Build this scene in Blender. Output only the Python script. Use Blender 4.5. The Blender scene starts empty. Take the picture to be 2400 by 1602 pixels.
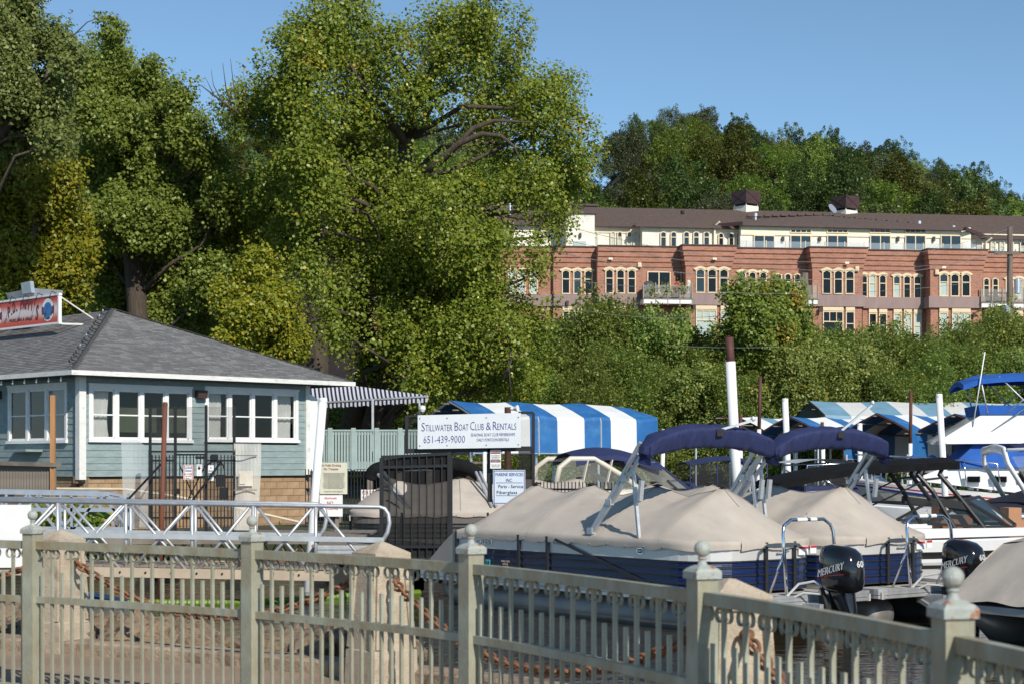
import bpy, math, random
import numpy as np
from mathutils import Vector, Matrix, noise
R = math.radians
scene = bpy.context.scene
col = scene.collection
# ------------------------------------------------------------------ camera, sky, sun, exposure
F, HY, EZ = 4000.0, 1085.0, 1.6          # focal length in photo pixels, horizon row, eye height
cam = bpy.data.cameras.new('camera'); cam_o = bpy.data.objects.new('camera', cam); col.objects.link(cam_o)
cam_o.location = (0, 0, EZ); cam_o.rotation_euler = (R(90), 0, 0)
cam.sensor_width = 36; cam.lens = 60.0; cam.shift_y = (HY - 801) / 2400
cam.clip_start = .3; cam.clip_end = 3000
cam.dof.use_dof = True; cam.dof.focus_distance = 40; cam.dof.aperture_fstop = 5.6
scene.camera = cam_o
SUN_EL, SUN_AZ = R(35), R(27)            # sun stands behind the camera, to its right
sv = Vector((math.sin(SUN_AZ) * math.cos(SUN_EL), -math.cos(SUN_AZ) * math.cos(SUN_EL), math.sin(SUN_EL)))
w = bpy.data.worlds.new('World'); scene.world = w; w.use_nodes = True
nt = w.node_tree
bg = nt.nodes['Background']
sky = nt.nodes.new('ShaderNodeTexSky'); sky.sky_type = 'NISHITA'; sky.sun_disc = False
sky.sun_elevation = SUN_EL; sky.sun_rotation = math.pi - SUN_AZ
sky.altitude = 3000; sky.air_density = 1.0; sky.dust_density = 0.2; sky.ozone_density = 3.5
hs = nt.nodes.new('ShaderNodeHueSaturation'); hs.inputs['Saturation'].default_value = 0.97; hs.inputs['Hue'].default_value = 0.488
nt.links.new(sky.outputs[0], hs.inputs['Color']); nt.links.new(hs.outputs[0], bg.inputs[0])
bg.inputs[1].default_value = 0.135
sun = bpy.data.lights.new('sun', 'SUN'); sun.energy = 4.7; sun.angle = R(.5); sun.color = (1, .94, .84)
sun_o = bpy.data.objects.new('sun', sun); col.objects.link(sun_o)
sun_o.rotation_euler = sv.to_track_quat('Z', 'Y').to_euler(); sun_o.location = (30, -30, 60)
vs = scene.view_settings
vs.view_transform = 'Standard'; vs.look = 'None'; vs.exposure = 0; vs.gamma = 1; vs.use_curve_mapping = False
scene.render.engine = 'CYCLES'
scene.cycles.use_denoising = True
scene.cycles.max_bounces = 8; scene.cycles.transparent_max_bounces = 16
scene.cycles.diffuse_bounces = 3; scene.cycles.glossy_bounces = 3
scene.cycles.sample_clamp_indirect = 6
# ------------------------------------------------------------------ helpers
rnd = random.Random(7)
def PX(px, d): return (px - 1200) / F * d
def PZ(py, d): return EZ - (py - HY) / F * d
def P(px, py, d): return Vector((PX(px, d), d, PZ(py, d)))
WZ = -.8                                   # water level
MATS = {}
def mat(name, c, rough=.6, metal=0., var=.12, vs=4., bump=0., bs=30., c2=None, c2t=.6, c2s=3., st=(1, 1, 1), spec=.5, coat=0., c2w=.1):
    if name in MATS: return MATS[name]
    m = bpy.data.materials.new(name); m.use_nodes = True; n = m.node_tree.nodes; l = m.node_tree.links
    b = n['Principled BSDF']; b.inputs['Roughness'].default_value = rough; b.inputs['Metallic'].default_value = metal
    b.inputs['Specular IOR Level'].default_value = spec; b.inputs['Coat Weight'].default_value = coat
    tc = n.new('ShaderNodeTexCoord'); mp = n.new('ShaderNodeMapping'); mp.inputs['Scale'].default_value = st
    l.new(tc.outputs['Object'], mp.inputs[0])
    nz = n.new('ShaderNodeTexNoise'); nz.inputs['Scale'].default_value = vs; nz.inputs['Detail'].default_value = 6
    l.new(mp.outputs[0], nz.inputs['Vector'])
    rp = n.new('ShaderNodeValToRGB'); e = rp.color_ramp.elements
    e[0].position = .3; e[1].position = .7
    e[0].color = (*[max(0, x * (1 - var)) for x in c], 1); e[1].color = (*[x * (1 + var) for x in c], 1)
    l.new(nz.outputs[0], rp.inputs[0]); out = rp.outputs[0]
    if c2:
        n2 = n.new('ShaderNodeTexNoise'); n2.inputs['Scale'].default_value = c2s; n2.inputs['Detail'].default_value = 8; n2.inputs['Roughness'].default_value = .65
        l.new(mp.outputs[0], n2.inputs['Vector'])
        mr = n.new('ShaderNodeMapRange'); mr.inputs[1].default_value = c2t - c2w; mr.inputs[2].default_value = c2t + c2w
        l.new(n2.outputs[0], mr.inputs[0])
        mx = n.new('ShaderNodeMix'); mx.data_type = 'RGBA'; mx.inputs[7].default_value = (*c2, 1)
        l.new(mr.outputs[0], mx.inputs[0]); l.new(out, mx.inputs[6]); out = mx.outputs[2]
    l.new(out, b.inputs['Base Color'])
    if bump:
        nb = n.new('ShaderNodeTexNoise'); nb.inputs['Scale'].default_value = bs; nb.inputs['Detail'].default_value = 5
        l.new(mp.outputs[0], nb.inputs['Vector'])
        bp = n.new('ShaderNodeBump'); bp.inputs['Strength'].default_value = bump; bp.inputs['Distance'].default_value = .02
        l.new(nb.outputs[0], bp.inputs['Height']); l.new(bp.outputs[0], b.inputs['Normal'])
    MATS[name] = m; return m
def leafmat(name, stops, trans=.3, gloss=.08):
    m = bpy.data.materials.new(name); m.use_nodes = True; n = m.node_tree.nodes; l = m.node_tree.links
    n.remove(n['Principled BSDF']); o = n['Material Output']
    g = n.new('ShaderNodeNewGeometry'); rp = n.new('ShaderNodeValToRGB'); cr = rp.color_ramp
    while len(cr.elements) < len(stops): cr.elements.new(.5)
    for e, (p, c) in zip(cr.elements, stops): e.position = p; e.color = (*c, 1)
    oi = n.new('ShaderNodeObjectInfo'); hsv = n.new('ShaderNodeHueSaturation')
    mh = n.new('ShaderNodeMapRange'); mh.inputs[3].default_value = .482; mh.inputs[4].default_value = .515
    mv = n.new('ShaderNodeMapRange'); mv.inputs[3].default_value = .9; mv.inputs[4].default_value = 1.12
    l.new(oi.outputs['Random'], mh.inputs[0]); l.new(oi.outputs['Random'], mv.inputs[0])
    l.new(mh.outputs[0], hsv.inputs['Hue']); l.new(mv.outputs[0], hsv.inputs['Value'])
    l.new(g.outputs['Random Per Island'], rp.inputs[0]); l.new(rp.outputs[0], hsv.inputs['Color'])
    d = n.new('ShaderNodeBsdfDiffuse'); t = n.new('ShaderNodeBsdfTranslucent'); gl = n.new('ShaderNodeBsdfGlossy'); gl.inputs['Roughness'].default_value = .42
    gl.inputs['Color'].default_value = (.75, .85, .55, 1)
    l.new(hsv.outputs[0], d.inputs[0]); l.new(hsv.outputs[0], t.inputs[0])
    a = n.new('ShaderNodeMixShader'); a.inputs[0].default_value = trans; b = n.new('ShaderNodeMixShader'); b.inputs[0].default_value = gloss
    l.new(d.outputs[0], a.inputs[1]); l.new(t.outputs[0], a.inputs[2]); l.new(a.outputs[0], b.inputs[1]); l.new(gl.outputs[0], b.inputs[2])
    l.new(b.outputs[0], o.inputs[0]); return m
def screenmat(name, c, alpha, rough=.5, scale=0., gloss=0.):
    """perforated sheet / clear plastic: part of the light passes straight through"""
    m = bpy.data.materials.new(name); m.use_nodes = True; n = m.node_tree.nodes; l = m.node_tree.links
    b = n['Principled BSDF']; b.inputs['Base Color'].default_value = (*c, 1); b.inputs['Roughness'].default_value = rough
    t = n.new('ShaderNodeBsdfTransparent'); mx = n.new('ShaderNodeMixShader'); mx.inputs[0].default_value = alpha
    if scale:
        tc = n.new('ShaderNodeTexCoord'); v = n.new('ShaderNodeTexVoronoi'); v.inputs['Scale'].default_value = scale; v.feature = 'DISTANCE_TO_EDGE'
        v.inputs['Randomness'].default_value = .15
        lt = n.new('ShaderNodeMath'); lt.operation = 'LESS_THAN'; lt.inputs[1].default_value = alpha
        l.new(tc.outputs['Object'], v.inputs['Vector']); l.new(v.outputs['Distance'], lt.inputs[0]); l.new(lt.outputs[0], mx.inputs[0])
    if gloss:
        fr = n.new('ShaderNodeLayerWeight'); fr.inputs[0].default_value = gloss
        ad = n.new('ShaderNodeMath'); ad.operation = 'ADD'; ad.inputs[1].default_value = alpha
        l.new(fr.outputs['Fresnel'], ad.inputs[0]); l.new(ad.outputs[0], mx.inputs[0])
    l.new(t.outputs[0], mx.inputs[1]); l.new(b.outputs[0], mx.inputs[2]); l.new(mx.outputs[0], n['Material Output'].inputs[0]); return m

class MB:
    """collects shapes, build() links them as ONE mesh object"""
    def __init__(s): s.v = []; s.f = []
    def add(s, vs, fs):
        o = len(s.v); s.v += [tuple(x) for x in vs]; s.f += [tuple(i + o for i in q) for q in fs]; return s
    def box(s, c, d, rz=0., M=None):
        hx, hy, hz = d[0] / 2, d[1] / 2, d[2] / 2
        vs = [Vector((x * hx, y * hy, z * hz)) for x in (-1, 1) for y in (-1, 1) for z in (-1, 1)]
        m = M or Matrix.Rotation(rz, 3, 'Z'); c = Vector(c)
        return s.add([m @ q + c for q in vs], [(0, 1, 3, 2), (4, 6, 7, 5), (0, 4, 5, 1), (2, 3, 7, 6), (0, 2, 6, 4), (1, 5, 7, 3)])
    def quad(s, *p): return s.add(p, [tuple(range(len(p)))])
    def slab(s, pts, off):
        """polygon pts extruded by vector off"""
        n = len(pts); pts = [Vector(p) for p in pts]; off = Vector(off); q = [p + off for p in pts]
        return s.add(pts + q, [tuple(range(n))[::-1], tuple(range(n, 2 * n))] + [(i, (i + 1) % n, n + (i + 1) % n, n + i) for i in range(n)])
    def bar(s, a, b, wd, ht=None, up=(0, 0, 1)):
        a, b = Vector(a), Vector(b); t = (b - a).normalized(); u = Vector(up)
        if abs(t.dot(u)) > .99: u = Vector((0, 1, 0))
        x = t.cross(u).normalized(); y = x.cross(t); ht = ht or wd
        vs = [p + x * i * wd / 2 + y * j * ht / 2 for p in (a, b) for i, j in ((-1, -1), (1, -1), (1, 1), (-1, 1))]
        return s.add(vs, [(3, 2, 1, 0), (4, 5, 6, 7)] + [(i, (i + 1) % 4, 4 + (i + 1) % 4, 4 + i) for i in range(4)])
    def tube(s, pts, r, n=8, cap=True, ref=None, r2=None):
        pts = [Vector(p) for p in pts]; rs = r if isinstance(r, (list, tuple)) else [r] * len(pts); vs = []; m = len(pts)
        r2s = r2 if r2 is not None else rs
        if not isinstance(r2s, (list, tuple)): r2s = [r2s] * m
        t0 = (pts[1] - pts[0]).normalized(); x = Vector(ref) if ref is not None else (Vector((0, 0, 1)) if abs(t0.z) < .9 else Vector((1, 0, 0)))
        for i, p in enumerate(pts):
            t = (pts[min(i + 1, m - 1)] - pts[max(i - 1, 0)]).normalized()
            if ref is not None: x = Vector(ref)
            x = (x - t * x.dot(t)).normalized(); y = t.cross(x)
            for k in range(n):
                a = 2 * math.pi * k / n; vs.append(p + x * math.cos(a) * rs[i] + y * math.sin(a) * r2s[i])
        fs = [(i * n + k, i * n + (k + 1) % n, (i + 1) * n + (k + 1) % n, (i + 1) * n + k) for i in range(m - 1) for k in range(n)]
        if cap: fs += [tuple(range(n))[::-1], tuple(range((m - 1) * n, m * n))]
        return s.add(vs, fs)
    def lathe(s, prof, n=16, c=(0, 0, 0)):
        c = Vector(c); vs = [c + Vector((r * math.cos(2 * math.pi * k / n), r * math.sin(2 * math.pi * k / n), z)) for r, z in prof for k in range(n)]
        m = len(prof)
        return s.add(vs, [(i * n + k, i * n + (k + 1) % n, (i + 1) * n + (k + 1) % n, (i + 1) * n + k) for i in range(m - 1) for k in range(n)] + [tuple(range(n))[::-1], tuple(range((m - 1) * n, m * n))])
    def grid(s, rows, close=False):
        n = len(rows[0]); vs = [p for r in rows for p in r]
        return s.add(vs, [(i * n + k, i * n + (k + 1) % n, (i + 1) * n + (k + 1) % n, (i + 1) * n + k) for i in range(len(rows) - 1) for k in range(n if close else n - 1)])
    def mesh(s, name, m=None, smooth=False):
        me = bpy.data.meshes.new(name); me.from_pydata([tuple(q) for q in s.v], [], s.f)
        if m: me.materials.append(m)
        if smooth: me.polygons.foreach_set('use_smooth', [True] * len(me.polygons))
        me.update(); return me
    def build(s, name, m, parent=None, smooth=False, world=False):
        if world and parent is not None:
            o = parent.location; s.v = [(a[0] - o.x, a[1] - o.y, a[2] - o.z) for a in s.v]
        return put(name, s.mesh(name, m, smooth), parent)
def put(name, me, parent=None, loc=(0, 0, 0), rz=0., rot=None, scale=None):
    o = bpy.data.objects.new(name, me); col.objects.link(o); o.location = loc
    o.rotation_euler = rot if rot else (0, 0, rz)
    if scale: o.scale = scale if not isinstance(scale, (int, float)) else (scale,) * 3
    if parent is not None: o.parent = parent
    return o
def tag(o, label=None, cat=None, group=None, kind=None):
    if label: o['label'] = label
    if cat: o['category'] = cat
    if group: o['group'] = group
    if kind: o['kind'] = kind
    return o
def thing(name, label, cat, loc=(0, 0, 0), rz=0., group=None):
    o = bpy.data.objects.new(name, None); col.objects.link(o); o.location = loc; o.rotation_euler = (0, 0, rz); o.empty_display_size = .2
    return tag(o, label, cat, group)
def copy_tree(o, parent=None):
    kids = list(o.children); c = o.copy(); col.objects.link(c); c.parent = parent
    for k in kids: copy_tree(k, c)
    return c
TXT = {}
def text(body, h, org, right, up, m, parent, squash=1., align='CENTER', name='lettering', depth=.004, off=0., shear=0., fit=None):
    """flat lettering as mesh: capital height h, anchor org (local coords of parent)"""
    k = (body, align, off, shear)
    if k not in TXT:
        cu = bpy.data.curves.new('lettering', 'FONT'); cu.body = body; cu.size = 1; cu.align_x = align; cu.extrude = .001; cu.offset = off; cu.resolution_u = 2; cu.shear = shear
        o = bpy.data.objects.new('lettering', cu)
        me = bpy.data.meshes.new_from_object(o); TXT[k] = (np.array([v.co[:] for v in me.vertices]) if len(me.vertices) else np.zeros((0, 3)), [tuple(p.vertices) for p in me.polygons])
        bpy.data.objects.remove(o)
    V, fs = TXT[k]
    if fit and len(V): squash = fit / (max(1e-6, (V[:, 0].max() - V[:, 0].min())) * h / .70)
    r = Vector(right).normalized(); u = Vector(up).normalized(); nrm = r.cross(u); s = h / .70
    b = MB(); b.add([Vector(org) + r * (x * s * squash) + u * (y * s) + nrm * (depth if z > 0 else 0.) for x, y, z in V], fs)
    return b.build(name, m, parent)
ORD = 'first second third fourth fifth sixth seventh eighth ninth tenth eleventh twelfth thirteenth fourteenth fifteenth sixteenth seventeenth eighteenth nineteenth twentieth twenty-first twenty-second twenty-third twenty-fourth twenty-fifth'.split()
# ------------------------------------------------------------------ shared materials
white = mat('white_paint', (.78, .78, .76), .5, var=.05, vs=3)
oldwhite = mat('weathered_white_paint', (.74, .73, .69), .6, var=.08, vs=5, c2=(.35, .31, .26), c2t=.68, c2s=4)
chrome = mat('polished_steel', (.75, .76, .78), .12, 1., var=.03)
alu = mat('brushed_aluminium', (.56, .57, .58), .5, .65, var=.12, vs=8)
aluw = mat('dull_aluminium', (.55, .57, .58), .5, .6, var=.12, vs=5)
black = mat('black_metal', (.012, .012, .013), .45, var=.2, vs=9)
blackf = mat('black_canvas', (.01, .01, .011), .9, spec=.12, var=.25, vs=6, bump=.3, bs=14)
gloss = mat('gloss_black', (.008, .008, .01), .12, var=.1, coat=.6)
rubber = mat('dark_rubber', (.02, .02, .02), .8)
glassd = mat('dark_window_glass', (.008, .009, .011), .06, var=.3, vs=.8, spec=.3)
glassb = mat('blue_tinted_glass', (.018, .035, .045), .06, var=.2, vs=1.2, spec=.6)
clear = screenmat('clear_vinyl', (.55, .55, .5), .16, .12, gloss=.25)
def panemat():
    m = bpy.data.materials.new('window_pane'); m.use_nodes = True; n = m.node_tree.nodes; l = m.node_tree.links; n.remove(n['Principled BSDF'])
    t = n.new('ShaderNodeBsdfTransparent'); t.inputs[0].default_value = (.75, .78, .8, 1); g = n.new('ShaderNodeBsdfGlossy'); g.inputs['Roughness'].default_value = .02
    lw = n.new('ShaderNodeFresnel'); lw.inputs[0].default_value = 1.5; mx = n.new('ShaderNodeMixShader'); l.new(lw.outputs[0], mx.inputs[0]); l.new(t.outputs[0], mx.inputs[1]); l.new(g.outputs[0], mx.inputs[2]); l.new(mx.outputs[0], n['Material Output'].inputs[0]); return m
pane_clear = panemat()
rust = mat('rusty_steel', (.17, .075, .04), .8, var=.3, vs=9, bump=.4, bs=40, c2=(.28, .12, .05), c2t=.55, c2s=12)
brownsteel = mat('brown_steel', (.09, .032, .022), .7, var=.2, vs=6)
timber = mat('grey_timber', (.2, .17, .14), .85, var=.25, vs=3, bump=.4, bs=40, st=(1, 1, 1))
tanwood = mat('tan_wood', (.4, .2, .08), .7, var=.2, vs=5, st=(1, 1, .15))
redink = mat('red_ink', (.5, .03, .03), .5); blueink = mat('blue_ink', (.02, .04, .22), .5); blackink = mat('black_ink', (.02, .02, .02), .5)
# ------------------------------------------------------------------ ground, river, path, kerb
def sm(a, b, x):
    t = min(1, max(0, (x - a) / (b - a))); return t * t * (3 - 2 * t)
RIDGE = [(-900, 330), (0, 300), (180, 300), (330, 400), (560, 420), (700, 360), (900, 330), (1100, 330), (1300, 480), (1395, 500), (1430, 430), (1500, 370), (1650, 355), (1750, 380), (1850, 405), (1950, 415), (2080, 430), (2160, 470), (2280, 490), (2400, 570), (2800, 640), (3600, 700)]
def ridge_y(px):
    return float(np.interp(px, [a for a, b in RIDGE], [b for a, b in RIDGE]))
def height(x, y):
    px = 1200 + x / max(y, 1) * F
    z = -2.2
    bank = sm(88, 96, y) * 2.9 + sm(97, 114, y) * 6.6
    left = sm(39.5, 41.5, y) * sm(-1.2, -4.5, x) * 2.05
    left += sm(62, 90, y) * sm(8, -4, x) * 1.2
    z += max(bank, left)
    if y > 140:
        top = PZ(ridge_y(px), 240)
        z = max(z, z + sm(138, 240, y) * (top - z))
        if y > 245: z -= (y - 245) * .12
    return z
ys = list(np.linspace(37, 64, 40)) + list(np.linspace(66, 130, 40)) + list(np.linspace(134, 300, 40)) + [340, 420, 600]
xs = list(np.linspace(-1, 1, 150))
grassm = mat('shade_toned_soil', (.035, .045, .016), .95, var=.4, vs=.6, bump=.5, bs=4, c2=(.06, .055, .03), c2t=.55, c2s=.4)  # soil colour darkened so bare slope in the tree gaps reads as shade
b = MB(); b.grid([[(q * (30 + y * .62), y, height(q * (30 + y * .62), y)) for q in xs] for y in ys])
tag(b.build('terrain', grassm, smooth=True), kind='structure')
b = MB(); b.quad((-1500, -300, -3), (1500, -300, -3), (1500, 2500, -3), (-1500, 2500, -3))
tag(b.build('ground', grassm), kind='structure')
# river
wm = bpy.data.materials.new('river_water'); wm.use_nodes = True; n = wm.node_tree.nodes; l = wm.node_tree.links
pb = n['Principled BSDF']; pb.inputs['Base Color'].default_value = (.035, .027, .016, 1); pb.inputs['Roughness'].default_value = .06; pb.inputs['IOR'].default_value = 1.33
tc = n.new('ShaderNodeTexCoord'); mp = n.new('ShaderNodeMapping'); mp.inputs['Scale'].default_value = (.55, 1.6, 1)
l.new(tc.outputs['Object'], mp.inputs[0])
n1 = n.new('ShaderNodeTexNoise'); n1.inputs['Scale'].default_value = 1.7; n1.inputs['Detail'].default_value = 3
n2 = n.new('ShaderNodeTexNoise'); n2.inputs['Scale'].default_value = 6.5; n2.inputs['Detail'].default_value = 2
ad = n.new('ShaderNodeMath'); ad.operation = 'MULTIPLY_ADD'; ad.inputs[1].default_value = .3
l.new(mp.outputs[0], n1.inputs['Vector']); l.new(mp.outputs[0], n2.inputs['Vector']); l.new(n2.outputs[0], ad.inputs[0]); l.new(n1.outputs[0], ad.inputs[2])
bp = n.new('ShaderNodeBump'); bp.inputs['Strength'].default_value = .25; bp.inputs['Distance'].default_value = .08
l.new(ad.outputs[0], bp.inputs['Height']); l.new(bp.outputs[0], pb.inputs['Normal'])
b = MB(); b.quad((-60, 3, WZ), (90, 3, WZ), (90, 100, WZ), (-60, 100, WZ)); tag(b.build('water', wm), kind='structure')
# kerb line (plan), curving round the near basin
KERB = [(-14, 18.2), (-9, 16.7), (-6.5, 15.8), (-4.44, 14.85), (-2.8, 14.0), (-1.3, 13.0), (-.06, 11.95), (.8, 10.6), (1.5, 8.9), (2.05, 7.0), (2.45, 5), (2.75, 2.5), (2.9, -1)]
def catmull(pts, n):
    pts = [Vector(p) for p in pts]; out = []
    for i in range(len(pts) - 1):
        p0, p1, p2, p3 = pts[max(i - 1, 0)], pts[i], pts[i + 1], pts[min(i + 2, len(pts) - 1)]
        for k in range(n):
            t = k / n; out.append(.5 * ((2 * p1) + (p2 - p0) * t + (2 * p0 - 5 * p1 + 4 * p2 - p3) * t * t + (3 * p1 - p0 - 3 * p2 + p3) * t ** 3))
    return out + [pts[-1]]
kl = catmull(KERB, 4)
def offs(line, d):
    out = []
    for i, p in enumerate(line):
        t = (line[min(i + 1, len(line) - 1)] - line[max(i - 1, 0)]).normalized(); out.append(p + Vector((-t.y, t.x)) * d)   # + = towards the water
    return out
pathm = mat('path_asphalt', (.31, .22, .15), .9, var=.18, vs=1.2, bump=.5, bs=90, c2=(.22, .17, .13), c2t=.62, c2s=30)
inner = offs(kl, -.15)
b = MB(); b.grid([[(p.x, p.y, 0) for p in inner], [(-14 + i * .28, -2 - i * .02, 0) for i in range(len(inner))]])
tag(b.build('path', pathm), kind='structure')
kerbm = mat('kerb_concrete', (.36, .27, .19), .95, var=.2, vs=3, bump=.6, bs=60, c2=(.17, .11, .075), c2t=.55, c2s=5)
ko = thing('kerb', None, None); tag(ko, kind='structure')
a_, c_ = offs(kl, -.15), offs(kl, .15)
for i in range(0, len(kl) - 2, 2):       # kerb stones, each with its joint
    j = [i, i + 1, i + 2]; e = .006; h = .11 + rnd.uniform(-.006, .006)
    A = [a_[q] for q in j]; B = [c_[q] for q in j]
    A[0] = A[0].lerp(A[1], e * 3); B[0] = B[0].lerp(B[1], e * 3)
    rows = []
    for pa, pb_ in zip(A, B):
        rows.append([(pa.x, pa.y, -.1), (pa.x, pa.y, h - .02), (*pa.lerp(pb_, .07), h), (*pa.lerp(pb_, .93), h), (pb_.x, pb_.y, h - .02), (pb_.x, pb_.y, -.5)])
    b = MB(); b.grid(rows); b.quad(*rows[0]); b.quad(*rows[-1][::-1]); b.build('kerb_stone', kerbm, ko)
mudm = mat('bank_mud', (.05, .036, .025), .95, var=.3, vs=2, bump=.6, bs=14)
def bank_z(x, d):
    wl = sm(-.4, -1.8, x); lo = np.interp(d, (.13, .6, 1.2, 2, 2.8), (-.06, -.22, -.5, -.9, -1.6)); hi = np.interp(d, (.13, .6, 1.2, 2.2, 3.4, 4.2), (.0, .0, -.08, -.25, -.7, -1.6)); return float(lo + (hi - lo) * wl)
b = MB(); b.grid([[(p.x, p.y, bank_z(kl[i].x, d) + .05 * noise.noise((p.x * 2, p.y * 2, d))) for i, p in enumerate(offs(kl, d))] for d in (.13, .6, 1.2, 2.0, 2.8, 3.4, 4.2)])
tag(b.build('riverbank', mudm, smooth=True), kind='structure')
rockm = mat('bank_rock', (.3, .21, .135), .95, var=.35, vs=4, bump=.8, bs=18, c2=(.07, .05, .035), c2t=.52, c2s=4)
import bmesh
def rock_mesh(seed):
    bm = bmesh.new(); bmesh.ops.create_icosphere(bm, subdivisions=2, radius=1)
    for v in bm.verts:
        d = noise.noise(v.co * .9 + Vector((seed * 7.3, 0, 0))) * .55 + noise.noise(v.co * 2.3 + Vector((0, seed * 3.1, 0))) * .25
        q = v.co * (1 + d); v.co = Vector((round(q.x * 3.2) / 3.2 * .55 + q.x * .45, round(q.y * 3.2) / 3.2 * .55 + q.y * .45, q.z * .75))
    me = bpy.data.meshes.new('rock'); bm.to_mesh(me); bm.free(); me.materials.append(rockm); return me
RK = [rock_mesh(i) for i in range(7)]
fine = catmull(KERB[1:9], 10)
for i in range(120):
    t = rnd.random() ** 1.25 * .93; p = fine[int(t * (len(fine) - 2))]; q = fine[int(t * (len(fine) - 2)) + 1]; tn = (q - p).normalized(); nr = Vector((-tn.y, tn.x)); wl = sm(-.4, -1.8, p.x)
    d = .3 + rnd.random() * (1.0 + 2.2 * wl); s = rnd.uniform(.13, .3) * (.7 + .6 * wl)
    pos = p + nr * d + tn * rnd.uniform(-.2, .2)
    o = put('rock', RK[i % 7], None, (pos.x, pos.y, bank_z(p.x, d) + s * .38), rot=(rnd.uniform(-.4, .4), rnd.uniform(-.4, .4), rnd.uniform(0, 6)), scale=(s, s * rnd.uniform(.7, 1.2), s * rnd.uniform(.6, .9)))
    tag(o, 'brown riprap rock lying on the bank between the kerb and the water', 'rock', 'riprap rocks along the bank')
# ------------------------------------------------------------------ trees
def leaves(name, C, size, rng, m, asp=.85, jit=.48, Nd=None):
    N = len(C); nn = rng.normal(size=(N, 3)) * .55 + np.array([.28, -.55, .5])
    if Nd is not None: nn += Nd * .5
    nn /= np.linalg.norm(nn, axis=1)[:, None]
    d = rng.normal(size=(N, 3)) + np.array([0, 0, -.5]); d -= nn * (d * nn).sum(1)[:, None]; d /= np.linalg.norm(d, axis=1)[:, None]
    wv = np.cross(nn, d); s = size * (1 - jit + 2 * jit * rng.random((N, 1)))
    V = np.empty((N, 4, 3)); V[:, 0] = C - d * s * .5; V[:, 2] = C + d * s * .5
    f = nn * s * .12
    V[:, 1] = C + wv * s * .5 * asp - d * s * .1 + f; V[:, 3] = C - wv * s * .5 * asp - d * s * .1 + f
    me = bpy.data.meshes.new(name); me.vertices.add(N * 4); me.vertices.foreach_set('co', V.reshape(-1).astype(np.float32))
    me.loops.add(N * 4); me.loops.foreach_set('vertex_index', np.arange(N * 4, dtype=np.int32))
    me.polygons.add(N); me.polygons.foreach_set('loop_start', np.arange(0, N * 4, 4, dtype=np.int32)); me.polygons.foreach_set('loop_total', np.full(N, 4, dtype=np.int32))
    me.materials.append(m[0] if isinstance(m, list) else m)
    if isinstance(m, list):
        for q in m[1:]: me.materials.append(q)
        # patches of turned leaves follow a few seeds in the crown
        seeds = C[rng.integers(0, N, m_patch)]; d2 = np.min(((C[:, None, :] - seeds[None]) ** 2).sum(2), axis=1) if m_patch else np.full(N, 9e9)
        idx = ((d2 < (.28 + .5 * rng.random(N)) ** 2 * patch_r ** 2) & (rng.random(N) < .7)) | (rng.random(N) < .012)
        me.polygons.foreach_set('material_index', idx.astype(np.int32))
    me.update(); me.validate(); return me
m_patch, patch_r = 26, .7
def crown_points(lobes, nleaf, cs, rng, shell=.45, per=34, sink=.0):
    """lobes: (x,y,z,rx,ry,rz); leafy tufts (radius about 1.7*cs) through each lobe, thicker towards its skin.
    Leaves sit on the upper, outer side of every tuft. Returns leaf positions, tuft centres, outward directions"""
    A = np.array(lobes); wt = (A[:, 3] * A[:, 5] * (A[:, 4] ** .5)); wt /= wt.sum()
    ncl = max(8, nleaf // per); k = rng.choice(len(A), ncl, p=wt)
    d = rng.normal(size=(ncl, 3)); d /= np.linalg.norm(d, axis=1)[:, None]
    ph = rng.uniform(0, 6.28, (len(A), 3)); nz = np.sin(d[:, 0] * 4 + ph[k, 0]) * np.sin(d[:, 2] * 4.6 + ph[k, 1]) + .6 * np.sin(d[:, 1] * 7 + d[:, 2] * 6 + ph[k, 2])
    r = (shell + (1 - shell) * rng.random(ncl) ** .6) * (1 + .2 * nz); r = np.where(rng.random(ncl) < .16, r * rng.uniform(1.05, 1.3, ncl), r)
    c = A[k, :3] + d * A[k, 3:6] * r[:, None]
    rc = cs * 1.5 * (.5 + 1.1 * rng.random(ncl)); wq = rc ** 1.7; wq /= wq.sum()
    q = rng.choice(ncl, nleaf, p=wq)
    u = rng.normal(size=(nleaf, 3)) + np.array([0, 0, .35]) + d[q] * .45; u /= np.linalg.norm(u, axis=1)[:, None]
    off = u * (rc[q] * (.45 + .62 * rng.random(nleaf) ** .7))[:, None]
    ax = d * .5 + np.array([0, 0, .75]) + rng.normal(size=(ncl, 3)) * .35; ax /= np.linalg.norm(ax, axis=1)[:, None]      # tufts stretch outwards and up, as sprays
    st = rng.uniform(1.1, 2.3, ncl); off = off * .8 + ax[q] * ((off * ax[q]).sum(1) * (st[q] - 1))[:, None]
    return c[q] + off, c, u
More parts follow.
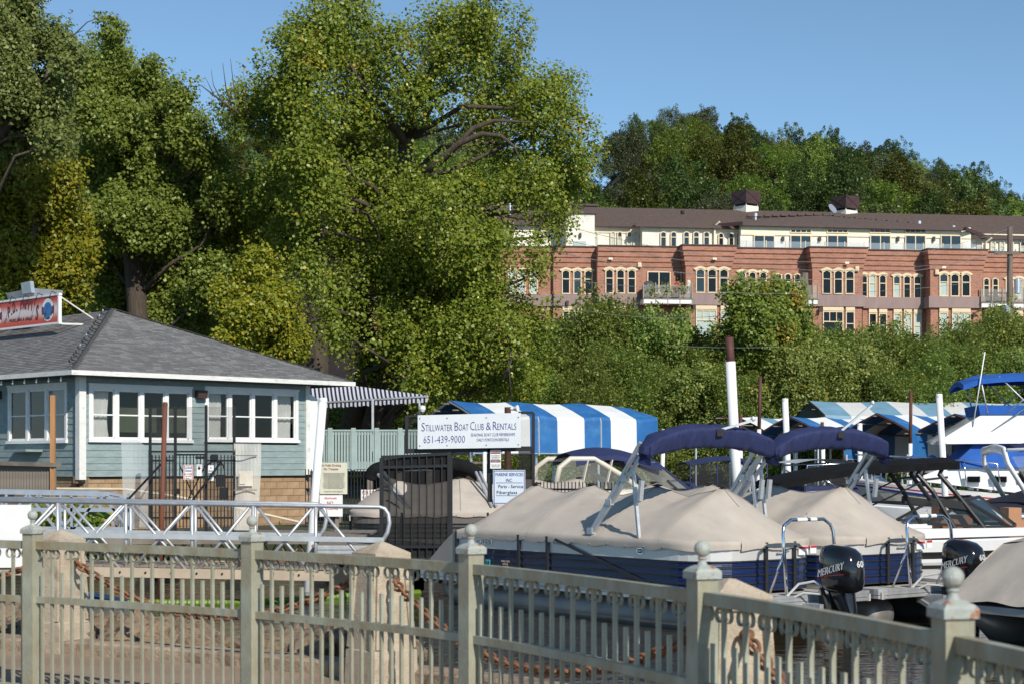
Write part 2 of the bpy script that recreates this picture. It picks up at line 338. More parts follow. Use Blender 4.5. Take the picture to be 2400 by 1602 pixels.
def limbs(b, path, lobes, clusters, rng, r0, twigs=60):
    """path: trunk points (x,y,z,r); adds trunk, a limb to every lobe and twigs to clusters"""
    b.tube([p[:3] for p in path], [p[3] for p in path], 9)
    T = np.array(path)
    ends = []
    for L in lobes:
        c = np.array(L[:3]); cand = [t for t in T if t[2] < c[2] - .25 * np.hypot(c[0] - t[0], c[1] - t[1])]
        t = min(cand, key=lambda q: np.linalg.norm(q[:3] - c)) if cand else T[0]
        p0 = Vector(t[:3]); p3 = Vector(c); m1 = p0.lerp(p3, .35) + Vector((0, 0, .18 * (p3 - p0).length * rng.uniform(-.2, .8))); m2 = p0.lerp(p3, .7) + Vector(rng.normal(size=3) * .08 * (p3 - p0).length)
        ra = min(t[3] * .5, r0 * (.09 + .035 * (p3 - p0).length ** .8))
        b.tube([p0, m1, m2, p3], [ra, ra * .75, ra * .5, ra * .25], 6); ends.append((p3, ra * .3))
    E = np.array([e[0][:] for e in ends])
    for q in rng.choice(len(clusters), min(twigs, len(clusters)), replace=False):
        c = clusters[q]; i = int(np.argmin(((E - c) ** 2).sum(1))); p0, ra = ends[i]; p3 = Vector(c)
        b.tube([p0, p0.lerp(p3, .5) + Vector(rng.normal(size=3) * .12), p3], [ra, ra * .7, ra * .25], 4, cap=False)
bark = mat('bark', (.1, .075, .055), .95, var=.3, vs=3, bump=1., bs=9, st=(3, 3, .4), c2=(.05, .038, .03), c2t=.5, c2s=6)
yl = leafmat('yellow_leaves', [(0, (.42, .27, .02)), (.6, (.5, .33, .03)), (1, (.4, .33, .06))], .4)
def pxlobes(L, D, rng, depth=1.0, dj=1.5):
    out = []
    for q in L:
        px, py, rx, ry = q[:4]; dd = q[4] if len(q) > 4 else rng.uniform(-dj, dj); d = D + dd; k = d / F
        out.append((PX(px, d), d, PZ(py, d), rx * k, (rx + ry) * .5 * k * depth, ry * k))
    return out
def tree(name, label, D, L, paths, lm, nleaf, size, cs, seed, cat='tree', depth=1., dj=1.5, shell=.45, twigs=60, asp=.85, bark_=None, group=None, r0=.5, patch=(26, .7), per=34, plumes=3):
    global m_patch, patch_r
    m_patch, patch_r = patch; rng = np.random.default_rng(seed); lob = [(*q[:3], q[3] * .84, q[4] * .84, q[5] * .84) for q in pxlobes(L, D, rng, depth, dj)]; core = list(lob)
    for (x, y, z, rx, ry, rz_) in core:        # upright plumes standing off the main masses
        for q in range(plumes):
            d = rng.normal(size=3) + np.array([0, -.25, .45]); d /= np.linalg.norm(d); k = rng.uniform(.2, .42); lob.append((x + d[0] * rx * 1.02, y + d[1] * ry, z + d[2] * rz_ * 1.02, max(.22, rx * k * .8), max(.22, ry * k * .8), max(.4, rz_ * k * 1.5)))
    paths = [[(PX(a, D + (q[3] if len(q) > 3 else 0)), D + (q[3] if len(q) > 3 else 0), PZ(b_, D), r) for q in pth for a, b_, r in [q[:3]]] for pth in paths]
    base = paths[0][0]
    t = thing(name, label, cat, base[:3], group=group)
    C, cl, Nd = crown_points(lob, nleaf, cs, rng, shell, per)
    b = MB()
    for i, p in enumerate(paths): limbs(b, p, core if i == 0 else [], cl, rng, r0, twigs if i == 0 else 0) if i == 0 else b.tube([q[:3] for q in p], [q[3] for q in p], 8)
    b.build('trunk', bark_ or bark, t, smooth=True, world=True)
    me = leaves('crown', C - np.array(base[:3]), size, rng, lm, asp, Nd=Nd)
    put('crown', me, t); return t
G1 = leafmat('cottonwood_leaves', [(0, (0.125, 0.16, 0.0176)), (.45, (0.185, 0.23, 0.0251)), (.85, (0.244, 0.279, 0.0351)), (1, (0.355, 0.334, 0.0439))], .44, .03)
G2 = leafmat('poplar_leaves', [(0, (0.122, 0.192, 0.0315)), (.5, (0.189, 0.268, 0.044)), (.9, (0.245, 0.325, 0.0566)), (1, (0.34, 0.384, 0.0944))], .44, .03)
G3 = leafmat('maple_leaves', [(0, (0.117, 0.156, 0.0429)), (.5, (0.172, 0.218, 0.0543)), (.9, (0.234, 0.265, 0.0715)), (1, (0.312, 0.296, 0.1))], .44, .03)
G4 = leafmat('yellowing_leaves', [(0, (0.15, 0.177, 0.0145)), (.5, (0.243, 0.265, 0.0207)), (.85, (0.336, 0.329, 0.0258)), (1, (0.464, 0.366, 0.0311))], .44, .03)
G5 = leafmat('shrub_leaves', [(0, (0.151, 0.21, 0.0457)), (.5, (0.229, 0.314, 0.0645)), (.85, (0.3, 0.376, 0.104)), (.97, (0.388, 0.438, 0.153)), (1, (0.635, 0.523, 0.0569))], .44, .03)
G6 = leafmat('wood_leaves', [(0, (0.0595, 0.0966, 0.0269)), (.6, (0.0926, 0.138, 0.0359)), (1, (0.132, 0.179, 0.0524))], .34, .03)
G7 = leafmat('pale_wood_leaves', [(0, (0.0935, 0.116, 0.055)), (.6, (0.132, 0.16, 0.077)), (1, (0.165, 0.187, 0.099))], .34, .03)
G8 = leafmat('olive_wood_leaves', [(0, (.075, .085, .016)), (.6, (.115, .125, .026)), (1, (.16, .155, .036))], .34, .03)
# the big cottonwood and its neighbours
COT = [(740, 110, 85, 75), (825, 55, 60, 65), (850, 150, 90, 75), (690, 190, 75, 85), (925, 125, 42, 55), (1050, 95, 85, 75), (1120, 55, 48, 55), (1090, 160, 70, 55), (1195, 200, 65, 85), (1218, 125, 22, 45), (1250, 260, 65, 75),
       (640, 270, 75, 65), (720, 300, 90, 75), (850, 265, 80, 65), (1000, 225, 65, 55), (1115, 265, 75, 50), (1325, 250, 30, 55), (1320, 330, 45, 50), (1310, 390, 60, 55), (1365, 390, 25, 40), (1200, 340, 70, 40), (700, 440, 90, 65), (640, 490, 75, 55),
       (800, 430, 85, 65), (930, 500, 95, 70), (1075, 470, 90, 55), (1240, 440, 70, 45), (1320, 470, 35, 50), (600, 540, 60, 50), (700, 560, 75, 50), (830, 550, 75, 55), (955, 610, 105, 75), (1085, 590, 105, 75), (1150, 565, 45, 48),
       (1290, 555, 26, 55), (1262, 640, 24, 55), (1040, 700, 125, 85), (1145, 700, 45, 60), (900, 690, 70, 60), (810, 690, 55, 50), (1120, 800, 105, 75), (985, 800, 95, 75), (1215, 770, 55, 55), (880, 820, 50, 55), (1095, 885, 105, 55), (1195, 880, 75, 50), (800, 760, 45, 50),
       (930, 280, 60, 50, 2), (860, 360, 60, 50, 2), (560, 255, 25, 25, -1), (1010, 880, 70, 50),
       (735, 290, 50, 45, -6), (715, 395, 60, 50, -6), (770, 470, 45, 40, -6), (690, 500, 45, 40, -6), (790, 770, 45, 45, -6), (720, 660, 30, 30, -6), (960, 400, 40, 40, -6), (1010, 480, 50, 40, -6)]
tree('cottonwood_tree', 'huge cottonwood with yellow leaf patches towering over the striped awning and boat sign', 70, COT,
     [[(880, 1010, .62), (915, 860, .55), (945, 690, .5), (948, 560, .42), (940, 430, .36), (952, 330, .3), (968, 240, .2), (985, 160, .1)],
      [(740, 1010, .5, -3), (745, 850, .45, -3), (742, 700, .36, -3), (748, 560, .3, -3), (735, 420, .2, -3), (715, 300, .12, -3), (700, 200, .05, -3)],
      [(948, 345, .17, -1), (900, 275, .13, -2), (850, 235, .1, -2.6), (825, 195, .07, -2.8), (800, 160, .03, -2.8)],
      [(960, 440, .2, -1), (1030, 400, .15, -2), (1075, 365, .13, -2.6), (1130, 345, .11, -2.8), (1175, 352, .08, -3), (1205, 375, .05, -3), (1225, 420, .02, -3)],
      [(1040, 395, .13, -2), (1110, 325, .11, -2.2), (1160, 308, .08, -2.2), (1245, 312, .03, -2.2)],
      [(975, 260, .12, -1), (1030, 190, .1, -3), (1085, 150, .05, -3.6)],
      [(820, 1010, .5, 1), (870, 830, .4, 0), (840, 690, .3, -1), (910, 610, .22, -2)],
      [(560, 290, .07, -2), (520, 262, .04, -2), (470, 225, .015, -2)], [(545, 280, .04, -2), (530, 235, .025, -2), (522, 175, .008, -2)], [(560, 290, .04, -2), (548, 230, .022, -2), (540, 165, .008, -2)], [(520, 262, .025, -2), (500, 225, .015, -2), (495, 190, .006, -2)], [(500, 245, .02, -2), (480, 205, .006, -2)], [(575, 300, .03, -2), (575, 240, .015, -2), (570, 190, .006, -2)],
      [(1180, 900, .05, -4), (1200, 850, .06, -4), (1185, 800, .08, -4), (1200, 960, .02, -4)]],
     [G1, yl], 200000, .125, .42, 11, depth=1.1, dj=4.0, twigs=300, r0=.5, per=85, patch=(34, .75), shell=.25)
tree('poplar_tree', 'tall pointed poplar rising behind the shingled roof of the waterside bar', 72,
     [(258, 105, 28, 45), (250, 165, 50, 50), (215, 190, 35, 35), (215, 240, 50, 50), (300, 200, 45, 45), (348, 185, 16, 40), (352, 240, 45, 50), (420, 240, 25, 35), (405, 290, 50, 45), (190, 170, 12, 12), (250, 300, 85, 65), (350, 330, 85, 65),
      (435, 320, 45, 40), (470, 345, 32, 28), (500, 375, 28, 36), (250, 400, 75, 65), (350, 430, 95, 75), (455, 440, 75, 65), (525, 470, 50, 55), (300, 520, 105, 75), (420, 540, 95, 75), (520, 560, 55, 65), (280, 620, 95, 65), (400, 640, 105, 75),
      (500, 660, 65, 55), (300, 710, 95, 50), (430, 740, 95, 55), (220, 560, 50, 60)],
     [[(330, 900, .5), (320, 700, .42), (300, 500, .34), (280, 330, .25), (262, 180, .12), (258, 90, .04)]], G2, 155000, .125, .28, 12, per=62, shell=.22, plumes=4, dj=2.5, twigs=150, asp=.95)
tree('maple_tree', 'leafy maple with a bare twig against the sky at the edge of the bluff', 58,
     [(20, 40, 55, 60), (55, 30, 25, 30), (60, 110, 30, 35), (15, 130, 50, 60), (25, 220, 65, 65), (85, 215, 45, 45), (130, 120, 30, 38), (155, 145, 28, 26), (120, 200, 28, 22), (70, 290, 80, 50), (135, 265, 32, 40), (30, 345, 60, 35), (130, 335, 40, 30), (-40, 150, 70, 160)],
     [[(-90, 760, .4), (-70, 500, .34), (-30, 350, .28), (30, 270, .2), (50, 150, .1), (30, 30, .03)], [(60, 240, .09), (105, 200, .07), (118, 140, .05), (160, 95, .03), (205, 52, .018), (245, 38, .008)], [(178, 78, .015), (195, 72, .01), (212, 75, .005)]], G3, 60000, .14, .26, 13, per=52, shell=.25, dj=1.5, twigs=120, asp=.6)
tree('yellowing_tree', 'yellow green tree above the rooftop sign of the bar', 64,
     [(60, 420, 75, 50), (125, 450, 60, 55), (60, 520, 75, 55), (150, 560, 60, 55), (60, 620, 85, 50), (170, 620, 50, 45), (110, 690, 90, 40), (-20, 480, 60, 120)],
     [[(70, 860, .25), (75, 700, .2), (80, 560, .15), (90, 430, .06)]], G4, 42000, .15, .3, 14, per=50, dj=1.5, twigs=70, asp=.6)
tree('young_ash_tree', 'bright yellow green young tree between the bar roof and the cottonwood trunk', 60,
     [(610, 650, 40, 30), (560, 700, 50, 35), (640, 705, 45, 30), (600, 750, 60, 35), (670, 760, 40, 22), (560, 800, 50, 28), (640, 810, 55, 25), (690, 805, 25, 14), (600, 850, 60, 30)],
     [[(610, 960, .14), (608, 820, .11), (605, 700, .07), (608, 640, .02)]], G4, 32000, .13, .22, 15, per=45, dj=1., twigs=70, asp=.6)
tree('dark_elm_tree', 'dark shaded tree in the gap behind the poplar and the cottonwood', 84,
     [(560, 560, 60, 70), (600, 640, 70, 60), (520, 680, 70, 70), (640, 560, 50, 60), (660, 850, 60, 60), (560, 800, 80, 60), (620, 470, 40, 50)],
     [[(600, 980, .3), (600, 800, .26), (595, 600, .15), (600, 480, .05)]], G2, 30000, .18, .36, 16, per=50, dj=2., twigs=40)
tree('shadowed_maple_tree', 'dim green tree filling the space behind the rooftop sign', 86,
     [(40, 760, 90, 70), (180, 780, 90, 70), (330, 800, 90, 60), (460, 830, 90, 60), (-60, 720, 90, 90), (90, 640, 90, 60)],
     [[(150, 980, .3), (150, 850, .26), (150, 700, .12)]], G2, 30000, .2, .36, 17, per=50, dj=2., twigs=30)
# bushes under the cottonwood and along the far bank (copies of a few kinds, sharing meshes)
def proto(name, lobes, lm, nleaf, size, cs, seed, trunk_h, asp=.8, shell=.4, twigs=40, patch=(0, .5), r=.16, per=45):
    global m_patch, patch_r
    m_patch, patch_r = patch; rng = np.random.default_rng(seed)
    C, cl, Nd = crown_points(lobes, nleaf, cs, rng, shell, per)
    b = MB(); limbs(b, [(0, 0, -.6, r * 1.3), (.05, 0, trunk_h * .3, r), (-.1, .05, trunk_h * .65, r * .7), (0, 0, trunk_h, r * .25)], lobes, cl, rng, r * 1.6, twigs)
    return b.mesh('trunk', bark, True), leaves('crown', C, size, rng, lm, asp, Nd=Nd), float(np.percentile(C[:, 2], 99.6))
def rlobes(rng, n, w, h, z0, rr):
    out = []
    for i in range(n):
        a = rng.uniform(0, 6.283); q = rng.random() ** .6; z = z0 + (h - z0) * rng.random(); taper = math.sqrt(max(.12, 1 - ((z - z0 - .3 * (h - z0)) / (.78 * (h - z0))) ** 2))
        r_ = rr * rng.uniform(.7, 1.25); out.append((math.cos(a) * q * w * taper, math.sin(a) * q * w * taper, z, r_, r_, r_ * rng.uniform(.7, 1.2)))
    return out
def place(kind, protos, name, label, group, x, y, z, s, sz, rz, cat='tree'):
    t = thing(name, label, cat, (x, y, z), rz, group); t.scale = (s, s, sz)
    put('trunk', protos[kind][0], t); put('crown', protos[kind][1], t); return t
SH = []
for i in range(5):
    rg = np.random.default_rng(40 + i); SH.append(proto('bush', rlobes(rg, 17, 2.6, 8.2, .8, 1.15), [G5, yl] if i % 2 else [G5, G4], 26000, .15, .36, 60 + i, 7, shell=.35, per=75, twigs=110, patch=(7, .6)))
rg = random.Random(3)
tops = [(1290, 745), (1330, 730), (1385, 740), (1430, 712), (1490, 735), (1545, 728), (1590, 768), (1640, 790), (1700, 800), (1900, 790), (1945, 770), (2010, 755), (2070, 775), (2130, 790), (2190, 800), (2250, 760), (2300, 712), (2345, 745), (2400, 765), (2450, 750)]
for i, (px, ty) in enumerate(tops):
    d = 101 + rg.uniform(-3, 3); z0 = height(PX(px, d), d) - .3; s = rg.uniform(.8, 1.0); hgt = PZ(ty, d) - z0
    place(i % 5, SH, 'bank_tree', ORD[i] + ' tall scrub tree from the cottonwood along the far bank', 'scrub trees along the far bank', PX(px, d), d, z0, s, hgt / SH[0][2], rg.uniform(0, 6))
for i, px in enumerate(range(1010, 2480, 78)):     # lower row at the water's edge
    d = 95 + rg.uniform(-2, 1.5); z0 = -.4; ty = rg.uniform(815, 880)
    place((i + 2) % 5, SH, 'bank_bush', ORD[i] + ' low bush from the cottonwood at the far edge of the water', 'bushes at the far edge of the water', PX(px + rg.uniform(-20, 20), d), d, z0, rg.uniform(.75, .9), (PZ(ty, d) - z0) / SH[0][2], rg.uniform(0, 6), 'bush')
for i, px in enumerate((700, 770, 850, 930, 1000, 1080, 1150, 1230)):
    d = 82 + rg.uniform(-3, 3); z0 = height(PX(px, d), d) - .2
    place(i % 5, SH, 'understorey_bush', ORD[i] + ' shaded bush under the cottonwood counted from the bar', 'bushes under the cottonwood', PX(px, d), d, z0, .8, rg.uniform(.45, .6), rg.uniform(0, 6), 'bush')
tree('round_ash_tree', 'rounded green tree with yellow leaves rising in front of the brick building', 97,
     [(1790, 715, 60, 40), (1740, 750, 50, 45), (1840, 750, 55, 45), (1790, 790, 75, 50), (1720, 800, 45, 40), (1860, 800, 45, 40), (1780, 840, 80, 40), (1730, 700, 25, 20), (1840, 700, 28, 22)],
     [[(1790, 1000, .2), (1790, 860, .17), (1788, 750, .1), (1790, 700, .03)]], [G2, yl], 32000, .17, .34, 21, per=50, dj=1.2, twigs=60, patch=(14, 1.1))
# wooded bluff
HT = []
for i in range(6):
    rg2 = np.random.default_rng(80 + i); HT.append(proto('hill', rlobes(rg2, 24, 3.9, 10.2, 1.2, 1.9), (G6, G7, G6, G8, G2, G6)[i], 13000, (.27, .24, .27, .29, .26, .3)[i], .5, 90 + i, 9, twigs=60, r=.25, asp=.7, per=95))
TREEN = ['dark green', 'pale grey green', 'deep green', 'olive green', 'fresh green', 'shadowy green']
SIL = [(-100, 250), (20, 250), (150, 240), (250, 330), (420, 370), (560, 340), (650, 300), (900, 260), (1120, 270), (1290, 430), (1395, 420), (1440, 310), (1490, 268), (1560, 250), (1665, 250), (1735, 272), (1795, 318), (1850, 292), (1950, 300), (2010, 335), (2105, 330), (2150, 378), (2290, 380), (2340, 425), (2430, 470)]
def hill_tree(px, ty, d, k, lab=None):
    x = PX(px, d); z0 = height(x, d) - .8; h0 = HT[k][2]
    if ty: hgt = max(5.5, PZ(ty, d) - z0)
    else: hgt = min(rg.uniform(8.5, 12), max(4.5, PZ(float(np.interp(px, [a for a, _ in SIL], [b_ for _, b_ in SIL])) + 28, d) - z0))
    s = hgt / h0
    place(k, HT, 'bluff_tree', lab or TREEN[k] + ' broadleaf tree in the wood on the bluff', TREEN[k] + ' trees on the bluff', x, d, z0, max(.62, s) * rg.uniform(.85, 1.05), s, rg.uniform(0, 6))
RT = [(1395, 425, 0), (1440, 310, 2), (1490, 268, 2), (1560, 252, 1), (1625, 275, 1), (1665, 250, 1), (1735, 272, 0), (1795, 318, 2), (1850, 292, 5), (1905, 312, 0), (1950, 300, 0), (2010, 335, 3), (2070, 330, 5), (2105, 330, 0), (2150, 378, 4), (2205, 372, 2), (2250, 395, 0), (2290, 380, 5), (2340, 425, 0), (2385, 460, 2), (2430, 470, 0),
                  (150, 250, 2), (195, 235, 5), (60, 240, 0), (560, 345, 3), (610, 318, 0), (590, 205, 4), (650, 300, 2), (20, 250, 2), (250, 330, 0), (330, 350, 5), (420, 370, 2), (490, 380, 0), (1340, 440, 5), (1290, 430, 2)]
RT.sort(); nl = {'l': 0, 'r': 0}
for px, ty, k in RT:
    sd = 'r' if px > 1300 else 'l'; nl[sd] += 1
    hill_tree(px, ty, 236 + rg.uniform(-5, 5), k, '%s skyline tree of the bluff, %s' % (ORD[nl[sd] - 1], 'counted rightwards from the cottonwood' if sd == 'r' else 'counted from the photo edge behind the poplar'))
for d in (150, 162, 175, 188, 201, 213, 225):
    px = -60 + rg.uniform(0, 60)
    while px < 2460:
        if not (760 < px < 1240 and d < 185): hill_tree(px, None, d + rg.uniform(-5, 5), rg.choice((0, 1, 2, 3, 3, 4, 4, 5, 2)))
        px += rg.uniform(78, 118) * 190 / d * (1.5 if px < 1300 else 1)
# ------------------------------------------------------------------ brick apartment building on the bluff
def brickmat(name, c1, c2, mortar, sc, bw=.5, rh=.25, offs_=.5, ms=.02):
    m = bpy.data.materials.new(name); m.use_nodes = True; n = m.node_tree.nodes; l = m.node_tree.links; pb = n['Principled BSDF']; pb.inputs['Roughness'].default_value = .9
    tc = n.new('ShaderNodeTexCoord'); sp = n.new('ShaderNodeSeparateXYZ'); cb = n.new('ShaderNodeCombineXYZ'); ad = n.new('ShaderNodeMath')
    l.new(tc.outputs['Object'], sp.inputs[0]); l.new(sp.outputs[0], ad.inputs[0]); l.new(sp.outputs[1], ad.inputs[1]); l.new(ad.outputs[0], cb.inputs[0]); l.new(sp.outputs[2], cb.inputs[1])
    bt = n.new('ShaderNodeTexBrick'); bt.inputs['Scale'].default_value = sc; bt.inputs['Color1'].default_value = (*c1, 1); bt.inputs['Color2'].default_value = (*c2, 1); bt.inputs['Mortar'].default_value = (*mortar, 1)
    bt.inputs['Brick Width'].default_value = bw; bt.inputs['Row Height'].default_value = rh; bt.inputs['Mortar Size'].default_value = ms; bt.offset = offs_
    l.new(cb.outputs[0], bt.inputs['Vector'])
    nz = n.new('ShaderNodeTexNoise'); nz.inputs['Scale'].default_value = 1.3; nz.inputs['Detail'].default_value = 8; l.new(tc.outputs['Object'], nz.inputs['Vector'])
    mx = n.new('ShaderNodeMix'); mx.data_type = 'RGBA'; mx.blend_type = 'MULTIPLY'; mx.inputs[0].default_value = .5; l.new(bt.outputs[0], mx.inputs[6]); l.new(nz.outputs[0], mx.inputs[7])
    mu = n.new('ShaderNodeMix'); mu.data_type = 'RGBA'; mu.blend_type = 'MULTIPLY'; mu.inputs[0].default_value = 1; mu.inputs[7].default_value = (1.35, 1.35, 1.35, 1); mu.clamp_result = False
    l.new(mx.outputs[2], mu.inputs[6]); l.new(mu.outputs[2], pb.inputs['Base Color'])
    bp = n.new('ShaderNodeBump'); bp.inputs['Strength'].default_value = .4; bp.inputs['Distance'].default_value = .01; l.new(bt.outputs['Fac'], bp.inputs['Height']); bp.invert = True; l.new(bp.outputs[0], pb.inputs['Normal'])
    return m
brick = brickmat('red_brick', (.33, .13, .08), (.42, .185, .118), (.39, .29, .23), 2.2)
stone = mat('mauve_cast_stone', (.3, .215, .2), .85, var=.1, vs=2, c2=(.2, .15, .14), c2t=.66, c2s=1.5, st=(1, 1, .3))
creamsh = brickmat('cream_shingle', (.8, .76, .65), (.84, .8, .69), (.6, .55, .46), 1.6, .45, .3, .5, .012)
cream = mat('cream_trim', (.72, .58, .38), .6, var=.05)
creamw = mat('cream_board', (.8, .72, .54), .65, var=.05, vs=1)
broof = mat('brown_roof_shingle', (.11, .074, .057), .95, var=.3, vs=5, bump=.4, bs=10, c2=(.05, .03, .025), c2t=.6, c2s=9)
brownm = mat('brown_metal', (.06, .03, .026), .5, var=.15, vs=2)
blind = mat('pale_blind', (.42, .5, .46), .6, var=.06)
galv = mat('galvanised_steel', (.6, .63, .66), .4, .7, var=.1)
FD = Vector((.992, .124)); F0 = Vector((PX(1287, 118), 118)); BRZ = math.atan2(.124, .992)
bld = thing('apartment_building', 'long red brick apartment building with cream top storey and brown roof', 'building', (F0.x, F0.y, 0), BRZ)
def T(px, p=0.):
    k = (px - 1200) / F; ox, oy = F0.x + p * .124, F0.y - p * .992
    return (k * oy - ox) / (.992 - .124 * k)
def Z(y): return PZ(y, 118)
def zq(px, y, back): return PZ(y, F0.y + .124 * T(px, -back) + .992 * back)
SECS = [(860, 1297, -.4), (1297, 1400, 0), (1400, 1600, .8), (1607, 1715, 1.9), (1715, 1898, .8), (1904, 2022, 1.9), (2022, 2176, .8), (2180, 2303, 1.9), (2303, 2480, .8)]
zc, zb0, zb1, zlow = Z(577), Z(690), Z(717), 6.5
def wall_band(name, m, z0, z1, grow, secs=SECS):
    for a, c, p in secs:
        x0, x1 = T(a, p), T(c, p); b = MB(); b.box(((x0 + x1) / 2, 6 - (p + grow + 6) / 2, (z0 + z1) / 2), (x1 - x0 + (2 * grow if p > 1 else .002), p + grow + 6, z1 - z0)); b.build(name, m, bld)
wall_band('wall', brick, zb1, Z(626), 0); wall_band('wall', brick, zlow, zb1, -.05)
wall_band('stone_band', stone, zb1, zb0, .14)
for i, (ya, yb, g) in enumerate(((626, 615, .06), (615, 603, .13), (603, 591, .2), (591, 579.5, .28))): wall_band('cornice', brick, Z(ya), Z(yb), g)
wall_band('cornice_cap', brownm, Z(579.5), zc, .36)
# left end wall, running back into the bluff
e0 = Vector((T(860, 0), .4)); b = MB(); b.slab([(e0.x, e0.y, zlow), (e0.x - 6.2, 26, zlow), (e0.x, 26, zlow)], (0, 0, Z(626) - zlow)); b.build('end_wall', brick, bld)
for ya, yb, g in ((626, 603, .25), (603, 579, .5)):
    b = MB(); b.slab([(e0.x - g, e0.y - .2, Z(ya)), (e0.x - 6.2 - g, 26, Z(ya)), (e0.x, 26, Z(ya))], (0, 0, Z(yb) - Z(ya))); b.build('cornice', brick, bld)
# windows: meshes are shared between alike windows
WMESH = {}
def arch_pts(wd, h, rise, n=8):
    return [(-wd / 2, 0), (wd / 2, 0)] + [(wd / 2 - wd * i / n, h - rise + rise * math.sin(math.pi * i / n)) for i in range(n + 1)]
def wmesh(kind, wd, h):
    k = (kind, round(wd, 2), round(h, 2))
    if k in WMESH: return WMESH[k]
    fr = .07; b = MB(); rise = .22 * wd if kind in ('arch', 'sarch') else 0
    def ring(outer, inner, y0, y1):
        n_ = len(outer); q = MB()
        vs = [(x, y0, z) for x, z in outer] + [(x, y0, z) for x, z in inner] + [(x, y1, z) for x, z in outer] + [(x, y1, z) for x, z in inner]
        fs = []
        for i in range(n_):
            j = (i + 1) % n_; fs += [(i, j, n_ + j, n_ + i), (i, 2 * n_ + i, 2 * n_ + j, j), (n_ + i, n_ + j, 3 * n_ + j, 3 * n_ + i)]
        b.add(vs, fs)
    O = arch_pts(wd, h, rise) if rise else [(-wd / 2, 0), (wd / 2, 0), (wd / 2, h), (-wd / 2, h)]
    I = [(x * (1 - 2 * fr / wd), fr + (z - 0) * (1 - 2 * fr / h)) for x, z in O]
    ring(O, I, -.06, .02)
    split = .62 * h if kind in ('arch', 'sarch') else (.55 * h if kind == 'tran' else None)
    if kind == 'door': b.box((0, -.02, h / 2), (.07, .07, h - .1))
    if split: b.box((0, -.025, split), (wd - .1, .07, .06))
    if kind == 'grid':
        split = .62 * h; b.box((0, -.025, split), (wd - .1, .07, .07))
        for q in (-1, 1): b.box((q * wd / 6, -.02, (split + h) / 2), (.05, .05, h - split))
    if kind == 'four':
        for q in (-1, 0, 1): b.box((q * wd / 4, -.02, h / 2), (.05, .05, h))
    me = b.mesh('window', cream)
    pane = []
    def pn(lo, hi, x0=-1, x1=1):
        q = MB()
        if kind in ('arch', 'sarch') and hi > .9 * h: pts = [(x, max(z, lo)) for x, z in I]
        else: pts = [(x0 * (wd / 2 - fr), lo), (x1 * (wd / 2 - fr), lo), (x1 * (wd / 2 - fr), hi), (x0 * (wd / 2 - fr), hi)]
        q.add([(x, 0, z) for x, z in pts], [tuple(range(len(pts)))]); pane.append(q)
    if split: pn(fr, split); pn(split, h - fr)
    elif kind == 'door': pn(fr, h - fr, -1, 0); pn(fr, h - fr, 0, 1)
    else: pn(fr, h - fr)
    ps = [[q.mesh('pane', gm) for gm in (glassd, glassb, blind)] for q in pane]
    hood = None
    if kind == 'arch':
        q = MB(); a = arch_pts(wd + .34, h + .16, rise + .05)[2:]; c = arch_pts(wd + .02, h, rise)[2:]; n_ = len(a)
        q.add([(x, -.1, z) for x, z in a] + [(x, -.1, z) for x, z in c] + [(x, .03, z) for x, z in a] + [(x, .03, z) for x, z in c], [(i, i + 1, n_ + i + 1, n_ + i) for i in range(n_ - 1)] + [(2 * n_ + i, 2 * n_ + i + 1, i + 1, i) for i in range(n_ - 1)] + [(n_ + i, n_ + i + 1, 3 * n_ + i + 1, 3 * n_ + i) for i in range(n_ - 1)] + [(0, n_, 3 * n_, 2 * n_), (n_ - 1, 2 * n_ - 1, 4 * n_ - 1, 3 * n_ - 1)])
        hood = q.mesh('window_hood', cream)
    WMESH[k] = (me, ps, hood); return WMESH[k]
def window(kind, px, p, y0, y1, wpx, tint=0, back=.02, up=False):
    """window centred at photo column px on facade plane p, rows y0 (top) to y1 (sill)"""
    x = T(px, p); wd = wpx * 118 / F; zt_, zb_ = (Z(y0), Z(y1)) if not up else (zq(px, y0, -p), zq(px, y1, -p)); h = zt_ - zb_; h = round(h, 1) if up else h; me, ps, hood = wmesh(kind, wd, h)
    o = put('window', me, bld, (x, -p - back, zt_ - h))
    for i, q in enumerate(ps): put('pane', q[tint if not (tint == 2 and i and rnd.random() < .3) else 1], o)
    if hood: put('window_hood', hood, o)
    return o
def row(kind, pxs, p, y0, y1, wpx, tint=None, back=.02):
    for x in pxs: window(kind, x, p, y0, y1, wpx, tint if tint is not None else (0 if rnd.random() < .78 else rnd.choice((1, 2))), back)
row('arch', (1326, 1353, 1379), 0, 632, 689, 20); row('arch', (1428, 1454, 1480), .8, 632, 689, 20)
row('arch', (1641, 1668.5, 1696), 1.9, 632, 689, 22); row('arch', (1739, 1763, 1788), .8, 633, 689, 18.5)
row('sarch', (1819, 1841, 1863), .3, 636, 689, 17, back=.55)
row('arch', (1937, 1964, 1991), 1.9, 631, 688, 22); row('arch', (2024, 2044, 2068), .8, 636, 691, 18.5); row('arch', (2101, 2125, 2149), .8, 637, 692, 18.5)
row('arch', (2211, 2237, 2263), 1.9, 635, 690, 22); row('sarch', (2304, 2325), .3, 640, 690, 16, back=.55); row('arch', (2365, 2388, 2412), .8, 640, 692, 20, 2)
row('arch', (1200, 1222, 1250), -.4, 632, 689, 20, 2); row('arch', (1000, 1025, 1050, 1100, 1125, 1150, 900, 925, 950), -.4, 632, 689, 20)
window('door', 1544, .8, 636, 688, 56); window('door', 1600, .8, 636, 690, 11)
window('door', 1896, .8, 640, 692, 11)
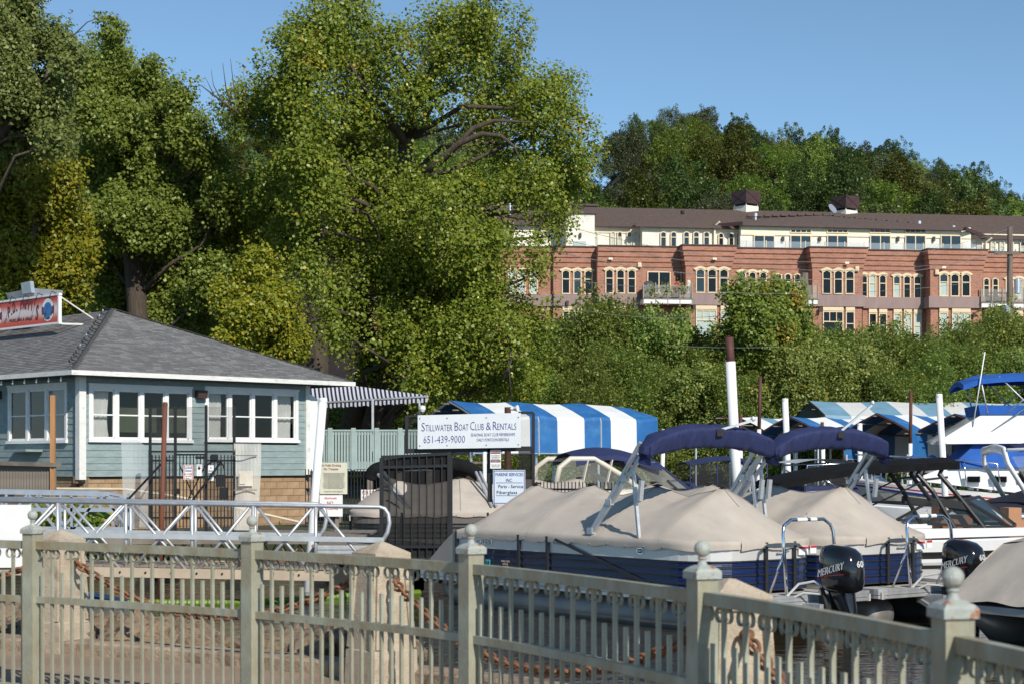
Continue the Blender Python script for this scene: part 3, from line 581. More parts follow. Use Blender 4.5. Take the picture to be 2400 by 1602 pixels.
# lower storey: cream lintels, transomed windows
for px, p, wpx, kind, tint in ((1341, 0, 46, 'grid', 0), (1381, 0, 22, 'tran', 0), (1444, .8, 46, 'grid', 2), (1484, .8, 20, 'tran', 0), (1655, 1.9, 50, 'grid', 2), (1700, 1.9, 24, 'tran', 2), (1952, 1.9, 50, 'grid', 0), (1992, 1.9, 22, 'tran', 0),
                              (2045, .8, 20, 'tran', 0), (2069, .8, 20, 'tran', 0), (2103, .8, 20, 'tran', 2), (2127, .8, 20, 'tran', 2), (2150, .8, 20, 'tran', 2), (2211, 1.9, 22, 'tran', 2), (2252, 1.9, 46, 'grid', 2), (2385, .8, 24, 'tran', 0), (1750, .8, 40, 'grid', 0)):
    window(kind, px, p, 728, 792, wpx, tint, .0)
    x = T(px, p); b = MB(); b.box((x, -p - .02, Z(722.5)), (wpx * 118 / F, .14, .27)); b.build('lintel', cream, bld)
# vents and wall boxes on the brick
for px, y, p in ((1431, 609, 1.1), (1675, 610, 2.2), (1985, 615, 2.2), (2212, 622, 2.2)):
    b = MB(); b.box((T(px, p), -p - .02, Z(y)), (.28, .06, .14)); b.build('vent', creamw, bld)
for px, y, p in ((1498, 622, .8), (2007, 628, 1.9), (2194, 633, 1.9)):
    b = MB(); b.box((T(px, p), -p - .1, Z(y)), (.26, .2, .34)); b.box((T(px, p), -p - .21, Z(y) - .03), (.14, .02, .2)); b.build('nest_box', cream, bld)
lampm = mat('dark_bronze', (.05, .025, .02), .5)
for px, y, p in ((1329, 711, .15), (1626, 722, 2.0), (1921, 725, 2.0), (2282, 733, 2.0), (1588, 649, .8)):
    b = MB(); b.box((T(px, p), -p - .1, Z(y)), (.18, .18, .32)); b.build('wall_lamp', lampm, bld)
# cream top storey, set back
zt0 = Z(580)
def cwall(pa, pc, back, z1, m=creamsh, zz=zt0):
    x0, x1 = T(pa, -back), T(pc, -back); b = MB(); b.box(((x0 + x1) / 2, back + 2.5, (zz + z1) / 2), (x1 - x0, 5, z1 - zz)); return b.build('upper_wall', m, bld)
zeave = PZ(527, 121)
cwall(1180, 1500, 2.6, zeave); cwall(1505, 1740, 1.6, zeave - .05); cwall(1735, 2275, .9, zq(1780, 525, .9), creamsh); cwall(2275, 2490, 2.4, zeave - .4)
# creamy boarding over the windows of the top storey
for pa, pc, bk, ya, yb in ((1180, 1500, 2.6, 527, 542), (1505, 1740, 1.6, 529, 540), (1735, 2275, .9, 527, 551), (2275, 2490, 2.4, 548, 560)):
    x0, x1 = T(pa, -bk), T(pc, -bk); b = MB(); za_, zb2 = zq(pa, ya, bk), zq(pa, yb, bk); b.box(((x0 + x1) / 2, bk - .02, (za_ + zb2) / 2), (x1 - x0 - .04, .1, za_ - zb2)); b.build('frieze', creamw, bld)
def uw(kind, pxs, bk, y0, y1, wpx, tint): [window(kind, x, -bk, y0, y1, wpx, tint, .08, True) for x in pxs]
uw('sarch', (1395, 1436, 1452, 1474, 1489, 1180, 1195), 2.6, 543, 580, 13, 2); uw('sarch', (1513, 1525), 2.4, 544, 580, 10, 0)
uw('sarch', (1554, 1578, 1608, 1631, 1655), 1.6, 543, 580, 15.5, 1); uw('sarch', (1689, 1713, 1731), 1.6, 546, 580, 14, 0)
uw('door', (1790, 1875.5, 1961.5, 2062, 2144, 2227), .9, 552, 587, 52, 1)
uw('four', (1876, 1961.5, 2061, 2144), .9, 537.5, 548, 53, 1)
uw('sarch', (2295, 2326, 2347, 2368, 2395), 2.4, 566, 598, 14, 2)
for px in (1834, 1920, 2103, 2187):
    b = MB(); b.box((T(px, -.9), .78, zq(px, 561, .9)), (.16, .2, .32)); b.build('wall_lamp', lampm, bld)
# glass terrace rail behind the parapet
b = MB(); b.box(((T(1735, .3) + T(2300, .3)) / 2, -.25, zc + .28), (T(2300, .3) - T(1735, .3), .02, .55)); b.build('terrace_glass', screenmat('terrace_glass', (.5, .6, .65), .22, .05, gloss=.2), bld)
for px in range(1750, 2300, 46):
    b = MB(); b.box((T(px, .3), -.25, zc + .3), (.05, .06, .62)); b.build('rail_post', cream, bld)
# roof
xl, xr = T(1175, 0), 42
ze, zr = zeave + .05, PZ(485, 128.5)
b = MB(); b.grid([[(xl, 2.2, ze), (xr, 2.2, ze - .45)], [(xl, 10, zr), (xr, 10, zr - .1)], [(xl, 20, ze), (xr, 20, ze)]]); b.quad((xl, 1.9, ze), (xl, 10, zr), (xl, 20, ze)); roof = b.build('roof', broof, bld)
b = MB(); xa, xb = T(1740, -.3), T(2262, -.3); zf = zq(1775, 521, .3); xm = T(1935, -7)
b.add([(xa, .55, zf), (xb, .55, zf - .1), (xa + 1.2, 7, zf + 1.2), (xb - 1.2, 7, zf + 1.0), (xm, 8.2, PZ(492, 126)), (xa - 2.2, 2.6, zf + .1), (xb + 2.2, 2.6, zf - .15)], [(0, 1, 4), (0, 4, 2), (1, 3, 4), (0, 2, 5), (1, 6, 3)]); b.build('hip_roof', broof, bld)
b = MB(); xc, xd = T(1490, -1), T(1742, -1); b.add([(xc, 1.25, ze - .1), (xd, 1.25, ze - .15), (xd, 5, ze + 1.15), (xc + 1.5, 5, ze + 1.15)], [(0, 1, 2, 3)]); b.build('hip_roof', broof, bld)
for (x0, y0, z0), (x1, y1, z1) in (((xl, 2.2, ze), (xc, 2.2, ze)), ((xc, 1.25, ze - .1), (xd, 1.25, ze - .15)), ((xa, .55, zf), (xb, .55, zf - .1)), ((xb + .1, 2.1, ze - .42), (xr, 2.1, ze - .5)), ((xa, .3, zf), (xa - 2.2, 1.9, zf - .05)), ((xb, .3, zf - .1), (xb + 2.2, 1.9, zf - .45))):
    b = MB(); b.bar((x0, y0, z0 - .1), (x1, y1, z1 - .1), .16, .24); b.build('gutter', brownm, roof)
for i in range(9):        # ridge vents along the hips
    for q, n_ in ((0, 9), (1, 8)):
        t = (i + .5) / 10; a = Vector((xm, 8.2, PZ(492, 126) + .06)); c = Vector((xa + 1.0, 5.5, zf + 1.15)) if q == 0 else Vector((xb - 1.0, 5.0, zf + .75)); p_ = a.lerp(c, t)
        b = MB(); b.box(p_, (.5, .34, .12)); b.build('ridge_vent', brownm, roof)
for px, y in ((1535, 502), (1577, 510), (1668, 510), (2275, 536)):
    b = MB(); b.box((T(px, -6), 6, PZ(y, 124)), (.16, .2, .22)); b.build('roof_vent', rubber, roof)
for px, y0, y1, d in ((1195, 475, 497, 122), (1769, 496, 518, 122), (2152, 507, 519, 123), (1598, 493, 503, 124), (2232, 517, 527, 123)):
    b = MB(); x = T(px, -(d - 118)); b.lathe([(.09, PZ(y1, d) - .3), (.09, PZ(y0, d) - .1), (.15, PZ(y0, d) - .1), (.15, PZ(y0, d) + .1), (.04, PZ(y0, d) + .16)], 10, (x, d - 118 - .2, 0)); b.build('flue', galv if px != 1598 else rubber, roof)
# stair tower at the left, two louvred chimneys
x0, x1 = T(1326, -.6), T(1393, -.6)
b = MB(); b.box(((x0 + x1) / 2, 3, (zt0 + Z(497)) / 2), (x1 - x0, 5, Z(497) - zt0)); tw = b.build('stair_tower', creamsh, bld)
b = MB(); b.box(((x0 + x1) / 2, 3, Z(487)), (x1 - x0 + .3, 5.3, .6)); b.box(((x0 + x1) / 2, 3, Z(477.5)), (x1 - x0 + .5, 5.5, .12)); b.build('tower_cap', brownm, tw)
b = MB(); b.box((T(1358, -.6), .47, Z(570)), (.9, .06, .45)); b.build('tower_window', blind, tw)
b = MB(); b.box((T(1359, -.6), .4, Z(549)), (.14, .2, .3)); b.build('wall_lamp', lampm, tw)
for px, y0, yl_, y1 in ((1748, 440, 471, 497), (1980, 448, 477, 500)):
    d = 128; x = T(px, -10); c = (x, 10, 0); k = d / F; rz = .55
    b = MB(); b.box((x, 10, (PZ(y1, d) - .8 + PZ(yl_ + 5, d)) / 2), (1.35, 1.35, PZ(yl_ + 5, d) - PZ(y1, d) + .8), rz); ch = b.build('chimney', creamsh, bld)
    b = MB(); b.box((x, 10, (PZ(yl_, d) + PZ(y0, d)) / 2), (1.55, 1.55, PZ(y0, d) - PZ(yl_, d)), rz)
    mtx = Matrix.Rotation(rz, 3, 'Z')
    for nv, tv in (((0, -1), (1, 0)), ((-1, 0), (0, 1))):
        zc_ = (PZ(yl_, d) + PZ(y0, d)) / 2
        for s in (1, -1): b.bar(mtx @ Vector((nv[0] * .785 - tv[0] * .75, nv[1] * .785 - tv[1] * .75, -.42 * s)) + Vector((x, 10, zc_)), mtx @ Vector((nv[0] * .785 + tv[0] * .75, nv[1] * .785 + tv[1] * .75, .42 * s)) + Vector((x, 10, zc_)), .05)
    b.build('louvre_box', brownm, ch)
    b = MB()
    for q in (-.6, .6):
        for r_ in (-.6, .6): b.box(mtx @ Vector((q, r_, 0)) + Vector((x, 10, PZ(yl_ + 2.5, d))), (.06, .06, .2))
    b.build('cap_post', galv, ch)
    b = MB(); b.box((x + 1.3, 10.6, PZ(y1 - 4, d)), (1.0, .9, .4)); b.build('roof_unit', galv, roof)
b = MB(); dp = Vector((T(1948, -8), 8, PZ(479, 126))); b.lathe([(.02, 0), (.25, .04), (.4, .14), (.42, .16)], 14); rot = Vector((.5, -.7, .5)).to_track_quat('Z', 'Y').to_matrix(); b.v = [tuple(rot @ Vector(q) + dp) for q in b.v]; b.bar(dp, dp + Vector((0, .1, -.6)), .06); b.build('satellite_dish', galv, roof)
# downpipes
for px, bk, y0, y1 in ((1505, 2.4, 532, 560), (1674, 1.5, 532, 580), (2310, 2.3, 555, 598)):
    b = MB(); b.bar((T(px, -bk), bk - .1, PZ(y1, 121)), (T(px, -bk), bk - .1, PZ(y0, 121)), .12); b.bar((T(px, -bk), bk - .1, PZ(y0, 121)), (T(px, -bk) + .3, bk - .4, PZ(y0, 121) + .3), .12); b.build('downpipe', creamw, bld)
# balconies
for pa, pc, p, proj in ((1508, 1622, .8, 1.4), (1870, 1917, .8, 2.3), (2300, 2400, .8, 1.4)):
    x0, x1 = T(pa, p + proj), T(pc, p + proj); zf_ = Z(703); y0, y1 = -p, -p - proj
    b = MB(); b.box(((x0 + x1) / 2, (y0 + y1) / 2, zf_ - .22), (x1 - x0, proj, .3)); bal = b.build('balcony', white, bld)
    b = MB(); b.box(((x0 + x1) / 2, (y0 + y1) / 2, zf_ - .03), (x1 - x0 + .1, proj + .1, .07)); b.build('balcony_deck', timber, bal)
    n_ = 4
    for i in range(n_ + 1):
        b = MB(); b.box((x0 + (x1 - x0) * i / n_, y1 + .03, zf_ + .3), (.07, .07, 1.5)); b.build('post', mat('taupe_post', (.3, .24, .2), .6), bal)
    b = MB(); b.box(((x0 + x1) / 2, y1 + .08, zf_ + .5), (x1 - x0, .015, .85)); b.build('glass_panel', clear, bal)
def on_bld(x, y, z): return Vector((F0.x, F0.y, 0)) + Matrix.Rotation(BRZ, 3, 'Z') @ Vector((x, y, z))
redc = mat('red_cushion', (.4, .02, .03), .7); zf_ = Z(703)
t = thing('patio_chair', 'red cushioned patio chair on the balcony beside the sliding door', 'chair', on_bld(T(1588, 1.5), -1.5, zf_), BRZ - .4)
b = MB(); b.box((0, 0, .4), (.6, .55, .14)); b.build('seat', redc, t); b = MB(); b.box((0, .3, .8), (.6, .14, .75), M=Matrix.Rotation(-.25, 3, 'X')); b.build('backrest', redc, t)
for q in (-.3, .3):
    b = MB(); b.bar((q, -.25, 0), (q, -.25, .6), .05); b.bar((q, -.25, .6), (q, .3, .6), .05); b.bar((q, .3, 0), (q, .3, .6), .05); b.build('leg', black, t)
t = thing('covered_grill', 'grey covered grill at the balcony end above the stone band', 'grill', on_bld(T(1520, 1.6), -1.6, zf_), BRZ)
b = MB(); b.lathe([(.42, 0), (.45, .7), (.4, 1.05), (.2, 1.2), (.02, 1.22)], 10); b.build('cover', mat('grey_cover', (.08, .08, .085), .7, bump=.4, bs=8), t)
t = thing('stone_urn', 'pale pineapple topped pillar at the corner of the balcony', 'ornament', on_bld(T(1612, 1.6), -1.8, zf_), 0)
b = MB(); b.lathe([(.2, 0), (.2, .1), (.14, .14), (.13, .8), (.2, .85), (.2, .92), (.1, .95), (.17, 1.05), (.15, 1.25), (.03, 1.36)], 12); b.build('pillar', mat('pale_stone', (.6, .58, .5), .8), t, True)
for i, px in enumerate((1527, 1560, 1596)):
    rg3 = np.random.default_rng(200 + i); t = thing('potted_plant', ['orange flowering plant in a pot beside the covered grill', 'leafy pot plant in the middle of the balcony', 'pot of green leaves beside the red patio chair'][i], 'plant', on_bld(T(px, 1.9), -1.9, zf_))
    b = MB(); b.lathe([(.14, 0), (.2, .3), (.21, .32)], 10); b.build('pot', tanwood, t)
    put('foliage', leaves('foliage', rg3.normal(size=(160, 3)) * .2 + np.array([0, 0, .6]), .16, rg3, G2), t)
t = thing('patio_table', 'dark patio table with chairs pulled in on the balcony by the utility pole', 'table', on_bld(T(2345, 1.6), -1.5, zf_), BRZ)
b = MB(); b.box((0, 0, .72), (1.5, .8, .05)); b.build('table_top', black, t)
for q in (-.6, .6):
    for r_ in (-.3, .3): b = MB(); b.bar((q, r_, 0), (q, r_, .7), .05); b.build('leg', black, t)
# utility poles and wires
polem = mat('pole_wood', (.19, .15, .12), .9, var=.25, vs=4, st=(3, 3, .3), bump=.4)
UP = []
for px, y0, D_, lab in ((2367, 533, 108, 'tall wooden utility pole with crossarm and transformer'), (1885, 640, 106, 'shorter weathered wooden pole behind the round tree')):
    x = PX(px, D_); zt = PZ(y0, D_); t = thing('utility_pole', lab, 'utility pole', (x, D_, 2)); h = zt - 2
    b = MB(); b.tube([(0, 0, 0), (0, 0, h)], [.26 if px > 2000 else .3, .17 if px > 2000 else .25], 9); b.build('pole', polem, t)
    if px > 2000:
        zc_ = PZ(595, D_) - 2; b = MB(); b.box((-.2, -.2, zc_), (1.7, .12, .14)); b.build('crossarm', polem, t)
        for q in (-.9, -.5, .3): b = MB(); b.lathe([(.03, 0), (.06, .05), (.05, .16), (.02, .2)], 8, (q, -.2, zc_ + .07)); b.build('insulator', galv, t)
        b = MB(); b.lathe([(.05, 0), (.2, .03), (.21, .85), (.15, .95), (.05, 1.0)], 14, (.42, -.25, PZ(690, D_) - 2)); b.build('transformer', galv, t)
        b = MB(); b.tube([(-.1, -.3, PZ(745, D_) - 2), (-.6, -.6, PZ(741, D_) - 2), (-.9, -.7, PZ(744, D_) - 2)], .03, 6); b.lathe([(.04, .1), (.14, .08), (.16, -.2), (.02, -.22)], 10, (-.95, -.7, PZ(746, D_) - 2)); b.build('street_light', galv, t)
        b = MB(); b.box((-.35, -.35, PZ(725, D_) - 2), (.35, .35, .4), .6); b.build('flood_light', galv, t)
wirem = mat('wire', (.2, .2, .2), .6)
for i, (a, c, sag, r_) in enumerate(((P(2367, 536, 108), P(1290, 520, 80), 2.0, 0.012), (P(2367, 536, 108), P(2600, 545, 100), .2, 0.012), (P(2345, 590, 108), P(1250, 580, 75), 1.6, 0.015), (P(2375, 590, 108), P(1250, 548, 75), 1.4, 0.012), (P(2360, 650, 108), P(1200, 640, 78), 1.0, 0.012), (P(1885, 700, 106), P(1200, 690, 85), 1.2, 0.011), (P(510, 368, 110), P(640, 400, 100), .3, 0.018), (P(0, 326, 90), P(200, 318, 90), .1, 0.015), (P(0, 384, 90), P(180, 376, 90), .1, 0.018), (P(510, 425, 100), P(640, 450, 100), .2, 0.018), (P(1560, 808, 94), P(1830, 812, 94), .1, 0.012))):
    pts = [a.lerp(c, k / 14) - Vector((0, 0, sag * 4 * (k / 14) * (1 - k / 14))) for k in range(15)]
    b = MB(); b.tube(pts, r_, 5); tag(b.build('overhead_wire', wirem), ['overhead wire from the pole top down across the cream storey', 'short wire running off the pole top towards the roof end', 'overhead wire crossing the brick cornice', 'overhead wire rising across the stair tower', 'overhead wire passing the arched brick windows', 'low wire crossing the stone band beside the round tree', 'wire against the sky between poplar and cottonwood', 'upper wire through the maple crown', 'double wire over the yellowing tree', 'lower wire between poplar and cottonwood', 'lowest wire in front of the bank trees'][i], 'wire')
# ------------------------------------------------------------------ waterside bar (local x along the lit facade, y along the shaded one)
W0 = Vector((-11.2, 44.35, 0)); S2 = math.sqrt(.5)
bar = thing('waterside_bar', 'teal clapboard waterside bar with grey shingled hip roof and white windows', 'building', W0, R(45))
def tr(px): k = (px - 1200) / F; return (11.2 + k * 44.35) / (S2 * (1 - k))
def tl(px): k = (px - 1200) / F; return -(11.2 + 44.35 * k) / (S2 * (1 + k))
def zr_(y, px): return PZ(y, 44.35 + S2 * tr(px))
def zl_(y, px): return PZ(y, 44.35 + S2 * tl(px))
XE, ZS, ZW = tr(715), 1.28, 3.92
sidm = mat('teal_clapboard', (.235, .3, .295), .7, var=.14, vs=2.5, c2=(.3, .365, .36), c2t=.58, c2s=3, st=(1, 1, 4), bump=.15, bs=30)
WR = [(tr(206.5), tr(447.5), zr_(1029, 330), zr_(901, 206), 4), (tr(478), tr(697), zr_(1029, 590), zr_(908, 478), 4)]
WL = [(tl(160), tl(22), zl_(1031, 90), zl_(903, 90), 3)]
def boards(facade, x0, x1, wins):
    z = ZS; h = .172
    while z < ZW - .02:
        h_ = min(h, ZW - z); cuts = [x0]
        for a, c, zb, zt, n_ in sorted(wins):
            if z + h_ > zb + .01 and z < zt - .01: cuts += [a + .02, c - .02]
        cuts.append(x1)
        for a, c in zip(cuts[::2], cuts[1::2]):
            if c - a < .03: continue
            sec = [(0, z - .02), (-.032, z - .02), (-.014, z + h_), (0, z + h_)]
            pts = [(a, y, zz) if facade == 'r' else (y, a, zz) for y, zz in sec]; off = (c - a, 0, 0) if facade == 'r' else (0, c - a, 0)
            b = MB(); b.slab(pts, off); b.build('siding_board', sidm, bar)
        z += h
boards('r', .06, XE, WR); boards('l', .06, 9, WL)
for c, d in (((-.02, -.02, (ZS + ZW) / 2 - .05), (.2, .2, ZW - ZS + .1)), ((XE + .05, -.02, (ZS + ZW) / 2), (.14, .12, ZW - ZS))):
    b = MB(); b.box(c, d); b.build('corner_board', oldwhite, bar)
b = MB(); b.slab([(XE + .14, -.05, ZS + .1), (XE + .5, -.05, ZS + .1), (XE + .42, -.05, ZS + 2.2), (XE + .14, -.05, ZS + 2.35)], (0, .06, 0)); b.build('end_panel', white, bar)
# concrete block base
blockm = [mat('tan_block%d' % i, c, .95, var=.15, vs=6, bump=.8, bs=40) for i, c in enumerate(((.36, .235, .13), (.33, .215, .12), (.39, .26, .15)))]
bb = [MB().box((0, 0, 0), (.405, .2, .19)).mesh('block', m_) for m_ in blockm]
for r_ in range(8):
    z = ZS - .1 - r_ * .2
    for i in range(19):
        x = i * .415 + (.2 if r_ % 2 else 0)
        if x < XE + .1: put('block', rnd.choice(bb), bar, (x + .1, .12 + rnd.uniform(-.004, .004), z))
        if i < 13: put('block', rnd.choice(bb), bar, (.12, x + .3, z), rz=R(90))
b = MB(); b.box((XE / 2 + .1, .16, .5), (XE + .1, .1, 1.5)); b.box((.17, 4, .5), (.1, 8, 1.5)); b.build('mortar', mat('mortar', (.22, .16, .11), .95), bar)
# windows with sashes, panes and curtains
curt = mat('white_curtain', (.7, .68, .62), .9, var=.05)
def bar_window(facade, a, c, zb, zt, n_, curtains):
    def pt(u, y, z): return (u, y, z) if facade == 'r' else (y, u, z)
    b = MB(); fr = .1
    def bx(u0, u1, z0, z1, y0, y1):
        p0, p1 = Vector(pt(u0, y0, z0)), Vector(pt(u1, y1, z1)); b.box((p0 + p1) / 2, [abs(q) for q in (p1 - p0)])
    bx(a - .03, c + .03, zb - .08, zb, -.1, .04); bx(a, c, zt - .1, zt + .0, -.06, .04); bx(a - .02, c + .02, zt, zt + .05, -.08, .03)
    pitch = (c - a - fr) / n_
    for i in range(n_ + 1): bx(a + i * pitch, a + i * pitch + fr * (1.25 if 0 < i < n_ else 1), zb, zt - .1, -.055, .04)
    zm = zb + (zt - .1 - zb) * .49
    sash = .035
    for i in range(n_):
        u0, u1 = a + i * pitch + fr * 1.1, a + (i + 1) * pitch
        bx(u0, u1, zm - .018, zm + .018, -.03, .02)
        bx(u0, u0 + sash, zb, zt - .1, -.025, .03); bx(u1 - sash, u1, zb, zt - .1, -.025, .03); bx(u0, u1, zb, zb + .06, -.025, .03); bx(u0, u1, zt - .15, zt - .1, -.025, .03)
    o = b.build('window', white, bar)
    for i in range(n_):
        u0, u1 = a + i * pitch + fr * 1.1 + sash, a + (i + 1) * pitch - sash
        for z0, z1 in ((zb + .06, zm - .018), (zm + .018, zt - .15)):
            q = MB(); q.add([pt(u0, 0, z0), pt(u1, 0, z0), pt(u1, 0, z1), pt(u0, 0, z1)], [(0, 1, 2, 3) if facade == 'r' else (3, 2, 1, 0)]); q.build('pane', pane_clear, o)
    for i, f0, f1 in curtains:
        u0, u1 = a + i * pitch + fr + (pitch - fr) * f0, a + i * pitch + fr + (pitch - fr) * f1
        q = MB(); q.grid([[pt(u0 + (u1 - u0) * k / 24 * (1 - .12 * math.sin(math.pi * s) if f0 == 0 else 1) + .01 * math.sin(s * 9 + k), .12 + .028 * math.sin(k * 2.2 + math.sin(s * 4)) + .01 * math.sin(k * .9), zb + .02 + (zt - zb - .1) * (1 - s)) for k in range(25)] for s in (0, .2, .4, .5, .6, .8, 1)]); q.build('curtain', curt, o, True)
bar_window('r', *WR[0], [(0, 0, .9), (1, 0, .22)]); bar_window('r', *WR[1], [(0, .08, .8), (3, .02, .92)]); bar_window('l', *WL[0], [(0, .3, 1.)])
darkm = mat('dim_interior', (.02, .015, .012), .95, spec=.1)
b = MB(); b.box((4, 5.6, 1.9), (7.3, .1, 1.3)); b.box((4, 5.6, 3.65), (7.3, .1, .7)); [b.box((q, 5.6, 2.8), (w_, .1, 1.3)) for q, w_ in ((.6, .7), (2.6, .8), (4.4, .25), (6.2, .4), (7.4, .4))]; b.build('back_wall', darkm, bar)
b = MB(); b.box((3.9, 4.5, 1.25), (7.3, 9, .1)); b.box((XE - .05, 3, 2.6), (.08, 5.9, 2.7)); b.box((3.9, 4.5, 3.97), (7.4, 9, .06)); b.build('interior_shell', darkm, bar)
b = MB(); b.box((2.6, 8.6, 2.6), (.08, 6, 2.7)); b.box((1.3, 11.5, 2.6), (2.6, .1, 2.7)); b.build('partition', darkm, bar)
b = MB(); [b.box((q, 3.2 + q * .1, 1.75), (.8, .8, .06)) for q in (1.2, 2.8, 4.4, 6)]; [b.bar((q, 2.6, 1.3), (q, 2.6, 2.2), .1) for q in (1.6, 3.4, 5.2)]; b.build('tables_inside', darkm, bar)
# roof
EV = Vector((-.6, -.6)); ER = Vector((8.65, -.6)); AP = Vector((4.0, 4.9, 6.12)); ZE = 3.98; YB = 14
roofm = mat('grey_roof_base', (.06, .06, .06), .95)
b = MB(); b.add([(-.6, -.6, ZE), (8.65, -.6, ZE), (8.65, YB, ZE), (-.6, YB, ZE), AP, (4.0, YB, 6.12), (-.6, -.6, ZE - .12), (8.65, -.6, ZE - .12), (8.65, YB, ZE - .12), (-.6, YB, ZE - .12)], [(0, 1, 4), (1, 2, 5, 4), (0, 4, 5, 3), (6, 9, 8, 7), (0, 6, 7, 1), (1, 7, 8, 2), (3, 9, 6, 0)])
rf = b.build('roof', roofm, bar)
b = MB(); b.box((4.02, -.63, ZE - .055), (9.36, .05, .12)); b.box((-.63, 6.7, ZE - .055), (.05, 14.6, .12)); b.build('fascia', mat('peeling_fascia', (.72, .71, .68), .65, var=.08, vs=2, c2=(.3, .25, .19), c2t=.66, c2s=5, st=(1, 1, 5)), rf)
for q in (0, 1):
    b = MB(); b.slab([(-.62, -.62, ZE + .02), (-.5, -.62, ZE + .02), AP + Vector((.06, 0, .04)), AP + Vector((-.06, 0, .04))], (0, 0, .02)) if q == 0 else b.slab([(8.6, -.62, ZE + .02), (8.7, -.55, ZE + .02), AP + Vector((.06, .05, .04)), AP + Vector((0, -.06, .04))], (0, 0, .02))
    b.build('hip_cap', roofm, rf)
SHC = [(.175, .172, .172), (.135, .133, .134), (.21, .205, .2), (.155, .15, .152)]
shm = [mat('grey_shingle%d' % i, c, .95, var=.25, vs=14, bump=.4, bs=60) for i, c in enumerate(SHC)]
tabs = []
def course_tabs(org, ex, up, length_fn, nco, slope_len):
    for c in range(nco):
        s = c / nco; x0, x1 = length_fn(s); x = x0 - rnd.uniform(0, .3)
        while x < x1 - .05:
            wt = rnd.uniform(.2, .38); a, e = max(x, x0), min(x + wt - .012, x1); x += wt
            if e - a > .04: tabs.append((org + ex * a + up * (s * slope_len), ex, up, e - a, slope_len / nco * 1.12, rnd.randrange(4)))
upF = Vector((0, 5.5, 2.14)); lF = upF.length; upF.normalize(); upL = Vector((4.6, 0, 2.14)); lL = upL.length; upL.normalize()
course_tabs(Vector((-.6, -.6, ZE)), Vector((1, 0, 0)), upF, lambda s: (4.6 * s, 9.25 - 4.65 * s), 40, lF)
course_tabs(Vector((-.6, -.6, ZE)), Vector((0, 1, 0)), upL, lambda s: (5.5 * s, 10.2), 36, lL)
tabs.sort(key=lambda t_: (t_[0] + t_[1] * .1 - Vector((.5, .5, ZE + .6))).length)
tm = MB().slab([(0, 0, .004), (1, 0, .004), (1, 0, .022), (0, 0, .022)], (0, 1, -.014))
tmesh = [tm.mesh('shingle', m_) for m_ in shm]
rest = [MB() for _ in range(4)]
for i, (o_, ex, up, wt, ht, k) in enumerate(tabs):
    nn = ex.cross(up); nn = nn if nn.z > 0 else -nn; mt = Matrix((ex * wt, up * ht, nn)).transposed()
    if i < 300:
        q = put('shingle', tmesh[k], rf); m4 = mt.to_4x4(); m4.translation = o_; q.matrix_basis = m4
    else: rest[k].add([mt @ Vector(v) + o_ for v in tm.v], tm.f)
for k in range(4): tag(rest[k].build('shingle_field', shm[k], rf), kind='stuff')
# string of bulbs up the hip and under the eave
b = MB(); pts = [Vector((-.55, -.55, ZE + .06)).lerp(AP + Vector((-.05, 0, .08)), k / 20) + Vector((-.02, 0, .02 * (k % 2))) for k in range(21)]; b.tube(pts, .012, 5); ls = b.build('light_string', rubber, rf)
for p_ in pts[1:-1:1]:
    b = MB(); b.tube([p_, p_ + Vector((-.12, .05, .03))], .012, 4); b.lathe([(.012, 0), (.028, .03), (.02, .07), (.004, .085)], 8, p_ + Vector((-.13, .05, .03))); b.build('bulb', chrome if rnd.random() < .15 else rubber, ls)
for q in range(8):
    b = MB(); b.lathe([(.012, 0), (.02, -.05), (.03, -.1), (.005, -.13)], 8, (-.58, .0 + q * .62, ZE - .15)); b.build('eave_bulb', white, rf)
for p_ in ((tr(466), -.1, 3.5), (-.1, tl(2), 3.5)):
    b = MB(); b.box(p_, (.3, .2, .22)); b.build('flood_lamp', lampm, bar)
b = MB(); b.box((-.3, 2.6, 1.95), (.5, 1.5, .06)); b.build('shelf_roof', sidm, bar)
# rooftop sign (the figures on its emblems are left out)
sgx = 2.2
def ys_(px): k = (px - 1200) / F; return (-11.2 + S2 * sgx - k * (44.35 + S2 * sgx)) / (S2 * (1 + k))
def ds_(px): return 44.35 + S2 * (sgx + ys_(px))
yr, yl_ = ys_(143), ys_(-75); zb_, zt_ = PZ(757, ds_(143)), PZ(690, ds_(143))
sg = thing('rooftop_sign', 'long red and white bar sign with round emblems standing on the shingled roof', 'sign', W0 + Matrix.Rotation(R(45), 3, 'Z') @ Vector((sgx, yr, zb_)), R(45))
Ls = yl_ - yr; Hs = zt_ - zb_
gm = bpy.data.materials.new('red_fade_print'); gm.use_nodes = True; n = gm.node_tree.nodes; l = gm.node_tree.links
tc = n.new('ShaderNodeTexCoord'); sp = n.new('ShaderNodeSeparateXYZ'); l.new(tc.outputs['Object'], sp.inputs[0]); mr = n.new('ShaderNodeMapRange'); mr.inputs[2].default_value = Hs; l.new(sp.outputs[2], mr.inputs[0])
rp = n.new('ShaderNodeValToRGB'); cr = rp.color_ramp; cr.elements[0].color = (.55, .02, .02, 1); cr.elements[1].color = (.55, .02, .02, 1)
for p_, c in ((.2, (.65, .12, .06, 1)), (.42, (.75, .62, .6, 1)), (.55, (.75, .66, .64, 1)), (.8, (.65, .1, .06, 1))): e = cr.elements.new(p_); e.color = c
l.new(mr.outputs[0], rp.inputs[0]); l.new(rp.outputs[0], n['Principled BSDF'].inputs['Base Color'])
b = MB(); b.box((-.045, Ls / 2, Hs / 2), (.07, Ls, Hs)); b.build('panel', gm, sg)
b = MB(); [b.box((-.045, Ls / 2, z), (.11, Ls + .1, .06)) for z in (0, Hs)]; [b.box((-.045, q, Hs / 2), (.1, .06, Hs - .07)) for q in (0, Ls)]; b.build('frame', white, sg)
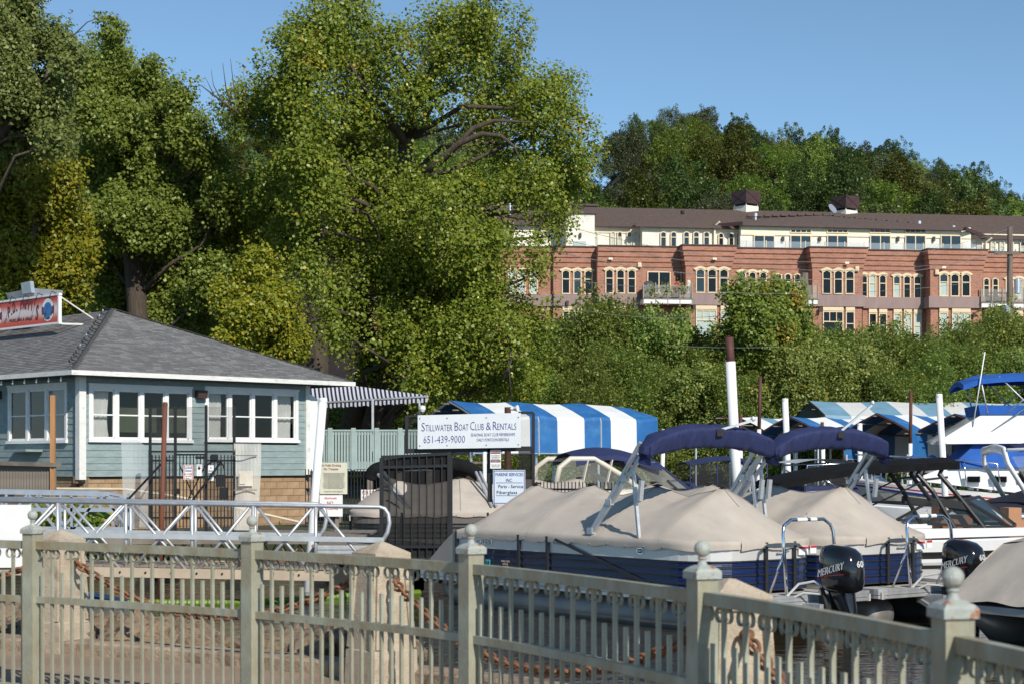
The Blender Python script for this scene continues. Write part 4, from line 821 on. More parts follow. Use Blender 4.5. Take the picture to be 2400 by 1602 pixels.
b = MB(); b.bar((0, .0, Hs - .08), (1.5, .25, .05), .035); b.bar((0, 0, -.02), (1.5, .25, .05), .05); b.bar((0, Ls * .5, Hs - .08), (1.5, Ls * .5, .05), .035); b.build('brace', oldwhite, sg)
dred = mat('dark_red_print', (.2, .02, .025), .5); rgt, upv = (0, -1, 0), (0, 0, 1)
def sy(px): return ys_(px) - yr
word = "P.D. PAPPY'S"; xs_ = np.linspace(sy(28), sy(92), len(word))
wl_ = abs(xs_[1] - xs_[0])
for i, c in enumerate(word):
    if c in ' ': continue
    u = (i / (len(word) - 1) - .5) * 2; hgt = .3 * (1.3 if c == 'S' else 1); zz = .34 + .2 * (1 - u * u) - (.16 if c == 'S' else 0)
    for mm, sc, dx in ((blackink, 1.1, -.084), (dred, 1., -.088)): text(c, hgt * sc, (dx, xs_[i], zz - (.015 if sc > 1 else 0)), rgt, (0, -.15 * u, 1), mm, sg, fit=(wl_ * (.26 if c in ".'" else .92) + (.024 if sc > 1 else 0)), off=.02 if sc > 1 else .005)
text('MUSIC BAR & GRILL', .085, (-.085, sy(54), .18), rgt, upv, blackink, sg, fit=abs(sy(29) - sy(81)))
for pc in (118, -3):
    yc, zc_ = sy(pc), Hs * .5; rx = .36; rz_ = .34
    for r0_, mm, dx in ((1, blackink, -.081), (.97, white, -.083), (.64, blueink if False else mat('blue_print', (.03, .16, .4), .5), -.087)):
        b = MB(); b.add([(dx, yc + rx * r0_ * math.cos(a), zc_ + rz_ * r0_ * math.sin(a)) for a in np.linspace(0, 2 * math.pi, 32, endpoint=False)], [tuple(range(32))]); b.build('emblem', mm, sg)
    for a0, a1 in ((-.45, .35), (math.pi - .35, math.pi + .45)):
        b = MB(); A = np.linspace(a0, a1, 8); b.add([(-.085, yc + rx * r_ * math.cos(a), zc_ + rz_ * r_ * math.sin(a)) for r_ in (.64, .97) for a in A], [(i, i + 1, 9 + i, 8 + i) for i in range(7)]); b.build('emblem_band', dred, sg)
    for i, c in enumerate('STILLWATER, MN'):
        a = math.pi * (1.14 + .72 * i / 13); text(c, .07, (-.088, yc - rx * .8 * math.cos(a), zc_ + rz_ * .84 * math.sin(a)), (0, math.sin(a), math.cos(a)), (0, math.cos(a), -math.sin(a)), blackink, sg, squash=1.1)
for q in np.linspace(.1, Ls - .1, 8):
    b = MB(); b.tube([(-.02, q, Hs), (-.25, q, Hs + .08), (-.3, q, Hs - .06)], .012, 5); b.lathe([(.02, 0), (.035, -.06), (.01, -.09)], 7, (-.3, q, Hs - .06)); b.build('sign_lamp', rubber, sg)
t = thing('rooftop_fan', 'grey sheet metal fan hood on the roof behind the bar sign', 'vent', W0 + Matrix.Rotation(R(45), 3, 'Z') @ Vector((3.3, ys_(85) + 2.1, 6.3)), R(45))
b = MB(); b.add([(-.3, -.55, 0), (-.3, .75, 0), (.5, .75, 0), (.5, -.55, 0), (-.45, -.7, .6), (-.45, .9, .55), (.6, .9, .55), (.6, -.7, .6)], [(0, 1, 5, 4), (1, 2, 6, 5), (2, 3, 7, 6), (3, 0, 4, 7)]); b.build('hood', galv, t)
b = MB(); b.slab([(-.5, -.75, .45), (-.5, -.2, .45), (-.55, -.2, .78), (-.55, -.75, .8)], (.12, 0, 0)); b.build('flap', galv, t)
b = MB(); b.box((0, 0, -.15), (.7, 1.0, .3)); b.build('kerb_box', galv, t)
# teal deck with railing beside the bar
D0, D1 = P(716, 1007, 50.6), P(1010, 1006, 50.6)
dk = thing('deck', 'teal painted deck with close baluster railing beside the bar', 'deck', (D0.x, D0.y, 0))
def dp_(t_, z, back=0.): q = D0.lerp(D1, t_); return Vector((q.x - D0.x + back * .4, q.y - D0.y + back, z))
b = MB(); b.bar(dp_(0, 2.58), dp_(1, 2.58), .14, .05); b.bar(dp_(0, 2.5), dp_(1, 2.5), .04, .1); b.build('top_rail', mat('pale_teal_rail', (.33, .41, .39), .7, var=.1, vs=3), dk)
b = MB(); b.bar(dp_(0, 1.52), dp_(1, 1.52), .05, .28); b.build('rim_board', MATS['pale_teal_rail'], dk)
b = MB(); b.slab([dp_(0, 1.6), dp_(1, 1.6), dp_(1, 1.6, 4), dp_(0, 1.6, 4)], (0, 0, .06)); b.build('deck_floor', timber, dk)
railm = mat('pale_teal_rail', (.33, .41, .39), .7, var=.1, vs=3)
bl = MB().box((0, 0, 0), (.06, .04, 1.12)).mesh('baluster', railm); pm = MB().box((0, 0, 0), (.13, .11, 1.25)).mesh('post', railm)
for i in range(43): put('baluster', bl if i % 8 else pm, dk, dp_((i + .5) / 43, 2.0 if i % 8 else 2.03) + Vector((0, -.03, 0)))
for i in range(5):
    b = MB(); q = dp_(i / 4 * .96 + .02, 0, .1); b.bar((q.x, q.y, -.3), (q.x, q.y, 1.5), .16); b.build('leg', timber, dk)
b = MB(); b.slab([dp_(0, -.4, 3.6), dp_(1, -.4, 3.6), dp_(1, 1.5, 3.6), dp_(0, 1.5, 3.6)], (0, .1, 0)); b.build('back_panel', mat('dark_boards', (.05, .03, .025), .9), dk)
# striped awning over the deck
A_, B_, C_, E_ = P(720, 944, 53.5), P(1002, 928, 52.5), P(714, 888, 56), P(1000, 925, 54)
aw = thing('striped_awning', 'navy and white striped awning reaching out over the deck', 'awning', (A_.x, A_.y, 0))
navyf = mat('navy_fabric', (.012, .014, .05), .85, var=.15); whitef = mat('grey_white_fabric', (.6, .6, .62), .85, var=.06)
for par, mm, nm in ((0, navyf, 'navy_stripes'), (1, whitef, 'white_stripes')):
    b = MB(); N = 58
    for i in range(N):
        if i % 2 != par: continue
        t0, t1 = i / N, (i + 1) / N; a0, a1, c0, c1 = A_.lerp(B_, t0), A_.lerp(B_, t1), C_.lerp(E_, t0), C_.lerp(E_, t1); mid0, mid1 = a0.lerp(c0, .5) - Vector((0, 0, .05)), a1.lerp(c1, .5) - Vector((0, 0, .05)); dz = Vector((0, .02, -.17))
        v0, v1 = a0 + dz, a1 + dz + Vector((0, 0, -.02 * (i % 3)))
        b.grid([[c0, c1], [mid0, mid1], [a0, a1], [v0, v1]])
    b.build(nm, mm, aw, world=True)
b = MB(); b.bar(A_, B_, .05); b.bar(A_, C_, .05); b.bar(B_, E_, .05); b.bar(B_.lerp(A_, .45), B_.lerp(A_, .45) - Vector((0, 0, 1.6)), .07); b.bar(B_ + Vector((-.25, .1, 0)), B_ + Vector((-.25, .1, -1.5)), .05); b.build('frame', alu, aw, world=True)
b = MB(); q = P(990, 958, 52.4); b.lathe([(.02, .12), (.09, .1), (.1, 0), (.06, -.08), (.01, -.1)], 10, q); tag(b.build('security_camera', white), 'white dome camera hanging at the outer corner of the awning', 'camera')
# grey timber balustrade and post at the bar's terrace
t = thing('terrace_balustrade', 'weathered grey board balustrade with dark cap rail below the bar windows', 'railing', (PX(60, 43), 43, 0)); k = 43 / F
b = MB(); b.bar((PX(-40, 43) - t.location.x, 0, PZ(1083, 43)), (PX(135, 42) - t.location.x, -1, PZ(1088, 42)), .3, .1); b.build('cap_rail', timber, t)
pl = MB().box((0, 0, 0), (.085, .03, .75)).mesh('board', timber)
for i in range(26):
    f = i / 25; put('board', pl, t, (PX(-40 + 168 * f, 43 - f) - t.location.x, -f, PZ(1122, 43 - f) + rnd.uniform(-.01, .01)), rz=rnd.uniform(-.1, .1))
b = MB(); b.bar((PX(-40, 43) - t.location.x, .1, PZ(1150, 43)), (PX(135, 42) - t.location.x, -.9, PZ(1152, 42)), .06, .14); b.build('bottom_rail', timber, t)
b = MB(); q = P(124, 925, 42); b.box((q.x, q.y, (q.z - .6) / 2), (.115, .115, q.z + .6)); tag(b.build('wooden_post', tanwood), 'slim tan wooden post standing before the bar window', 'post')
# ------------------------------------------------------------------ painted steel fence in front
fencem = mat('grey_green_fence_paint', (.33, .345, .27), .55, var=.18, vs=9, c2=(.26, .2, .11), c2t=.54, c2s=4, bump=.2, bs=60, st=(1, 1, .5), c2w=.14)  # brown patches are dirt and also stand in for shade on the rail faces
finm = mat('worn_finial_paint', (.36, .385, .35), .6, var=.1, vs=12, c2=(.33, .13, .05), c2t=.6, c2s=22, bump=.3, bs=50, c2w=.03)
FP = [(-7.1, 13.7), (-5.25, 12.95), (-3.37, 12.0), (-1.644, 10.8), (-.223, 9.3), (.814, 7.3), (1.408, 5.45), (1.72, 3.5), (1.85, 1.5)]
fc = thing('fence', 'grey green painted steel fence with ball finials and scrolled pickets', 'fence', (FP[4][0], FP[4][1], 0)); fo = fc.location
fpts = [Vector(p) for p in FP]
def fcurve(i, t):
    p0, p1, p2, p3 = fpts[i - 1], fpts[i], fpts[i + 1], fpts[i + 2]
    return .5 * ((2 * p1) + (p2 - p0) * t + (2 * p0 - 5 * p1 + 4 * p2 - p3) * t * t + (3 * p1 - p0 - 3 * p2 + p3) * t ** 3)
postme = MB().box((0, 0, .55), (.1, .1, 1.12)).mesh('post', fencem)
q = MB(); q.box((0, 0, 1.124), (.122, .122, .03)); q.add([(x * a, y * a, z) for a, z in ((.061, 1.139), (.05, 1.152), (.026, 1.166)) for x, y in ((-1, -1), (1, -1), (1, 1), (-1, 1))], [(i * 4 + j, i * 4 + (j + 1) % 4, i * 4 + 4 + (j + 1) % 4, i * 4 + 4 + j) for i in range(2) for j in range(4)] + [(8, 9, 10, 11)])
q.lathe([(.026, 1.16), (.018, 1.178), (.015, 1.188), (.02, 1.193), (.02, 1.199), (.014, 1.203)] + [(.036 * math.sin(a), 1.236 - .036 * math.cos(a)) for a in np.linspace(.42, math.pi - .02, 10)], 18)
finme = q.mesh('finial', finm, False)
pick = {}
for tall in (0, 1): pick[tall] = MB().box((0, 0, (.03 + (1.0 if tall else .84)) / 2), (.019, .019, (.97 if tall else .81))).mesh('picket', fencem)
sc = []
for s in (-1, 1):
    q = MB(); A = np.linspace(-.25 * math.pi, 1.55 * math.pi, 15); rows = []
    for a in A:
        x, z = s * (.037 + .03 * math.cos(math.pi - a)), .966 + .033 * math.sin(a)
        x2, z2 = s * (.037 + .0255 * math.cos(math.pi - a)), .966 + .0285 * math.sin(a)
        rows.append([(x, -.009, z), (x, .009, z), (x2, .009, z2), (x2, -.009, z2)])
    q.grid(rows, close=True); sc.append(q.mesh('scroll', fencem))
for i in range(1, 8):
    p = fpts[i]; tn = (fcurve(i, .02) - fcurve(i, 0)).normalized() if i < 7 else (fpts[7] - fpts[6]).normalized(); rz = math.atan2(tn.y, tn.x)
    o = put('post', postme, fc, (p.x - fo.x, p.y - fo.y, 0), rz + rnd.uniform(-.02, .02)); put('finial', finme, o, rz=rnd.choice((0, 1, 2, 3)) * R(90))
    if i == 7: break
    ln = [fcurve(i, k / 12) for k in range(13)]
    for z, h, wd, nm in ((1.027, .055, .045, 'top_rail'), (.646, .045, .04, 'middle_rail'), (.03, .03, .04, 'bottom_rail')):
        b = MB(); rows = []
        for k, pt in enumerate(ln):
            t_ = (ln[min(k + 1, 12)] - ln[max(k - 1, 0)]).normalized(); nv = Vector((-t_.y, t_.x)) * wd / 2
            a, c = pt + nv, pt - nv; rows.append([(a.x, a.y, z + h / 2), (a.x, a.y, z - h / 2), (c.x, c.y, z - h / 2), (c.x, c.y, z + h / 2)])
        b.grid(rows, close=True); b.build(nm, fencem, fc, world=True)
    for k in range(1, 22):
        t_ = k / 22; pt = fcurve(i, t_); tv = fcurve(i, t_ + .01) - fcurve(i, t_ - .01); rz = math.atan2(tv.y, tv.x); tall = k % 2 == 0
        o = put('picket', pick[tall], fc, (pt.x - fo.x, pt.y - fo.y, 0), rz)
        if tall:
            for m_ in sc: put('scroll', m_, o)
    for k, s in ((.35, 1), (21.65, 0)):
        pt = fcurve(i, k / 22); tv = fcurve(i, .5) - fcurve(i, .48); put('scroll', sc[s], fc, (pt.x - fo.x, pt.y - fo.y, 0), math.atan2(tv.y, tv.x))
# ------------------------------------------------------------------ stone bollards and rusty chains
bolm = mat('bollard_concrete', (.47, .39, .29), .95, var=.14, vs=9, bump=.6, bs=80, c2=(.27, .18, .11), c2t=.62, c2s=5)
BP = [(-6.9, 16.0), (-3.87, 14.6), (-.95, 12.4), (1.08, 8.45), (2.05, 4.4)]
blabel = [None, 'tapered tan stone bollard beside the fence post with the white banner behind', 'tapered tan stone bollard in front of the black mesh gate', 'tapered tan stone bollard in front of the blue pontoon boat', None]
for i in (1, 2, 3):
    x, y = BP[i]; rz = (math.atan2(BP[i + 1][1] - BP[i - 1][1], BP[i + 1][0] - BP[i - 1][0])); H = 1.03
    t = thing('bollard', blabel[i], 'bollard', (x, y, 0), rz)
    def sq(h, z): return [(-h, -h, z), (h, -h, z), (h, h, z), (-h, h, z)]
    q = MB(); q.grid([sq(.195, -.1), sq(.185, .25), sq(.172, .26), sq(.138, .86), sq(.134, .88)], close=True); q.build('shaft', bolm, t)
    for s, ax in ((-1, 0), (1, 0), (-1, 1), (1, 1)):        # raised edge strips leave a sunk panel on each face
        for e in (-1, 1):
            q = MB(); f0, f1 = .173, .14
            a0, a1 = Vector((e * .15, s * f0, .27)), Vector((e * .118, s * f1, .86))
            pts = [a0 + Vector((-.02, 0, 0)), a0 + Vector((.02, 0, 0)), a1 + Vector((.02, 0, 0)), a1 + Vector((-.02, 0, 0))]
            if ax: pts = [Vector((p_.y, p_.x, p_.z)) for p_ in pts]
            q.slab(pts, (0, s * .016, 0) if not ax else (s * .016, 0, 0)); q.build('edge_strip', bolm, t)
    q = MB(); q.grid([sq(.134, .875), sq(.155, .885), sq(.153, .955), sq(.02, H), sq(.001, H + .003)], close=True); q.build('cap', bolm, t)
    q = MB(); q.tube([(.155, 0, .77), (.2, 0, .77)], .03, 8); q.tube([(-.155, 0, .77), (-.2, 0, .77)], .03, 8); q.build('chain_eye', rust, t)
lm_ = MB(); rows = []
for k in range(14):
    a = 2 * math.pi * k / 14; cx, cz = .026 * np.sign(math.cos(a)) * abs(math.cos(a)) ** .6, 0
    c = Vector((.05 * math.cos(a) * (1 + .12 * abs(math.cos(a))), .03 * math.sin(a), 0)); nrm = Vector((math.cos(a), math.sin(a) * 1.4, 0)).normalized()
    rows.append([c + nrm * .0115 * math.cos(w_) + Vector((0, 0, .0115 * math.sin(w_))) for w_ in np.linspace(0, 2 * math.pi, 6, endpoint=False)])
lm_.grid(rows + [rows[0]], close=True); linkme = lm_.mesh('link', rust, True)
clab = ['rusty chain hanging from the outermost bollard at the path edge', 'long rusty chain sagging in front of the green hose', 'rusty chain sagging in front of the pontoon tubes', 'rusty chain dropping away below the outboard motor']
for i in range(4):
    a, c = Vector((*BP[i], .77)), Vector((*BP[i + 1], .77)); dr = (c - a).normalized(); a += dr * .2; c -= dr * .2; L = (c - a).length
    sag = (.3, .38, .42, .4)[i]; t = thing('chain', clab[i], 'chain', a); N = int(L * 1.05 / .077)
    cu = [a.lerp(c, s / N) - Vector((0, 0, sag * (1 - (2 * s / N - 1) ** 2))) for s in range(N + 1)]
    for s in range(N):
        d = (cu[s + 1] - cu[s]); m_ = d.to_track_quat('X', 'Z').to_matrix() @ Matrix.Rotation((R(45) if s % 2 else R(-45)) + rnd.uniform(-.2, .2), 3, 'X'); o = put('link', linkme, t); m4 = m_.to_4x4(); m4.translation = (cu[s] + cu[s + 1]) / 2 - a; o.matrix_basis = m4
# ------------------------------------------------------------------ gangways, docks
GX0, GX1 = PX(-70, 28.6), PX(889, 28.6)
def gz(x, kind):
    f = (x - PX(0, 28.6)) / (PX(889, 28.6) - PX(0, 28.6)); return {'t': .978, 'm': .425, 'b': -.18}[kind] - .105 * f
gw = thing('gangway', 'tubular aluminium truss gangway crossing in front of the bar', 'gangway', (GX1, 28.6, 0))
for dd, xe, vx in ((0., PX(889, 28.6), (-25, 135, 295, 450, 593, 740)), (1.25, PX(742, 29.85), (-12, 152, 306, 458, 598))):
    D_ = 28.6 + dd; rad = .036
    b = MB(); pts = [(GX0, D_, gz(GX0, 't')), (xe, D_, gz(xe, 't'))]; zt = gz(xe, 't')
    pts += [(xe + .09, D_, zt - .03), (xe + .15, D_, zt - .12), (xe + .17, D_, zt - .27), (xe + .14, D_, zt - .42), (xe, D_, zt - .68)]
    b.tube(pts, rad, 10); b.build('handrail', alu, gw, True, True)
    b = MB(); b.bar((GX0, D_ - .03, gz(GX0, 'm')), (xe + .08, D_ - .03, gz(xe, 'm')), .05, .085); b.build('middle_chord', aluw, gw, world=True)
    b = MB(); b.bar((GX0, D_ - .02, gz(GX0, 'b')), (xe - .8, D_ - .02, gz(xe, 'b')), .08, .16); b.build('bottom_chord', mat('tan_chord', (.45, .36, .26), .7, var=.12), gw, world=True)
    X = [PX(v, D_) for v in vx]
    for x in X:
        b = MB(); b.tube([(x, D_, gz(x, 'b')), (x, D_, gz(x, 't'))], .03, 8); b.build('upright', alu, gw, True, True)
    for x0, x1 in zip(X, X[1:] + ([PX(889, 28.6)] if dd == 0 else [])):
        for u, v in (((x0 + .06, 't'), (x1 - .06, 'b')), ((x1 - .06, 't'), (x0 + .06, 'b'))):
            if dd == 0 and x1 == PX(889, 28.6) and u[0] > v[0]: continue
            b = MB(); b.tube([(u[0], D_ + .02, gz(u[0], u[1]) - (.03 if u[1] == 't' else 0)), (v[0], D_ + .02, gz(v[0], v[1]))], .026, 8); b.build('brace', alu, gw, True, True)
plm = MB().box((0, 0, 0), (.145, 1.2, .04)).mesh('plank', timber); x = GX0
while x < PX(780, 29): put('plank', plm, gw, (x - GX1, .62, gz(x, 'b') + .1 + rnd.uniform(-.004, .004))); x += .153
b = MB(); b.box((PX(36, 28.52), 28.5, PZ(1255, 28.5)), (76 * 28.5 / F, .02, 1.05)); tag(b.build('banner', white), 'plain white banner tied to the truss gangway', 'banner')
for px in range(-20, 760, 60):      # bolts along the wooden chord
    b = MB(); x = PX(px, 28.5); b.lathe([(.018, 0), (.018, .02), (.005, .024)], 8); b.v = [(a_, -c_, d_) for a_, d_, c_ in b.v]; b.v = [(v[0] + x, v[1] + 28.54, v[2] + gz(x, 'b')) for v in b.v]; b.build('bolt', rubber, gw, world=True)
g2 = thing('gangway_ramp', 'smaller square tube aluminium gangway sloping behind the truss gangway', 'gangway', (PX(258, 36), 36, 0)); bl2 = mat('blue_grey_aluminium', (.42, .47, .53), .45, .5, var=.1)
def g2p(px, y, D_): return P(px, y, D_)
for dd in (0, 1.3):
    D_ = 36 + dd; s = 1 - dd * .02; b = MB(); ox = -20 * dd
    b.bar(g2p(-40 + ox, 1151 - dd * 2, D_), g2p(258 + ox, 1156 - dd * 2, D_), .06, .09); b.tube([g2p(258 + ox, 1156 - dd * 2, D_), g2p(280 + ox, 1160, D_), g2p(298 + ox, 1172, D_), g2p(309 + ox, 1195, D_), g2p(312 + ox, 1238, D_)], .04, 6); b.build('handrail', bl2, g2, world=True)
    for y, h in ((1165, .03), (1193, .08), (1240, .13)):
        b = MB(); b.bar(g2p(-40 + ox, y - 1, D_), g2p(306 + ox, y + 1, D_), .05, h); b.build('chord', bl2, g2, world=True)
    for px in (15, 168, 300): b = MB(); b.bar(g2p(px + ox, 1154, D_), g2p(px + ox, 1240, D_), .05); b.build('upright', bl2, g2, world=True)
    for px, sgn in ((92, -1), (92, 1), (238, -1), (238, 1)): b = MB(); b.bar(g2p(px + ox, 1156, D_), g2p(px + ox + sgn * 66, 1239, D_), .05); b.build('brace', bl2, g2, world=True)
lime = mat('lime_plastic', (.13, .22, .02), .5, var=.15, c2=(.1, .12, .02), c2t=.6, c2s=2)
b = MB(); b.tube([g2p(212, 1196, 36.5), g2p(240, 1203, 36.4), g2p(262, 1211, 36.3)], .075, 10); tag(b.build('foam_tube', lime, None, True), 'short fat lime green tube resting on the smaller gangway', 'tube')
dock = thing('dock', 'wooden floating dock on steel trusses in front of the bar', 'dock', (PX(560, 36.5), 36.5, .1)); ox = dock.location.x
X0, X1 = PX(270, 36), PX(860, 36)
pm_ = MB().box((0, 0, 0), (.185, 3.0, .05)).mesh('plank', timber); x = X0
while x < X1: put('plank', pm_, dock, (x - ox, rnd.uniform(-.03, .03), .0)); x += .195
b = MB(); b.box(((X0 + X1) / 2 - ox, -1.5, -.08), (X1 - X0, .06, .14)); b.build('fascia', timber, dock)
dgm = mat('rusted_truss', (.2, .1, .06), .8, var=.4, vs=3, c2=(.5, .4, .25), c2t=.58, c2s=2)
for s in (-1.4, 1.4):
    b = MB(); b.bar((X0 - ox, s, -.52), (X1 - ox, s, -.52), .05); x = X0
    while x < X1: b.bar((x - ox, s, -.16), (x + .2 - ox, s, -.52), .022); b.bar((x + .4 - ox, s, -.16), (x + .2 - ox, s, -.52), .022); x += .4
    b.build('truss', dgm, dock)
for x in (X0 + .8, (X0 + X1) / 2, X1 - 1):
    b = MB(); b.tube([(x - ox, -1.2, -.72), (x - ox, 1.2, -.72)], .25, 12); b.build('float', rubber, dock)
dk2 = thing('finger_dock', 'aluminium edged finger dock under the boat club gate', 'dock', (PX(910, 32.6), 32.6, -.02)); ox = dk2.location.x; X0, X1 = PX(748, 32), PX(1120, 32); x = X0
p2 = MB().box((0, 0, 0), (.15, 2.4, .04)).mesh('plank', timber)
while x < X1: put('plank', p2, dk2, (x - ox, 0, .1)); x += .158
b = MB(); [b.box(((X0 + X1) / 2 - ox, -1.22, z), (X1 - X0, .05, .06)) for z in (.07, -.005, -.08)]; b.box(((X0 + X1) / 2 - ox, -1.2, 0), (X1 - X0, .03, .22)); b.build('edge_rail', alu, dk2)
b = MB(); [b.box((q - ox, 0, -.5), (1.0, 2, .45)) for q in (X0 + .8, (X0 + X1) / 2, X1 - .8)]; b.build('float', rubber, dk2)
# floating green hose and dark hose tail
hs_pts = [P(300, 1413, 29.1), P(420, 1414, 29), P(560, 1413, 29.1), P(680, 1408, 29.6), P(800, 1400, 30.4), P(900, 1394, 31), P(985, 1392, 31.3)]
hv = catmull([p_ for p_ in hs_pts], 30); hv = [Vector((p_.x, p_.y, WZ + .03)) for p_ in hv]
b = MB(); b.tube(hv, [.055 + .012 * (i % 2) for i in range(len(hv))], 8); tag(b.build('corrugated_hose', lime), 'long lime green corrugated hose floating beyond the rocks', 'hose')
b = MB(); hv2 = catmull([Vector((p_.x, p_.y, WZ + .03)) for p_ in (P(203, 1395, 31), P(235, 1396, 30.5), P(262, 1402, 30), P(300, 1413, 29.1))], 8); b.tube(hv2, .045, 7); tag(b.build('hose_tail', mat('blue_plastic', (.03, .14, .4), .4)), 'blue end of hose trailing in the water beside the bollard', 'hose')
# plants on the bank behind the smaller gangway
for i, (px, y) in enumerate(((110, 1215), (160, 1218), (195, 1222))):
    rg3 = np.random.default_rng(300 + i); p_ = P(px, y, 39.5); C = rg3.normal(size=(1500, 3)) * np.array([.3, .3, .2])
    t = thing('bank_plant', 'small green plant on the bank seen through the smaller gangway', 'plant', (p_.x, p_.y, p_.z), group='plants behind the smaller gangway')
    put('foliage', leaves('foliage', C, .07, rg3, G4 if i % 2 else G2), t); b = MB(); b.tube([(0, 0, -.5), (0, 0, .1)], .02, 5); b.build('stem', bark, t)
# ------------------------------------------------------------------ locked dock gate with wire screens
GD = 36.6
def gx(px): return PX(px, GD)
gt = thing('dock_gate', 'black barred dock gate with wire mesh screens and notices', 'gate', (gx(455), GD, .12)); g0 = gt.location
def gp(px, y, dy=0.): q = P(px, y, GD); return Vector((q.x - g0.x, dy, q.z - g0.z))
for px, y0 in ((352, 953), (411, 950), (483, 948), (549, 948)):
    b = MB(); b.bar(gp(px, 1248), gp(px, y0), .055); b.build('post', black, gt)
for (a, c) in (((352, 1057), (411, 1057)), ((411, 1057), (483, 1057)), ((483, 1057), (549, 1057)), ((352, 1078), (411, 1078)), ((483, 1078), (549, 1078)), ((352, 1212), (549, 1212)), ((411, 1064), (483, 1064))):
    b = MB(); b.bar(gp(*a), gp(*c), .04); b.build('rail', black, gt)
bm_ = MB().box((0, 0, 0), (.02, .02, 170 * GD / F)).mesh('bar', black)
for i in range(24):
    px = 357 + i * 8.05
    if min(abs(px - q) for q in (411, 483)) > 3: put('bar', bm_, gt, gp(px, 1150))
for a, c in (((420, 1088), (466, 1190)), ((482, 1086), (425, 1200))): b = MB(); b.bar(gp(*a, .03), gp(*c, .03), .025); b.build('cross_brace', black, gt)
for a, c in (((392, 1072, -.05), (320, 1172, -1.0)), ((520, 1080, -.05), (418, 1246, -1.2))): b = MB(); b.bar(gp(*a), gp(*c), .035); b.build('stay', black, gt)
b = MB(); A = np.linspace(-.2, math.pi, 9); b.tube([gp(505 + 20 * math.cos(a), 1094 - 14 * math.sin(a), -.03) for a in A], .018, 6); b.build('hoop', black, gt)
scr = screenmat('dark_wire_mesh', (.03, .03, .03), .3, .6)
b = MB(); b.quad(gp(352, 1057, .04), gp(549, 1057, .04), gp(549, 952, .04), gp(352, 952, .04)); b.build('wire_screen', scr, gt)
b = MB(); b.quad(gp(352, 1250, .04), gp(411, 1250, .04), gp(411, 1057, .04), gp(352, 1057, .04)); b.quad(gp(483, 1250, .04), gp(549, 1250, .04), gp(549, 1057, .04), gp(483, 1057, .04)); b.build('wire_screen', screenmat('dense_wire_mesh', (.03, .03, .03), .42, .6), gt)
for px, y, w_, h_ in ((503, 1070, .12, .12), (470, 1071, .2, .06), (518, 1125, .2, .26), (524, 1155, .16, .26), (416, 1150, .12, .12)):
    b = MB(); b.box(gp(px, y, -.03), (w_, .08, h_)); b.build('lock_box', black, gt)
def notice(name, label, x0, y0, x1, y1, D_, lines, back=white, border=None, rz=0., cat='sign', dep=.02):
    """flat notice: lines = (text, capital height in rows, row of baseline, column of centre, material, squash)"""
    c = P((x0 + x1) / 2, (y0 + y1) / 2, D_); k = D_ / F; t = thing(name, label, cat, c, rz)
    b = MB(); b.box((0, 0, 0), ((x1 - x0) * k, dep, (y1 - y0) * k)); b.build('panel', back, t)
    if border:
        b = MB(); W_, H_ = (x1 - x0) * k / 2, (y1 - y0) * k / 2; e = .012 * max(1, W_ / .3)
        for s in (-1, 1): b.box((0, -dep / 2 - .002, s * (H_ - e * 1.5)), (2 * W_ - e, .004, e)); b.box((s * (W_ - e * 1.5), -dep / 2 - .002, 0), (e, .004, 2 * H_ - 4.2 * e))
        b.build('border', border, t)
    for tx, h, yb, xc, m_, sq_ in lines: text(tx, h * k, ((xc - (x0 + x1) / 2) * k, -dep / 2 - .003, ((y0 + y1) / 2 - yb) * k), (1, 0, 0), (0, 0, 1), m_, t, squash=sq_, fit=sq_ * k if sq_ > 2 else None)
    return t
notice('gate_notice', 'white locked gates notice with red border on the dock gate', 430, 1088, 453, 1123, GD - .06, [('Locked', 5, 1096.5, 441.5, blueink, 16), ('Gates', 5, 1103.5, 441.5, blueink, 15), ('NO ACCESS', 3.6, 1111, 441.5, redink, 20), ('On or Off', 3, 1116, 441.5, blackink, 14), ('Docks', 3, 1121, 440, blackink, .7)], border=redink)
t = notice('diamond_notice', 'small white notice with a black diamond on the dock gate', 461, 1087, 473, 1114, GD - .06, [('PRIVATE', 2.2, 1091.5, 467, redink, .6), ('- - -', 2, 1107, 467, redink, .8), ('- - -', 2, 1111, 467, blackink, .8)])
b = MB(); kk = (GD - .06) / F; b.add([(x * kk, -.014, z * kk) for x, z in ((0, -3 + 3), (4, 3.5 + 1), (0, 9), (-4, 4.5))], [(0, 1, 2, 3)]); b.build('diamond', blackink, t)
notice('a_dock_plate', 'small white A dock plate on the dock gate', 488, 1089, 501, 1107, GD - .06, [('A', 5, 1097, 494.5, blueink, .9), ('DOCK', 4.2, 1104.5, 494.5, blueink, 10)])
notice('blue_plate', 'little white and blue plate under the A dock plate', 488, 1116, 501, 1125, GD - .06, [('==', 3, 1122, 494, blueink, 1)])
poly = screenmat('milky_sheet', (.5, .55, .55), .5, .35); wrap = screenmat('pale_wire_wrap', (.62, .6, .54), .72, .7)
b = MB(); rows = [[P(284 + f * (350 - 284) + (6 * s if f < .3 else 0), 1030 + (28 * max(0, f - .55) ** 1.5 * 3 if s == 0 else 0) + s * 205, GD + .1 * math.sin(f * 3)) for f in np.linspace(0, 1, 8)] for s in np.linspace(0, 1, 5)]; b.grid(rows); tag(b.build('plastic_sheet', poly), 'milky plastic sheet fixed beside the dock gate', 'sheet')
t = thing('wrapped_screen', 'pale wire screen with a pinned paper beside the dock gate', 'screen', P(580, 1140, GD))
b = MB(); b.grid([[P(548 + f * (64 - 12 * max(0, s - .3)), 1038 + s * 203, GD - .05 + .06 * math.sin(f * 5 + s * 4)) for f in np.linspace(0, 1, 9)] for s in np.linspace(0, 1, 9)]); b.build('mesh', wrap, t, world=True)
